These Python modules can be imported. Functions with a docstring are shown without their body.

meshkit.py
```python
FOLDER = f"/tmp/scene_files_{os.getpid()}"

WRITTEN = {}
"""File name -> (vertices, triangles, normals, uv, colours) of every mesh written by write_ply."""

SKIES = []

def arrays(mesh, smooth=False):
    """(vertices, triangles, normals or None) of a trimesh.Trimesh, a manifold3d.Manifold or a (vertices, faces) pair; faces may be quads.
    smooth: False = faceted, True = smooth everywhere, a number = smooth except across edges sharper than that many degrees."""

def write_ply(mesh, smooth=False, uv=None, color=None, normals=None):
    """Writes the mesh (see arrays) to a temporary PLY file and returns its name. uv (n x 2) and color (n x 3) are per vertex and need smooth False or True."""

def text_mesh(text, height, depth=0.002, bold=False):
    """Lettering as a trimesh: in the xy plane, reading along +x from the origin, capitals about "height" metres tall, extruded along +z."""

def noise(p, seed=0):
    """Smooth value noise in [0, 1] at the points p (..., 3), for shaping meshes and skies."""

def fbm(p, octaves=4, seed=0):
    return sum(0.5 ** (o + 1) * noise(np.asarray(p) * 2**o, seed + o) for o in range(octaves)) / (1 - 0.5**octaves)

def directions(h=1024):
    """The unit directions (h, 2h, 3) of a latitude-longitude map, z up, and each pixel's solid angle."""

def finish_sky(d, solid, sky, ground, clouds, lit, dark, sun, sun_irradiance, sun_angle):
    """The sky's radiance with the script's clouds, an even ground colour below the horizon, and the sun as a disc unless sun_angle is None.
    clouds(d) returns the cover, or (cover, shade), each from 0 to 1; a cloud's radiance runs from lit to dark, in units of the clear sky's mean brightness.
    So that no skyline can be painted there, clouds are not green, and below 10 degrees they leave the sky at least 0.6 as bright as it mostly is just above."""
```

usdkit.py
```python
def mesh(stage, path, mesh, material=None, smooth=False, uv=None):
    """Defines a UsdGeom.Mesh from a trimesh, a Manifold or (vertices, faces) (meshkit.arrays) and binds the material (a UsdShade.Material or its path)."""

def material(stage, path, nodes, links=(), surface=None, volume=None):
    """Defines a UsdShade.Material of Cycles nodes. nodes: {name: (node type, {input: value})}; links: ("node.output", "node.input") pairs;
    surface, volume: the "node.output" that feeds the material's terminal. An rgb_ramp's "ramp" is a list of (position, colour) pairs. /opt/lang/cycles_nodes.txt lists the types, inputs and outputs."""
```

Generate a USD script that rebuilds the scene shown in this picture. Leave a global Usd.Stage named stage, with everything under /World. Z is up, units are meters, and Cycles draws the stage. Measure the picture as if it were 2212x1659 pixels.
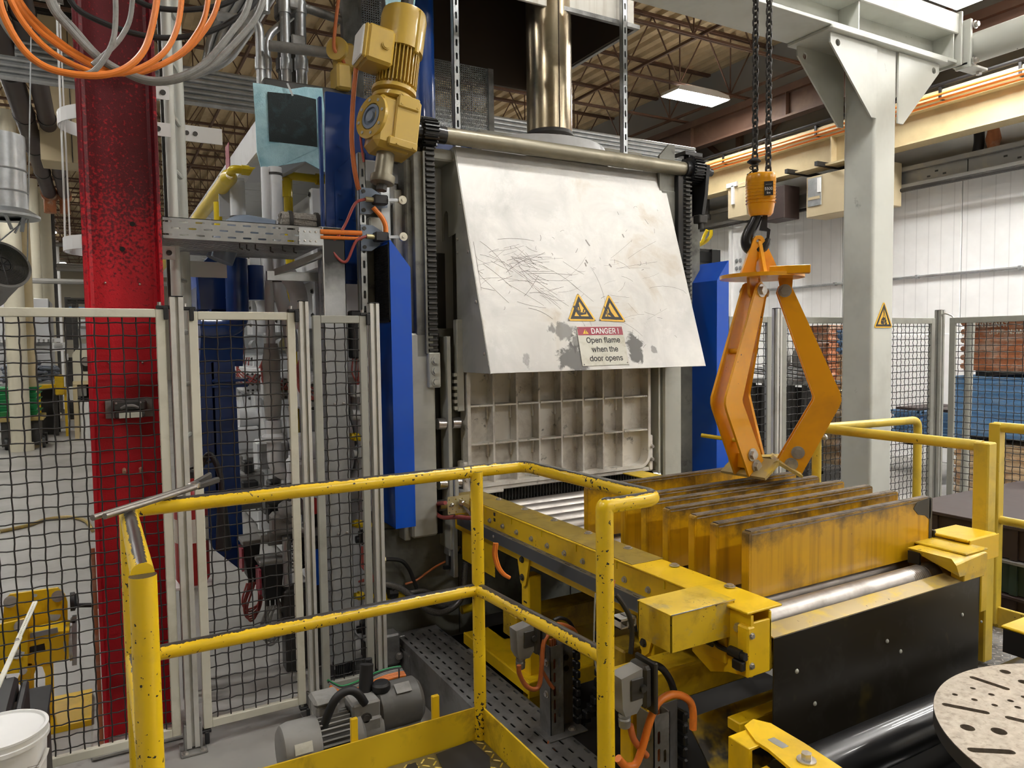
import math, random
import numpy as np, trimesh, usdkit, meshkit
from shapely.geometry import Polygon, Point, box as sbox, LineString
from shapely.ops import unary_union
from scipy.spatial import ConvexHull
from pxr import Usd, UsdGeom, UsdLux, UsdShade, Gf, Sdf

random.seed(7); RNG = np.random.default_rng(7)
stage = Usd.Stage.CreateInMemory()
UsdGeom.SetStageUpAxis(stage, 'Z'); UsdGeom.SetStageMetersPerUnit(stage, 1.0)
stage.SetDefaultPrim(UsdGeom.Xform.Define(stage, '/World').GetPrim())
UsdGeom.Scope.Define(stage, '/World/Looks')

# ---------------- camera (recovered from the photo's vanishing points) ----------------
FPX, CX, CY = 1575.0, 1106.0, 829.5
CAM = np.array([0, 0, 1.95])
def _d(v):
    r = np.array([v[0]-CX, -(v[1]-CY), -FPX]); return r/np.linalg.norm(r)
_Y = _d((215., 755.)); _X = _d((3900., 705.)); _X = _X-_Y*(_X@_Y); _X /= np.linalg.norm(_X); _Z = np.cross(_X, _Y)
ROT = np.stack([_X, _Y, _Z])
cam = UsdGeom.Camera.Define(stage, '/World/camera')
_m = Gf.Matrix4d(1.0)
for i in range(3): _m.SetRow3(i, Gf.Vec3d(*map(float, ROT[:, i])))
_m.SetTranslateOnly(Gf.Vec3d(*map(float, CAM)))
cam.AddTransformOp().Set(_m)
cam.CreateHorizontalApertureAttr(36.0); cam.CreateVerticalApertureAttr(27.0)
cam.CreateFocalLengthAttr(36.0*FPX/2212); cam.CreateClippingRangeAttr(Gf.Vec2f(0.05, 200))
cam.CreateExposureAttr(EXPO := 1.15)

# ---------------- light: the hall's LED high bays, plus unseen ones added for brightness (fixture things placed in the structure section) ----------------
LAMP = 34.0                      # radiance of the diffusers
LAMP_COL = (1.0, 0.982, 0.945)
LAMPS = ([(9.47, y) for y in (-9.0, -4.2, .4, 4.6, 9.95, 15, 20.5, 26, 32, 38)] + [(3.4, y) for y in (-9.0, -4.0, 2.2)]
         + [(9.47, y) for y in (-2., 1.4, 2.8, 5.5)] + [(-2.45, .6), (-2.45, 5.0)] + [(6.4, .4), (6.4, -4.2)] + [(-2.45, y) for y in (9.95, 15, 20.5, 32)] + [(-1.83, 32), (-1.9, 43), (-8.5, 5.4), (-8.5, 15), (-8.5, 26), (-14.5, 20.5), (-14.5, 32)])  # opens with extra out-of-view lamps added to brighten the white wall

def ray(u, v): return ROT@np.array([(u-CX)/FPX, -(v-CY)/FPX, -1.])
def PZ(u, v, z): r = ray(u, v); return CAM+r*(z-CAM[2])/r[2]
def PY(u, v, y): r = ray(u, v); return CAM+r*(y-CAM[1])/r[1]
def PX(u, v, x): r = ray(u, v); return CAM+r*(x-CAM[0])/r[0]

# ---------------- scene helpers ----------------
_cnt = {}
def numbered(parent, name):
    k = (parent, name); n = _cnt.get(k, 0); _cnt[k] = n+1
    return f'{parent}/{name}' + (f'_{n:03d}' if n else '')
def J(*ms):
    out = []
    for m in ms:
        out += list(m) if isinstance(m, (list, tuple)) else [m]
    return out[0] if len(out) == 1 else trimesh.util.concatenate(out)
def _setcd(prim, label=None, cat=None, group=None, kind=None):
    for k, v in (('label', label), ('category', cat), ('group', group), ('kind', kind)):
        if v: prim.SetCustomDataByKey(k, v)
class Thing:
    def __init__(s, name, label=None, cat=None, base=(0, 0, 0), group=None, kind=None):
        s.path = numbered('/World', name); s.base = np.array(base, float); s.label = label; s.cat = cat; s.group = group
        x = UsdGeom.Xform.Define(stage, s.path); x.AddTranslateOp().Set(Gf.Vec3d(*map(float, s.base)))
        s.prim = x.GetPrim(); _setcd(s.prim, label, cat, group, kind)
    def add(s, name, mesh, m, parent=None, label=None, smooth=35, kind=None):
        if isinstance(mesh, (list, tuple)) and kind is None and 1 < len(mesh) <= 60:      # pieces that do not touch become parts of their own
            bs = [np.array(q.bounds) for q in mesh]; lab = list(range(len(mesh)))
            for i in range(len(mesh)):
                for j in range(i):
                    if lab[i] != lab[j] and (bs[i][0] <= bs[j][1]+.002).all() and (bs[j][0] <= bs[i][1]+.002).all(): lab = [lab[j] if x == lab[i] else x for x in lab]
            gs = [[mesh[i] for i in range(len(mesh)) if lab[i] == g] for g in dict.fromkeys(lab)]
            if len(gs) > 1: return [s.add(name, J(g), m, parent, label, smooth) for g in gs][0]
        elif isinstance(mesh, (list, tuple)) and len(mesh) > 60: kind = kind or 'stuff'
        mesh = J(mesh).copy(); mesh.vertices = mesh.vertices-s.base
        p = numbered(parent or s.path, name)
        g = usdkit.mesh(stage, p, mesh, m, smooth=smooth)
        _setcd(g.GetPrim(), label=label, kind=kind)
        return p
    def copy(s, loc, label=None, rotz=0.0, group=None):
        name = s.path.split('/')[-1]
        p = numbered('/World', name)
        x = UsdGeom.Xform.Define(stage, p)
        x.GetPrim().GetReferences().AddInternalReference(s.path)
        ops = x.GetOrderedXformOps(); x.ClearXformOpOrder()
        t = x.GetPrim().CreateAttribute('xformOp:translate', Sdf.ValueTypeNames.Double3); t.Set(Gf.Vec3d(*map(float, loc)))
        order = [UsdGeom.XformOp(t)]
        if rotz: order.append(x.AddRotateZOp()); order[-1].Set(float(rotz))
        x.SetXformOpOrder(order)
        _setcd(x.GetPrim(), label or s.label, s.cat, group or s.group)
        x.GetPrim().SetInstanceable(True)
        return x.GetPrim()
def one(name, mesh, m, label=None, cat=None, group=None, kind=None, smooth=35):
    mesh = J(mesh).copy(); b = mesh.bounds; base = np.array([b[:, 0].mean(), b[:, 1].mean(), b[0, 2]])
    mesh.vertices = mesh.vertices-base
    p = numbered('/World', name); g = usdkit.mesh(stage, p, mesh, m, smooth=smooth)
    UsdGeom.Xformable(g).AddTranslateOp().Set(Gf.Vec3d(*map(float, base)))
    _setcd(g.GetPrim(), label, cat, group, kind); return p
def struct(name, mesh, m, label=None, smooth=35):
    return one(name, mesh, m, label=label, kind='structure', smooth=smooth)

# ---------------- geometry helpers (world coordinates, metres) ----------------
def hullmesh(p):
    h = ConvexHull(np.asarray(p, float)); m = trimesh.Trimesh(np.asarray(p, float), h.simplices, process=False)
    c = m.vertices.mean(0); n = np.cross(m.vertices[m.faces[:, 1]]-m.vertices[m.faces[:, 0]], m.vertices[m.faces[:, 2]]-m.vertices[m.faces[:, 0]])
    bad = ((m.vertices[m.faces[:, 0]]-c)*n).sum(1) < 0
    f = m.faces.copy(); f[bad] = f[bad][:, ::-1]
    return trimesh.Trimesh(m.vertices, f, process=False)
def bx(x0, x1, y0, y1, z0, z1, c=0.0):
    x0, x1 = min(x0, x1), max(x0, x1); y0, y1 = min(y0, y1), max(y0, y1); z0, z1 = min(z0, z1), max(z0, z1)
    if c <= 0:
        m = trimesh.creation.box((x1-x0, y1-y0, z1-z0)); m.apply_translation(((x0+x1)/2, (y0+y1)/2, (z0+z1)/2)); return m
    c = min(c, (x1-x0)*.45, (y1-y0)*.45, (z1-z0)*.45)
    P = []
    for sx in (0, 1):
        for sy in (0, 1):
            for sz in (0, 1):
                b = np.array([x1 if sx else x0, y1 if sy else y0, z1 if sz else z0]); d = np.array([-1 if sx else 1, -1 if sy else 1, -1 if sz else 1])*c
                for k in range(3):
                    q = b+d; q[k] = b[k]; P.append(q)
    return hullmesh(P)
def frame_from(d):
    d = np.asarray(d, float); d = d/np.linalg.norm(d)
    a = np.array([0, 0, 1.]) if abs(d[2]) < .9 else np.array([1., 0, 0])
    u = np.cross(a, d); u /= np.linalg.norm(u); v = np.cross(d, u); return u, v, d
def place(mesh, o, X, Y, Z):
    m = mesh.copy(); A = np.stack([X, Y, Z], 1); m.vertices = m.vertices@A.T+np.asarray(o, float)
    if np.linalg.det(A) < 0: m.invert()
    return m
def prism(poly, a, b, axis='z'):
    """poly extruded from a to b: axis x: poly is (y, z); y: (x, z); z: (x, y)"""
    if not hasattr(poly, 'geom_type'): poly = Polygon(poly)
    if not poly.is_valid: poly = poly.buffer(0)
    gs = list(poly.geoms) if hasattr(poly, 'geoms') else [poly]
    lo, hi = min(a, b), max(a, b)
    m = J([trimesh.creation.extrude_polygon(g, hi-lo, engine='earcut') for g in gs])
    E = np.eye(3)
    if axis == 'z': return place(m, (0, 0, lo), E[0], E[1], E[2])
    if axis == 'y': return place(m, (0, lo, 0), E[0], E[2], E[1])
    return place(m, (lo, 0, 0), E[1], E[2], E[0])
def cyl(p0, p1, r, n=20, r2=None, caps=True):
    p0 = np.asarray(p0, float); p1 = np.asarray(p1, float); r2 = r if r2 is None else r2
    u, v, d = frame_from(p1-p0); a = np.arange(n)*2*np.pi/n
    ring = np.cos(a)[:, None]*u+np.sin(a)[:, None]*v
    V = np.vstack([p0+ring*r, p1+ring*r2]); i = np.arange(n); j = (i+1) % n
    F = [np.stack([i, j, j+n], 1), np.stack([i, j+n, i+n], 1)]
    if caps:
        V = np.vstack([V, p0+ring*r, p1+ring*r2, p0, p1]); o = 2*n
        F += [np.stack([np.full(n, 4*n), j+o, i+o], 1), np.stack([np.full(n, 4*n+1), i+o+n, j+o+n], 1)]
    return trimesh.Trimesh(V, np.vstack(F), process=False)
def lathe(o, d, prof, n=28, caps=True):
    """prof: (radius, distance along d) pairs"""
    u, v, d = frame_from(d); a = np.arange(n)*2*np.pi/n; ring = np.cos(a)[:, None]*u+np.sin(a)[:, None]*v; o = np.asarray(o, float)
    V = np.vstack([o+d*h+ring*max(r, 1e-5) for r, h in prof]); k = len(prof); i = np.arange(n); j = (i+1) % n; F = []
    for s in range(k-1):
        A, B = s*n, (s+1)*n
        F += [np.stack([A+i, A+j, B+j], 1), np.stack([A+i, B+j, B+i], 1)]
    return trimesh.Trimesh(V, np.vstack(F), process=False)
def smoothpath(P, k=6):
    P = np.asarray(P, float)
    if len(P) < 3: return P
    Q = np.vstack([2*P[0]-P[1], P, 2*P[-1]-P[-2]]); out = []
    for i in range(1, len(Q)-2):
        a, b, c, d = Q[i-1:i+3]
        for t in np.arange(k)/k:
            out.append(.5*((2*b)+(-a+c)*t+(2*a-5*b+4*c-d)*t*t+(-a+3*b-3*c+d)*t**3))
    return np.array(out+[P[-1]])
def tube(P, r, n=10, k=0, caps=True):
    P = smoothpath(P, k) if k else np.asarray(P, float)
    T = np.gradient(P, axis=0); T /= np.linalg.norm(T, axis=1, keepdims=True)+1e-12
    u, v, _ = frame_from(T[0]); a = np.arange(n)*2*np.pi/n; V = []
    R = np.broadcast_to(r, (len(P),))
    for i in range(len(P)):
        u = u-T[i]*(u@T[i]); u /= np.linalg.norm(u)+1e-12; v = np.cross(T[i], u)
        V.append(P[i]+R[i]*(np.cos(a)[:, None]*u+np.sin(a)[:, None]*v))
    V = np.vstack(V); m = len(P); i, j = np.meshgrid(np.arange(m-1), np.arange(n), indexing='ij'); j2 = (j+1) % n
    F = np.vstack([np.stack([i*n+j, i*n+j2, (i+1)*n+j2], -1).reshape(-1, 3), np.stack([i*n+j, (i+1)*n+j2, (i+1)*n+j], -1).reshape(-1, 3)])
    if caps:
        V = np.vstack([V, P[0], P[-1]]); q = np.arange(n); q2 = (q+1) % n; c0 = len(V)-2
        F = np.vstack([F, np.stack([np.full(n, c0), q2, q], 1), np.stack([np.full(n, c0+1), (m-1)*n+q, (m-1)*n+q2], 1)])
    return trimesh.Trimesh(V, F, process=False)
def bend(P, r, k=6):
    """polyline with its corners rounded by radius r"""
    P = [np.asarray(p, float) for p in P]; out = [P[0]]
    for a, b, c in zip(P[:-2], P[1:-1], P[2:]):
        d1 = (a-b); d2 = (c-b); l1 = np.linalg.norm(d1); l2 = np.linalg.norm(d2); q = min(r, l1*.45, l2*.45)
        s, e = b+d1/l1*q, b+d2/l2*q
        for t in np.linspace(0, 1, k+1): out.append((1-t)**2*s+2*t*(1-t)*b+t*t*e)
    return np.array(out+[P[-1]])
def hexbolt(p, d, r, h, washer=True):
    p = np.asarray(p, float); d = np.asarray(d, float)/np.linalg.norm(d)
    ms = [cyl(p, p+d*h, r, 6)]
    if washer: ms.append(cyl(p, p+d*h*.3, r*1.45, 14))
    return J(ms)
def ball(c, r, n=2, s=(1, 1, 1)):
    m = trimesh.creation.icosphere(n, 1.0); m.vertices = m.vertices*np.array(s)*r+np.asarray(c, float); return m
def beam(p0, p1, w, h, c=0.0, up=(0, 0, 1)):
    """rectangular bar from p0 to p1 (axis line), w across, h along 'up'"""
    p0 = np.asarray(p0, float); p1 = np.asarray(p1, float); d = p1-p0; L = np.linalg.norm(d); d /= L
    up = np.asarray(up, float); s = np.cross(up, d); s /= np.linalg.norm(s); t = np.cross(d, s)
    return place(bx(0, L, -w/2, w/2, -h/2, h/2, c), p0, d, s, t)
def slots(poly, pts, w, l, ang=0.0):
    """poly minus stadium slots centred at pts, l long, w wide"""
    ca, sa = math.cos(ang), math.sin(ang); cut = []
    for x, y in pts:
        d = max(l-w, 1e-4)/2
        cut.append(LineString([(x-ca*d, y-sa*d), (x+ca*d, y+sa*d)]).buffer(w/2, 3))
    return poly.difference(unary_union(cut)) if cut else poly

# ---------------- materials ----------------
class NB:
    def __init__(s): s.n = {}; s.l = []
    def add(s, nm, kind, links=(), **kw):
        nm = f'{nm}{len(s.n)}'; s.n[nm] = (kind, kw)
        for a, b in links: s.l.append((a, f'{nm}.{b}'))
        return nm
def paint(name, col, rough=.45, metal=0.0, var=.06, vs=2.5, dirt=None, dirt2=None, chips=None, top=None, bump=0.0, bs=60., spec=.5, streak=None, coat=0.0, stretch=(1, 1, 1), ring=None, space='geo'):
    """dirt: (colour, scale, lo, hi, amount); chips: (colour, scale, threshold, roughness); top: (colour, threshold, roughness): rubbed-off upper edges; streak: (colour, amount): runs down vertical faces"""
    b = NB(); col = np.array(col, float)
    g = b.add('geo', 'geometry'); pos = f'{g}.position'
    if space == 'obj': t = b.add('tc', 'texture_coordinate'); pos = f'{t}.object'
    if tuple(stretch) != (1, 1, 1):
        q = b.add('map', 'mapping', [(pos, 'vector')], mapping_type='point', scale=stretch); pos0 = f'{q}.vector'
    else: pos0 = pos
    nz = b.add('nz', 'noise_texture', [(pos0, 'vector')], scale=vs, detail=4., roughness=.6)
    rp = b.add('rp', 'rgb_ramp', [(f'{nz}.fac', 'fac')], ramp=[(.25, tuple(np.clip(col*(1-var), 0, 1))), (.75, tuple(np.clip(col*(1+var), 0, 1)))])
    cur = f'{rp}.color'; rg = None
    def mixin(cur, fac, c): return b.add('mx', 'mix_color', [(fac, 'fac'), (cur, 'a')], b=c)+'.result'
    def rmix(rg, fac, r):
        if rg is None: return b.add('mr', 'mix_float', [(fac, 'fac')], a=rough, b=r)+'.result'
        return b.add('mr', 'mix_float', [(fac, 'fac'), (rg, 'a')], b=r)+'.result'
    for d in (dirt, dirt2):
        if d:
            c, sc, lo, hi, am = d
            n2 = b.add('dn', 'noise_texture', [(pos, 'vector')], scale=sc, detail=5., roughness=.65, distortion=.3)
            mp = b.add('dm', 'map_range', [(f'{n2}.fac', 'value')], from_min=lo, from_max=hi, to_min=0., to_max=am, clamp=True)
            cur = mixin(cur, f'{mp}.result', c); rg = rmix(rg, f'{mp}.result', min(.9, rough+.2))
    if streak:
        c, am = streak
        q = b.add('smap', 'mapping', [(pos, 'vector')], mapping_type='point', scale=(22., 22., .8))
        n2 = b.add('sn', 'noise_texture', [(f'{q}.vector', 'vector')], scale=1., detail=4., roughness=.6)
        mp = b.add('sm', 'map_range', [(f'{n2}.fac', 'value')], from_min=.48, from_max=.75, to_min=0., to_max=am, clamp=True)
        cur = mixin(cur, f'{mp}.result', c)
    if chips:
        c, sc, th, r2 = chips
        n3 = b.add('cn', 'noise_texture', [(pos, 'vector')], scale=sc, detail=3., roughness=.55)
        big = b.add('cb', 'noise_texture', [(pos, 'vector')], scale=sc*.09, detail=1.)
        sm = b.add('ca', 'math', [(f'{n3}.fac', 'value1'), (f'{big}.fac', 'value2')], math_type='multiply_add', value3=0.)
        sm = b.add('ca', 'math', [(f'{big}.fac', 'value1'), (f'{n3}.fac', 'value3')], math_type='multiply_add', value2=.45)
        mp = b.add('cm', 'map_range', [(f'{sm}.value', 'value')], from_min=th, from_max=th+.02, to_min=0., to_max=1., clamp=True)
        cur = mixin(cur, f'{mp}.result', c); rg = rmix(rg, f'{mp}.result', r2)
    if top:
        c, th, r2 = top
        sx = b.add('sx', 'separate_xyz', [(f'{g}.normal', 'vector')])
        n4 = b.add('tn', 'noise_texture', [(pos, 'vector')], scale=38., detail=4., roughness=.7)
        n5 = b.add('tn', 'noise_texture', [(pos, 'vector')], scale=2.2, detail=2.)
        a1 = b.add('ta', 'math', [(f'{n4}.fac', 'value1'), (f'{sx}.z', 'value3')], math_type='multiply_add', value2=.55)
        a2 = b.add('ta', 'math', [(f'{n5}.fac', 'value1'), (f'{a1}.value', 'value3')], math_type='multiply_add', value2=.5)
        mp = b.add('tm', 'map_range', [(f'{a2}.value', 'value')], from_min=th, from_max=th+.03, to_min=0., to_max=1., clamp=True)
        cur = mixin(cur, f'{mp}.result', c); rg = rmix(rg, f'{mp}.result', r2)
    if ring: cur = ring(b, cur, pos)
    kw = dict(roughness=rough, metallic=metal, specular_ior_level=spec, coat_weight=coat)
    links = [(cur, 'base_color')]
    if rg: links.append((rg, 'roughness'))
    if bump:
        bn = b.add('bn', 'noise_texture', [(pos0, 'vector')], scale=bs, detail=3.)
        bu = b.add('bu', 'bump', [(f'{bn}.fac', 'height')], strength=bump, distance=.01)
        links.append((f'{bu}.normal', 'normal'))
    p = b.add('p', 'principled_bsdf', links, **kw)
    return usdkit.material(stage, f'/World/Looks/{name}', b.n, b.l, surface=f'{p}.BSDF')
def emit(name, col, strength):
    return usdkit.material(stage, f'/World/Looks/{name}', {'e': ('emission', {'color': col, 'strength': strength})}, [], surface='e.emission')
BLK = (.018, .017, .016); RUST = (.10, .045, .02)
M = {}
M['shaftm'] = paint('oxide_brown_tube', (.27, .245, .18), .38, .5, var=.15, dirt=((.13, .115, .08), 5., .5, .75, .7))
M['trunk'] = paint('grey_trunking', (.30, .295, .28), .5, .3, dirt=((.42, .38, .30), 4., .5, .7, .6))
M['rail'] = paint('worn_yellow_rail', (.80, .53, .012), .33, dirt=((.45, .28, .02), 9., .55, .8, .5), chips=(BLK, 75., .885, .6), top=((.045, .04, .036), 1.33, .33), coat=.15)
M['rail2'] = paint('dusty_yellow_rail', (.66, .48, .05), .4, dirt=((.30, .22, .06), 6., .5, .75, .6), chips=(BLK, 60., .99, .6), coat=.1)
M['yel'] = paint('yellow_machine_paint', (.78, .50, .008), .38, dirt=((.30, .19, .02), 4., .5, .85, .7), chips=(BLK, 110., 1.0, .6), coat=.1)
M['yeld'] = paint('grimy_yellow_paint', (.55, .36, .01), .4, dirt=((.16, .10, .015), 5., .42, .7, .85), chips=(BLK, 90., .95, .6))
M['yelb'] = paint('scuffed_yellow_steel', (.66, .45, .02), .35, dirt=((.34, .29, .18), 9., .56, .66, .6), dirt2=((.30, .18, .01), 14., .5, .75, .6), chips=(BLK, 110., .97, .6))
M['toe'] = paint('scuffed_toe_board', (.72, .49, .015), .4, dirt=((.24, .15, .02), 7., .50, .72, .75), dirt2=((.05, .04, .02), 3., .6, .8, .6), chips=(BLK, 70., .97, .6))
def platetop(b, cur, pos):     # handling grime rubbed into the upper third of the plates
    s = b.add('sx', 'separate_xyz', [(pos, 'vector')]); n = b.add('n', 'noise_texture', [(pos, 'vector')], scale=9., detail=5., roughness=.7)
    a = b.add('a', 'math', [(f'{n}.fac', 'value1'), (f'{s}.z', 'value3')], math_type='multiply_add', value2=.22)
    m = b.add('m', 'map_range', [(f'{a}.value', 'value')], from_min=1.295, from_max=1.365, to_min=0., to_max=.85, clamp=True)
    return b.add('mx', 'mix_color', [(f'{m}.result', 'fac'), (cur, 'a')], b=(.06, .04, .02))+'.result'
M['plate'] = paint('amber_yellow_plate', (.62, .335, .004), .36, ring=platetop, streak=((.30, .15, .004), .9), dirt=((.12, .07, .03), 5., .56, .78, .75), chips=(BLK, 40., 1.03, .6), coat=.1)
M['plateedge'] = paint('worn_plate_edge', (.15, .115, .085), .5, .3, var=.3, dirt=((.50, .32, .03), 9., .60, .70, .7), dirt2=((.04, .032, .025), 14., .45, .65, .8))
M['orange'] = paint('orange_tong_paint', (.80, .35, .005), .32, dirt=((.35, .13, .01), 3., .5, .8, .6), chips=(BLK, 48., .98, .5), coat=.25)
M['hoisty'] = paint('hoist_amber', (.72, .31, .006), .28, dirt=((.25, .1, .01), 10., .55, .8, .7), coat=.4)
M['gear'] = paint('ochre_gearmotor', (.50, .33, .05), .36, dirt=((.30, .20, .05), 5., .5, .8, .5), coat=.2)
M['blue'] = paint('machine_blue', (.003, .075, .50), .33, var=.05, dirt=((.02, .10, .40), 3., .5, .8, .4), coat=.2)
M['blued'] = paint('duct_blue', (.005, .040, .20), .3, var=.08, coat=.3)
M['blueg'] = paint('grey_blue', (.20, .25, .33), .45)
M['lblue'] = paint('crate_blue', (.12, .27, .50), .6, dirt=((.35, .37, .36), 5., .5, .7, .5), dirt2=((.16, .10, .07), 9., .6, .75, .6))
M['rust'] = paint('rusty_crate', (.42, .16, .07), .75, var=.2, dirt=((.55, .45, .36), 4., .48, .64, .7), dirt2=((.14, .07, .05), 8., .55, .75, .7))
M['rusto'] = paint('tan_rusty_crate', (.56, .41, .25), .75, var=.18, dirt=((.33, .15, .06), 5., .5, .66, .8), dirt2=((.36, .41, .46), 3., .55, .7, .6))
def soot_shade_rise(b, cur, pos):     # oily soot speckle thickening upwards, with shade on the column top painted in
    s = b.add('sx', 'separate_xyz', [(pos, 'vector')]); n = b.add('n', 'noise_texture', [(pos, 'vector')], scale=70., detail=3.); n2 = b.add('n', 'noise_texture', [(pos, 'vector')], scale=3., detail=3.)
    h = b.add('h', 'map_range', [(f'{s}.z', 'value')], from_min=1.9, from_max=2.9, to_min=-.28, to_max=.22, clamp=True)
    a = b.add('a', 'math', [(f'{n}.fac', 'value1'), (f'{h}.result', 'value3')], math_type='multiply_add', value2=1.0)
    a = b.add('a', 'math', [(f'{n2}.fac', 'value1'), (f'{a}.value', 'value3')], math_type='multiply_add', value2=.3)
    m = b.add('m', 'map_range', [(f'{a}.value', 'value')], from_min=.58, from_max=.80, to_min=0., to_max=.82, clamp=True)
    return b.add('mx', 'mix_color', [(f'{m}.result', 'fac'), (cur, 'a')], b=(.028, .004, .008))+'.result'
M['red'] = paint('red_column_paint', (.50, .008, .018), .48, var=.12, dirt=((.20, .006, .012), 1.2, .45, .8, .6), chips=((.03, .01, .01), 75., 1.02, .6), bump=.12, bs=140., ring=soot_shade_rise, spec=.35)
M['fur'] = paint('furnace_grey', (.42, .42, .37), .5, dirt=((.20, .19, .15), 2.4, .48, .8, .7), chips=((.08, .07, .05), 40., 1.06, .7))
M['furd'] = paint('sooty_furnace_grey', (.20, .20, .17), .55, dirt=((.05, .047, .04), 2., .42, .7, .9), dirt2=((.02, .02, .02), 6., .58, .75, .8))
M['door'] = paint('door_cast_grey', (.70, .67, .61), .6, dirt=((.26, .22, .18), 5., .48, .72, .7), dirt2=((.05, .045, .04), 11., .62, .72, .9))
M['furw'] = paint('side_wall_grey', (.52, .53, .54), .45, dirt=((.35, .35, .36), 1.2, .45, .75, .5))
M['furw2'] = paint('pale_equipment_grey', (.62, .63, .64), .4, dirt=((.38, .37, .36), 5., .5, .75, .5))
M['dark'] = paint('dark_steel', (.045, .043, .04), .5, .2, dirt=((.11, .10, .09), 6., .5, .7, .5))
M['blk'] = paint('black_rubber', (.014, .014, .015), .5)
M['blkg'] = paint('black_gloss_steel', (.012, .012, .013), .3, coat=.2)
M['soot'] = paint('soot_black', (.012, .010, .008), .8)
M['brown'] = paint('brown_flue_hood', (.055, .036, .022), .7, dirt=((.10, .06, .03), 1.5, .5, .8, .5))
M['galv'] = paint('galvanised_steel', (.47, .49, .50), .38, .75, var=.18, vs=9., dirt=((.22, .22, .21), 3., .5, .75, .5))
M['galvd'] = paint('dirty_galvanised', (.30, .30, .29), .45, .5, var=.2, vs=9., dirt=((.07, .065, .06), 3., .45, .7, .8), chips=((.02, .02, .02), 160., 1.0, .7))
M['tray'] = paint('floor_tray_grey', (.20, .20, .20), .5, .35, dirt=((.06, .055, .05), 3.5, .45, .7, .8))
M['alu'] = paint('aluminium_profile', (.62, .61, .57), .4, .35, dirt=((.35, .33, .27), 4., .5, .75, .5))
M['fence'] = paint('cream_fence_frame', (.60, .58, .48), .45, dirt=((.36, .33, .24), 5., .5, .75, .6))
M['fenceg'] = paint('grey_fence_frame', (.34, .34, .30), .45, dirt=((.2, .19, .16), 5., .5, .75, .5))
M['wire'] = paint('black_fence_wire', (.022, .020, .019), .45, chips=((.35, .33, .28), 90., 1.05, .5))
M['steel'] = paint('rolled_steel', (.38, .355, .33), .42, .9, var=.2, vs=4., dirt=((.12, .10, .09), 6., .5, .8, .6), stretch=(1, 14, 14))
M['bolt'] = paint('zinc_bolt', (.55, .53, .50), .35, .85, var=.15, vs=30.)
M['chrome'] = paint('bright_steel', (.62, .61, .60), .22, .95, var=.1)
M['stack'] = paint('bronzed_stainless', (.42, .35, .24), .24, .95, var=.25, vs=1.2, dirt=((.20, .16, .08), 3., .5, .8, .6), stretch=(5, 5, .25))
M['post'] = paint('gantry_grey', (.56, .57, .52), .42, dirt=((.34, .34, .30), 1.8, .5, .8, .5), dirt2=((.11, .11, .105), 3.5, .67, .76, .6), chips=((.06, .06, .055), 30., 1.04, .7))
M['white'] = paint('white_plastic', (.78, .78, .77), .4)
M['pipew'] = paint('white_pipe_jacket', (.72, .74, .76), .45, dirt=((.45, .45, .45), 4., .5, .8, .5))
M['cream'] = paint('cream_paint', (.66, .62, .48), .5)
M['beige'] = paint('beige_runway_beam', (.62, .51, .30), .5, dirt=((.40, .30, .15), 1.5, .5, .8, .6))
M['orangec'] = paint('orange_cable', (.80, .22, .03), .4, dirt=((.40, .12, .03), 14., .55, .8, .6))
M['orangeo'] = paint('old_orange_cable', (.50, .14, .04), .45, dirt=((.22, .08, .04), 14., .5, .8, .7))
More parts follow.
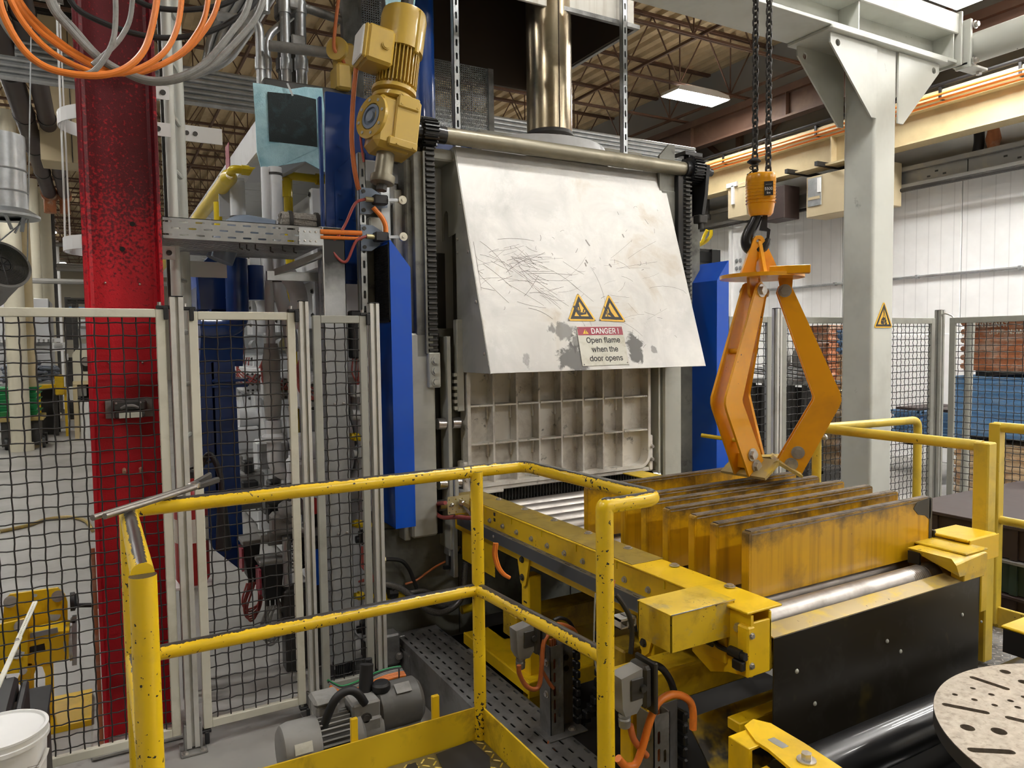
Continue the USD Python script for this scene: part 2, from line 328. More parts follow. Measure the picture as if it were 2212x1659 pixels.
M['greyc'] = paint('grey_cable', (.25, .25, .24), .45, dirt=((.12, .12, .11), 30., .5, .7, .6))
M['redc'] = paint('red_heat_sleeve', (.36, .07, .06), .5, dirt=((.15, .05, .05), 25., .5, .75, .5))
M['gold'] = paint('passivated_zinc', (.52, .46, .26), .4, .6)
M['gas'] = paint('gas_pipe_yellow', (.76, .55, .01), .35, coat=.2)
M['green'] = paint('green_tote', (.02, .28, .09), .4, dirt=((.03, .45, .12), 8., .55, .8, .4))
M['extred'] = paint('extinguisher_red', (.36, .02, .02), .35)
M['filter'] = paint('blue_filter_pad', (.48, .74, .82), .9, dirt=((.20, .44, .54), 10., .4, .7, .7), bump=.4, bs=150.)
M['filterd'] = paint('sooty_filter_patch', (.03, .04, .042), .95, dirt=((.06, .11, .13), 14., .5, .8, .6), bump=.4, bs=150.)
M['disc'] = paint('machined_disc', (.31, .265, .21), .42, .55, var=.22, vs=40., dirt=((.18, .15, .12), 60., .5, .7, .7), dirt2=((.52, .47, .40), 9., .55, .8, .5))
M['joist'] = paint('brown_roof_steel', (.12, .062, .038), .6, dirt=((.30, .20, .11), 2., .5, .8, .5))
M['deck'] = paint('tan_roof_deck', (.56, .43, .25), .7, dirt=((.22, .16, .09), .8, .45, .75, .6))
M['concrete'] = paint('worn_concrete', (.36, .35, .33), .45, var=.12, vs=1.2, dirt=((.24, .225, .20), .9, .48, .75, .7), dirt2=((.12, .11, .10), 7., .62, .8, .6), bump=.05, bs=30.)
M['wallg'] = paint('grey_wall_sheet', (.30, .29, .265), .6)
M['walltan'] = paint('far_cream_wall', (.50, .46, .36), .6)
M['umber'] = paint('dark_umber_steel', (.045, .028, .025), .5, dirt=((.10, .07, .06), 4., .5, .8, .5))
M['sheet'] = paint('black_oily_sheet', (.022, .018, .012), .33, .3, dirt=((.30, .22, .02), 1.6, .60, .80, .55), dirt2=((.05, .045, .04), 8., .55, .8, .4))
M['tan'] = paint('rubbed_ledge', (.40, .30, .12), .4, .2, dirt=((.60, .42, .03), 7., .5, .65, .7), chips=(BLK, 60., 1.0, .6))
M['pump'] = paint('dusty_pump_grey', (.23, .225, .215), .55, dirt=((.34, .32, .30), 5., .5, .8, .6), dirt2=((.10, .09, .085), 9., .55, .75, .5))
M['kraft'] = paint('tan_box_panel', (.52, .43, .27), .6)
M['signy'] = paint('sign_yellow', (.80, .47, .03), .4, dirt=((.60, .38, .1), 30., .5, .7, .5), space='geo')
M['signk'] = paint('sign_black', (.025, .022, .02), .5)
M['signr'] = paint('faded_danger_red', (.36, .045, .075), .5, dirt=((.28, .12, .14), 20., .5, .7, .5))
M['signw'] = paint('aged_sign_white', (.62, .61, .53), .5, dirt=((.40, .38, .28), 14., .5, .7, .6))
M['lamp'] = emit('led_diffuser', LAMP_COL, LAMP); M['lampup'] = emit('added_uplight_glow', LAMP_COL, LAMP*.16)
M['steel_braid'] = paint('braided_hose', (.16, .155, .15), .4, .5, var=.5, vs=160.)
M['mat'] = paint('black_rubber_mat', (.016, .016, .018), .55, dirt=((.04, .04, .042), 12., .5, .8, .5))
M['checker'] = paint('diamond_plate', (.17, .14, .06), .4, .3, var=.3, dirt=((.05, .045, .04), 4., .45, .7, .8))
M['checkery'] = paint('worn_yellow_tread', (.66, .50, .06), .4, dirt=((.4, .38, .3), 10., .5, .7, .6))
# =============================== STRUCTURE ===============================
X0, X1, Y0, Y1, ZC = -24.0, 11.5, -13.0, 50.0, 7.6
struct('floor', bx(X0, X1, Y0, Y1, -.1, 0), M['concrete'])
def deck_mesh():
    xs, zs = [], []
    x = X0; p = .30
    while x < X1:
        xs += [x, x+.12, x+.15, x+.27]; zs += [0, 0, .075, .075]; x += p
    xs.append(x); zs.append(0); xs = np.array(xs); zs = np.array(zs)+ZC; n = len(xs)
    V = np.vstack([np.stack([xs, np.full(n, Y0), zs], 1), np.stack([xs, np.full(n, Y1), zs], 1)]); i = np.arange(n-1)
    return trimesh.Trimesh(V, np.vstack([np.stack([i, i+n, i+1], 1), np.stack([i+1, i+n, i+n+1], 1)]), process=False)
struct('ceiling', [deck_mesh(), bx(X0, X1, Y0, Y1, ZC+.085, ZC+.14)], M['deck'], smooth=False)
# right wall: grey sheet above, white ribbed panels below
def ribs(b, cur, pos):
    w = b.add('wv', 'wave_texture', [(pos, 'vector')], wave_type='bands', bands_direction='y', profile='saw', scale=1.6)
    m = b.add('wm', 'map_range', [(f'{w}.fac', 'value')], from_min=.90, from_max=.97, to_min=0., to_max=.30, clamp=True)
    return b.add('wx', 'mix_color', [(f'{m}.result', 'fac'), (cur, 'a')], b=(.42, .42, .42))+'.result'
M['wallw'] = paint('white_wall_panel', (.92, .92, .91), .38, dirt=((.72, .72, .70), .6, .5, .8, .5), ring=ribs)
M['wallw2'] = paint('white_kick_panel', (.92, .92, .91), .35)
struct('wall_right', [bx(X1, X1+.1, Y0, Y1, 4.45, ZC+.1)], M['wallg'])
wr = Thing('wall_panel', None, None, (X1, 10, 0), kind='structure')
y = -12.0
while y < 49:
    wr.add('panel', bx(X1-.045, X1+.05, y+.006, y+2.04-.006, 2.02, 4.45, .006), M['wallw']); y += 2.04
wr.add('kick_panel', bx(X1-.06, X1+.05, Y0, Y1, 0, 2.02, .01), M['wallw2'])
for yy in np.arange(3, 14, .55): wr.add('rivet', ball((X1-.062, yy, 1.99), .012, 1, (.5, 1, 1)), M['galv'])
struct('wall_back', bx(X0, X1, Y1, Y1+.1, 0, ZC+.1), M['walltan'])
struct('wall_left', bx(X0-.1, X0, Y0, Y1, 0, ZC+.1), M['walltan'])
struct('wall_front', bx(X0, X1, Y0-.1, Y0, 0, ZC+.1), M['walltan'])
# roof joists along X
def joist():
    t = Thing('roof_joist', 'brown steel open-web roof joist under the tan corrugated deck', 'roof joist', (0, 0, 0), 'roof joists under the deck')
    top = J(bx(X0, X1, -.045, -.010, ZC-.05, ZC), bx(X0, X1, .010, .045, ZC-.05, ZC))
    bot = J(bx(X0, X1, -.035, -.008, 6.5, 6.535), bx(X0, X1, .008, .035, 6.5, 6.535))
    web = []; x = X0+.3; n = 0
    while x < X1-1.3:
        web += [beam((x, 0, ZC-.03), (x+.62, 0, 6.53), .016, .022, up=(0, 1, 0)), beam((x+.62, 0, 6.53), (x+1.24, 0, ZC-.03), .016, .022, up=(0, 1, 0)), bx(x+.611, x+.629, -.009, .009, 6.53, ZC-.03)]
        x += 1.24
    t.add('top_chord', top, M['joist'], smooth=False); t.add('bottom_chord', bot, M['joist'], smooth=False); t.add('web', web, M['joist'], smooth=False); return t
jp = joist(); first = True
for k, yy in enumerate(np.arange(1.72, 48, 1.66)):
    if k == 0:
        jp.prim.GetAttribute('xformOp:translate').Set(Gf.Vec3d(0, float(yy), 0))
    else: jp.copy((0, yy, 0))
for k, xx in enumerate((2.2, 5.2, 8.1, 10.6, -4.4, -1.2)):
    one('bridging_bar', bx(xx-.02, xx+.02, Y0, Y1, 6.555, 6.60), M['joist'], 'thin brown bridging bar running across the joist bottom chords', 'bridging bar', 'bridging bars on the joists')
for k, (xx, zz) in enumerate(((10.9, 6.05), (-6.0, 6.1))):
    t = Thing('roof_girder', ('deep brown roof girder along the white wall side' if k == 0 else 'deep brown roof girder over the left aisle'), 'girder', (xx, 15, zz))
    t.add('top_chord', bx(xx-.09, xx+.09, Y0, Y1, 6.36, 6.49), M['joist']); t.add('bottom_chord', bx(xx-.10, xx+.10, Y0, Y1, 5.92, 5.96), M['joist'])
    w = []
    for q in np.arange(Y0+.5, Y1-2, 2.4): w += [bx(xx-.09, xx+.09, q, q+.012, 5.95, 6.37)]
    t.add('web', bx(xx-.01, xx+.01, Y0, Y1, 5.95, 6.37), M['joist']); t.add('stiffener', w, M['joist'], smooth=False)
for k in range(7):
    y = 1.5+3.05*k
    t = Thing('wall_brace', f'brown wall brace frame behind the runway beam, {["first", "second", "third", "fourth", "fifth", "sixth", "seventh"][k]} from the camera', 'brace', (11.38, y, 5.4)); t.add('post', bx(11.33, 11.43, y, y+.12, 4.5, 6.5), M['joist']); t.add('diagonal', [beam((11.38, y+.1, 5.4), (11.38, y+1.3, 6.4), .08, .08, up=(1, 0, 0)), beam((11.38, y, 5.4), (11.38, y-1.3, 6.4), .08, .08, up=(1, 0, 0))], M['joist'])
# ---- LED high bays
lp = Thing('high_bay_lamp', 'long white LED high-bay lamp over the hall floor', 'lamp', (9.47, 9.95, 6.30), 'LED high bays over the hall')
def lampmeshes(x, y, z):
    hs = prism([(x-.62, z+.0), (x+.62, z+.0), (x+.58, z+.07), (x+.30, z+.11), (x-.30, z+.11), (x-.58, z+.07)], y-.23, y+.23, 'y')
    return hs, bx(x-.60, x+.60, y-.21, y+.21, z-.012, z+.001)
hs, df = lampmeshes(9.47, 9.95, 6.30)
lp.add('housing', hs, M['white']); lp.add('diffuser', df, M['lamp'], smooth=False)
lp.add('added_uplight', bx(9.47-.28, 9.47+.28, 9.95-.18, 9.95+.18, 6.4105, 6.4135), M['lampup'], smooth=False)  # upward glow added on the lamp tops to brighten the roof deck
lp.add('hanger', [tube([(9.47+s*.45, 9.95, 6.4), (9.47+s*.2, 9.95, 6.52)], .006, 6) for s in (-1, 1)], M['dark'])
_setcd(lp.prim, label='bright LED high-bay lamp over the white wall side, seen right of the flue stack')
for (x, y) in LAMPS:
    if (x, y) == (9.47, 9.95): continue
    lp.copy((x, y, 6.30), 'long white LED high-bay lamp over the hall floor')
# ---- runway beam, conductor bars, pipes along the right wall
xb = 10.75
P = lambda u, v: PX(u, v, xb)
zb0, zb1 = P(1935, 325)[2], P(1935, 275)[2]
t = Thing('runway_beam', 'long beige crane runway beam along the white wall', 'beam', (xb, 12, zb0))
t.add('bottom_flange', bx(xb-.16, xb+.16, Y0, Y1, zb0, zb0+.03), M['beige']); t.add('web', bx(xb-.015, xb+.015, Y0, Y1, zb0+.03, zb1+.1), M['beige']); t.add('top_flange', bx(xb-.16, xb+.16, Y0, Y1, zb1+.1, zb1+.13), M['beige'])
for yy in np.arange(2, 30, 3.0): t.add('stiffener', bx(xb-.15, xb, yy, yy+.02, zb0+.03, zb1+.1), M['beige'])
zo = P(1935, 262)[2]
for k in range(3):
    one('conductor_bar', tube([(xb-.25-.05*k, Y0, zo+.045*k), (xb-.25-.05*k, Y1, zo+.045*k)], .017, 8), M['orangec'], 'thin orange conductor bar running above the beige runway beam', 'conductor bar', 'orange conductor bars on the runway beam')
zp = P(1960, 228)[2]
t = Thing('wall_pipe', 'long ochre pipe with black cable above the conductor bars', 'pipe', (xb, 12, zp))
t.add('pipe', bx(xb-.06, xb+.06, Y0, Y1, zp-.07, zp+.07, .02), M['beige']); t.add('cable', tube([(xb-.07, Y0, zp+.13), (xb-.07, Y1, zp+.13)], .03, 8), M['blk'])
for yy in np.arange(1, 24, 1.05): t.add('strap', bx(xb-.085, xb+.07, yy, yy+.035, zp-.08, zp+.1), M['blk'])
# grey trunking on the white wall's top edge
xt = 11.2; zt = PX(1935, 405, xt)[2]
t = Thing('wall_trunking', 'grey perforated cable trunking along the top of the white wall', 'cable trunking', (xt, 12, zt))
for k, yy in enumerate(np.arange(0, 30, 2.05)): t.add('section', bx(xt-.02, xt+.02, yy, yy+2.03, zt, zt+.2, .004), M['trunk']); t.add('knockout', [bx(xt-.024, xt-.02, yy+q, yy+q+.05, zt+.05+.06*(j % 2), zt+.075+.06*(j % 2)) for j, q in enumerate((.3, .42, .54, 1.2, 1.32, 1.5))], M['dark'])
t.add('ledge', bx(xt-.10, xt+.28, Y0, Y1, zt-.05, zt), M['wallg']); t.add('pipe', tube([(xt-.12, Y0, zt-.09), (xt-.12, Y1, zt-.09)], .03, 8), M['dark'])
t.add('coping', bx(xt-.1, xt+.28, Y0, Y1, zt+.2, zt+.27), M['trunk'])
zz = PX(1928, 603, X1-.05)[2]
t = Thing('wall_conduit', 'thin grey conduit running level along the white wall', 'conduit', (X1-.07, 12, zz))
t.add('conduit', tube([(X1-.08, Y0, zz), (X1-.08, Y1, zz)], .022, 8), M['galv'])
for yy in np.arange(1, 30, 1.5): t.add('clip', bx(X1-.105, X1-.04, yy, yy+.04, zz-.03, zz+.03), M['galv'])
# wall-hung electrical cabinets (beige) near the hoist
def PXb(u, v, x=10.6): return PX(u, v, x)
a, b_ = PXb(1772, 365), PXb(1830, 455)
t = Thing('wall_cabinet', 'large tan electrical cabinet hung below the runway beam, left of the grey post', 'cabinet', (10.6, a[1], b_[2]))
t.add('body', bx(10.6, 11.1, b_[1]-.6, PXb(1742, 380)[1], b_[2], PXb(1760, 380)[2], .01), M['kraft'])
t.add('side_panel', bx(10.585, 10.6, PXb(1775, 400)[1], PXb(1746, 400)[1], PXb(1760, 445)[2], PXb(1760, 384)[2], .004), M['galv'])
t.add('hinge_plate', bx(10.57, 10.59, PXb(1772, 400)[1]-.02, PXb(1772, 400)[1]+.04, PXb(1772, 415)[2], PXb(1772, 384)[2]), M['white'])
t.add('tag', bx(10.575, 10.59, PXb(1772, 400)[1], PXb(1748, 400)[1], PXb(1760, 431)[2], PXb(1760, 425)[2]), M['kraft'])
t.add('support_bar', [bx(10.4, 11.3, q, q+.06, a[2]+.02, a[2]+.09) for q in (a[1]-.1, a[1]+.5)], M['blk'])
a, b_ = PXb(1668, 405), PXb(1694, 470)
one('wall_cabinet', bx(10.6, 11.0, b_[1], a[1]+.25, b_[2], a[2], .01), M['umber'], 'small dark brown cabinet behind the hoist hook block', 'cabinet')
a, b_ = PXb(1572, 405), PXb(1612, 465)
t = Thing('wall_cabinet', 'tan sheet-metal cabinet with white bracket, left of the hoist hook block', 'cabinet', (10.6, a[1], b_[2]))
t.add('body', bx(10.6, 11.1, b_[1], a[1], b_[2], a[2]+.03, .01), M['kraft']); t.add('bracket', [bx(10.56, 10.6, b_[1]+.2, a[1], a[2]-.02, a[2]+.06), bx(10.56, 10.6, b_[1]+.28, b_[1]+.34, a[2]-.35, a[2])], M['white'])
for k, (u, m) in enumerate(((1514, 'stack'), (1527, 'dark'))):
    p0 = PX(u, 440, 10.9); p1 = PX(u, 475, 10.9)
    one('wall_stub_pipe', lathe((10.9, p0[1], p1[2]), (0, 0, 1), [(0, 0), (.08, 0), (.08, .1), (.055, .12), (.055, .75), (0, .75)], 14), M[m], ('short tan pipe stub standing on the wall trunking' if k == 0 else 'short dark pipe stub standing on the wall trunking'), 'pipe')
for k, du in enumerate((0, 14)):
    q = [PX(1536-du*.6, 497, 10.9-.1*k), PX(1535-du, 510, 10.9-.1*k), PX(1522-du*.5, 524, 10.9-.1*k), PX(1500-du*.3, 533, 10.9-.1*k), PX(1480, 537-2*k, 10.9-.1*k)]
    one('yellow_hose', tube(q, .035, 10, k=6), M['gas'], ('outer yellow hose curving down the white wall behind the rack' if k == 0 else 'inner yellow hose curving down the white wall behind the rack'), 'hose')
# pipe valve cluster top right
c = PX(2125, 300, 11.2)
t = Thing('sprinkler_riser', 'rusty red valve and dark pipe elbow on the right wall', 'valve', c)
t.add('elbow', tube([c+(.1, .45, -.30), c+(.1, .2, -.26), c+(.1, .12, -.05), c+(.1, .12, .2)], .07, 12, k=5), M['blk']); t.add('valve_body', [lathe(c+(.1, -.08, -.26), (0, 0, 1), [(0, 0), (.08, 0), (.07, .12), (.10, .25), (.07, .40), (0, .44)], 16)], M['rust']); t.add('pipe', tube([c+(.1, -.1, -.28), c+(.1, -1.4, -.30)], .06, 12), M['blk'])
# ---- far columns
for k, (u, w, yy, m) in enumerate(((83, .32, 23.4, 'cream'), (110, .30, 24.5, 'cream'), (97, .22, 25.5, 'dark'), (122, .22, 26, 'dark'), (36, .34, 17.0, 'cream'), (58, .30, 17.5, 'beige'), (132, .2, 36, 'white'), (56, .16, 20.3, 'white'))):
    q = PY(u, 755, yy); h = 6.5
    one('hall_column', lathe((q[0], yy, 0), (0, 0, 1), [(0, 0), (w*.62, 0), (w*.62, .15), (w*.5, .16), (w*.5, h), (0, h)], 16), M[m],
        ['cream round hall column beside a dark downpipe', 'short-looking cream hall column behind the grey cabinet right edge', 'dark downpipe between two cream hall columns', 'dark downpipe right of the second cream hall column', 'cream hall column behind the barrel fan', 'tan hall column right of the barrel fan', 'slim white column farthest back before the cream wall', 'slim white pipe under the barrel fan'][k], 'column')
for k, (zz, yy) in enumerate(((3.75, 22.6), (4.4, 26.0), (4.9, 30.0), (5.3, 27.4))):
    one('hall_pipe', tube([(-9, yy, zz), (2.0, yy, zz)], .07, 8), M['wallg'], 'grey overhead pipe crossing the far left aisle', 'pipe', 'overhead pipes across the far aisle')
# ---- big dark pipes, left, running away from the camera
for k, (u, v, r) in enumerate(((20, 150, .13), (77, 150, .11))):
    q = PZ(u, v, 5.3); x = q[0]
    t = Thing('overhead_duct', ('thick dark brown overhead duct at the far left, outer of two' if k == 0 else 'dark brown overhead duct beside the tan panel, inner of two'), 'duct', (x, 8, 5.3-r))
    t.add('pipe', tube([(x, 2.5, 5.3), (x, 18.5, 5.3)], r, 20), M['umber']); t.add('end_cap', [cyl((x, 18.5, 5.3), (x, 18.9, 5.3), r*1.25, 16), cyl((x, 18.7, 5.3), (x, 18.7, 4.9), r*.9, 14)], M['rust'])
    for yy in np.arange(5, 18, 1.9): t.add('joint_ring', tube([(x, yy, 5.3), (x, yy+.05, 5.3)], r+.012, 20), M['dark'])
q = PY(112, 180, 13.0); q2 = PY(165, 45, 13.0)
t = Thing('tan_duct', 'tan sheet-metal duct hanging behind the orange cables at upper left', 'duct', (q[0], 13.2, 4.6))
a, b_ = PY(88, 345, 13.0), PY(172, 45, 13.0)
t.add('body', bx(a[0], b_[0], 13, 13.6, a[2], b_[2], .01), M['kraft']); t.add('seam', bx(PY(145, 100, 13)[0], PY(147, 100, 13)[0], 12.985, 13, a[2], b_[2]), M['dark'])
t.add('cap', bx(a[0]-.1, b_[0]+.1, 12.9, 13.7, b_[2], b_[2]+.5), M['soot'])
# ---- spiral duct + barrel fan
YF = 7.5
def PF(u, v): return PY(u, v, YF)
a, b_ = PF(5, 290), PF(62, 450); r = b_[0]-PF(0, 370)[0]
cx_ = PF(0, 370)[0]
t = Thing('spiral_duct', 'galvanised spiral duct with flared flange hanging at the left edge', 'duct', (cx_, YF, b_[2]))
z = PF(0, 462)[2]; zt_ = PF(0, 292)[2]
t.add('duct', cyl((cx_, YF, z), (cx_, YF, zt_), r, 36), M['galv'])
t.add('seam', [tube([(cx_+r*1.008*math.cos(q), YF+r*1.008*math.sin(q), z+.18*k) for q in np.linspace(0, 2*math.pi, 33)], .008, 6) for k in range(1, int((zt_-z)/.18))], M['galv'])
t.add('flange', lathe((cx_, YF, z-.03), (0, 0, 1), [(r*.9, 0), (r*1.45, 0), (r*1.45, .02), (r*1.05, .07), (r, .07)], 40), M['galv'])
t.add('brace', [beam((cx_+r*math.cos(q)*.9, YF+r*.9*math.sin(q), z), (cx_+r*.7*math.cos(q+.4), YF+r*.7*math.sin(q+.4), z-.14), .03, .008) for q in (-.4, -1.4, -2.4, .6)], M['galv'])
c = PF(2, 575); R_ = PF(66, 575)[0]-c[0]
ax_ = np.array([.45, -.80, .40]); ax_ /= np.linalg.norm(ax_)
t = Thing('barrel_fan', 'round grey barrel fan with black wire guard hanging at the left edge', 'fan', c-(0, 0, R_))
t.add('drum', lathe(c-ax_*.42, ax_, [(R_*.96, 0), (R_, .03), (R_*.97, .1), (R_*.97, .40), (R_*1.04, .43), (R_*1.04, .46), (R_*.94, .46), (R_*.93, .05), (0, .05)], 44), M['pump'])
u_, v_, d_ = frame_from(ax_); fc = c+ax_*.035
t.add('guard_ring', [tube([fc+rr*(math.cos(q)*u_+math.sin(q)*v_) for q in np.linspace(0, 2*math.pi, 41)], .0055, 5) for rr in np.linspace(.07, R_*.97, 15)], M['dark'])
t.add('guard_spoke', [tube([fc, fc+R_*.98*(math.cos(q)*u_+math.sin(q)*v_)], .005, 5) for q in np.arange(8)*math.pi/4], M['blk'])
t.add('hub', cyl(c-ax_*.1, fc, .06, 16), M['dark'])
t.add('blade', [place(bx(.05, R_*.9, -.07, .07, -.006, .006), c-ax_*.12, (math.cos(q)*u_+math.sin(q)*v_), np.cross(d_, math.cos(q)*u_+math.sin(q)*v_)*.8+d_*.5, d_*.8-np.cross(d_, math.cos(q)*u_+math.sin(q)*v_)*.5) for q in np.arange(5)*2*math.pi/5], M['dark'])
t.add('wire', [tube([c+(0, 0, R_), (cx_+.2, YF, z)], .006, 6), tube([c+(R_*.9, 0, .05), (cx_+R_*1.3, YF, z+1.6)], .006, 6)], M['galv'])
# ---- far-left machines seen through the fence
def PM(u, v, y): return PY(u, v, y)
yb = 21.5
a, b_ = PM(-60, 860, yb), PM(108, 645, yb)
t = Thing('grey_enclosure', 'tall light grey machine enclosure at the far left with a notice sheet', 'machine enclosure', (a[0], yb, 0))
xs = [a[0]]+[PM(u, 700, yb)[0] for u in (-20, 46, 72, 108)]
for i in range(4): t.add('panel', bx(xs[i]+.012, xs[i+1]-.012, yb, yb+.3, PM(0, 732, yb)[2], b_[2], .01), M['furw2'])
t.add('body', bx(xs[0], xs[-1], yb+.2, yb+1.6, 0, b_[2]-.05), M['furw'])
t.add('lower_panel', [bx(xs[0], xs[-1], yb, yb+.25, PM(0, v+16, yb)[2]+.01, PM(0, v, yb)[2], .01) for v in (748, 765, 782, 799, 816, 833)], M['furw'])
pl = slots(sbox(xs[0], PM(0, 740, yb)[2], xs[-1]+.2, PM(0, 731, yb)[2]), [(x, PM(0, 737.5+2*s, yb)[2]) for s in (-1, 1) for x in np.arange(xs[0]+.1, xs[-1]+.1, .10)], .035, .05)
t.add('perforated_strip', prism(pl, yb-.04, yb-.02, 'y'), M['white'])
t.add('danger_label', [bx(PM(13, 0, yb)[0], PM(33, 0, yb)[0], yb-.07, yb-.05, PM(0, 743, yb)[2], PM(0, 730, yb)[2])], M['signw'])
t.add('danger_band', [bx(PM(14, 0, yb)[0], PM(32, 0, yb)[0], yb-.075, yb-.07, PM(0, 735, yb)[2], PM(0, 731, yb)[2])], M['signr'])
t.add('notice_sheet', bx(PM(77, 0, yb)[0], PM(105, 0, yb)[0], yb-.03, yb-.01, PM(0, 760, yb)[2], PM(0, 741, yb)[2]), M['white'])
t.add('notice_line', [bx(PM(80+q, 0, yb)[0], PM(101-q, 0, yb)[0], yb-.036, yb-.03, PM(0, v+1.1, yb)[2], PM(0, v, yb)[2]) for q, v in ((2, 744), (0, 748), (1, 751.5), (0, 755))], M['greyc'])
t.add('cable_duct', [bx(PM(109, 0, yb)[0], PM(123, 0, yb)[0], yb-.1, yb+.3, PM(0, 735, yb)[2], PM(0, 640, yb)[2]), bx(PM(108, 0, yb)[0], PM(122, 0, yb)[0], yb-.1, yb+.3, .2, PM(0, 775, yb)[2])], M['dark'])
t.add('switch_plate', bx(PM(104, 0, yb)[0], PM(112, 0, yb)[0], yb-.14, yb-.1, PM(0, 781, yb)[2], PM(0, 766, yb)[2]), M['white'])
# parts table with heap
yt = 19.5
t = Thing('parts_table', 'steel table heaped with grey forgings left of the yellow guard', 'table', (PM(30, 0, yt)[0], yt, 0))
zt2 = PM(0, 830, yt)[2]
t.add('top', bx(PM(-40, 0, yt)[0], PM(80, 0, yt)[0], yt, yt+1.0, zt2-.05, zt2), M['galv']); t.add('leg', [bx(PM(u, 0, yt)[0], PM(u, 0, yt)[0]+.07, yt+q, yt+q+.07, 0, zt2-.05) for u in (-38, 74) for q in (.05, .9)], M['dark'])
t.add('cabinet', bx(PM(-30, 0, yt)[0], PM(78, 0, yt)[0], yt+.3, yt+.9, .05, zt2-.12), M['soot'])
heap = []
for i in range(90):
    xx = random.uniform(PM(-30, 0, yt)[0], PM(68, 0, yt)[0]); hh = .42*(1-abs((xx-PM(20, 0, yt)[0])/.95)**2); q = random.uniform(0, 3.1)
    if hh < .05: continue
    z = zt2+random.uniform(.05, max(.06, hh)); d = np.array([math.cos(q), math.sin(q)*.6, random.uniform(-.25, .25)])*.16; p = np.array([xx, yt+random.uniform(.15, .8), z])
    heap += [cyl(p-d, p+d, .035, 7), ball(p+d, .055, 1)]
one('forging_heap', heap, paint('blue_grey_forging', (.16, .18, .22), .5, .4), 'heap of blue-grey steel forgings lying on the far steel table', 'forgings', kind='stuff')
t = Thing('yellow_guard', 'yellow guard with box-shaped upright beside the green totes', 'guard', (PM(80, 0, yt)[0], yt, 0))
t.add('upright', bx(PM(80, 0, yt)[0], PM(100, 0, yt)[0], yt-.3, yt-.1, PM(0, 857, yt)[2], PM(0, 813, yt)[2], .02), M['yel']); t.add('rail', bx(PM(38, 0, yt)[0], PM(80, 0, yt)[0], yt-.25, yt-.15, PM(0, 843, yt)[2], PM(0, 833, yt)[2], .01), M['yel'])
t.add('leg', [bx(PM(u, 0, yt)[0], PM(u, 0, yt)[0]+.05, yt-.22, yt-.17, 0, PM(0, 840, yt)[2]) for u in (41, 99)], M['yel'])
# cart and green totes
yc = 17.2
t = Thing('tote_cart', 'low dark flat cart carrying the stack of green totes', 'cart', (PM(10, 0, yc)[0], yc, 0))
zc = PM(0, 903, yc)[2]
t.add('deck', bx(PM(-50, 0, yc)[0], PM(50, 0, yc)[0], yc, yc+.9, zc-.09, zc, .01), M['tan']); t.add('wheel', [cyl((PM(u, 0, yc)[0], yc+q, .12), (PM(u, 0, yc)[0]+.05, yc+q, .12), .12, 16) for u in (44, -40) for q in (.1, .8)], M['blk']); t.add('frame', bx(PM(-48, 0, yc)[0], PM(40, 0, yc)[0], yc+.1, yc+.8, .06, zc-.09), M['dark'])
for k in range(5):
    z1 = zc+.01+.115*k
    x1 = PM(40, 0, yc)[0]
    t = Thing('green_tote', f'green plastic tote, {["lowest", "second lowest", "middle", "second highest", "topmost"][k]} of the stack on the far cart', 'tote', (x1-.5, yc+.4, z1), 'green totes on the far cart')
    t.add('tub', hullmesh([(x1-1.05+.05*(1-s), yc+.08+.04*(1-s)+(.68-.08*(1-s))*q, z1+.09*s) if p == 0 else (x1-.05*(1-s), yc+.08+.04*(1-s)+(.68-.08*(1-s))*q, z1+.09*s) for s in (0, 1) for p in (0, 1) for q in (0, 1)]), M['green'])
    t.add('rim', bx(x1-1.08, x1+.03, yc+.05, yc+.8, z1+.088, z1+.108, .008), M['green'])
# white machine on tan bench
ym = 18.2
t = Thing('tan_bench', 'tan-framed bench with white boxes under it, left of the red column', 'bench', (PM(160, 0, ym)[0], ym, 0))
zt3 = PM(0, 829, ym)[2]
t.add('top', bx(PM(118, 0, ym)[0], PM(225, 0, ym)[0], ym, ym+.9, zt3-.08, zt3, .01), M['beige']); t.add('leg', [bx(PM(u, 0, ym)[0], PM(u, 0, ym)[0]+.08, ym+q, ym+q+.08, 0, zt3-.08) for u in (118, 218) for q in (0, .8)], M['beige'])
t.add('shelf', bx(PM(122, 0, ym)[0], PM(220, 0, ym)[0], ym+.1, ym+.9, PM(0, 868, ym)[2]-.02, PM(0, 868, ym)[2]), M['dark'])
t.add('back', bx(PM(120, 0, ym)[0], PM(222, 0, ym)[0], ym+.85, ym+.9, .1, zt3-.1), M['soot'])
for k, (u0, u1, v0, v1, m, l) in enumerate(((131, 152, 877, 902, 'white', 'pale box under the tan bench, left one'), (155, 178, 870, 902, 'furw2', 'pale box under the tan bench, right one'), (182, 196, 838, 858, 'lblue', 'dark blue box on the shelf of the tan bench'), (124, 148, 840, 864, 'wallg', 'grey box on the shelf of the tan bench'))):
    one('storage_box', bx(PM(u0, 0, ym)[0], PM(u1, 0, ym)[0], ym+.12, ym+.6, (PM(0, v1, ym)[2] if k > 1 else .0), PM(0, v0, ym)[2], .01), M[m], l, 'box')
q = PM(162, 866, ym)
t = Thing('white_bucket', 'small white bucket on the shelf of the tan bench', 'bucket', (q[0], ym+.3, q[2])); t.add('pail', lathe((q[0], ym+.3, q[2]), (0, 0, 1), [(0, 0), (.10, 0), (.125, .26), (.135, .26), (.135, .29), (.10, .29), (0, .28)], 20), M['white'])
t = Thing('white_machine', 'white rounded machine tool with an open dark window on the tan bench', 'machine', (PM(160, 0, ym)[0], ym+.3, zt3))
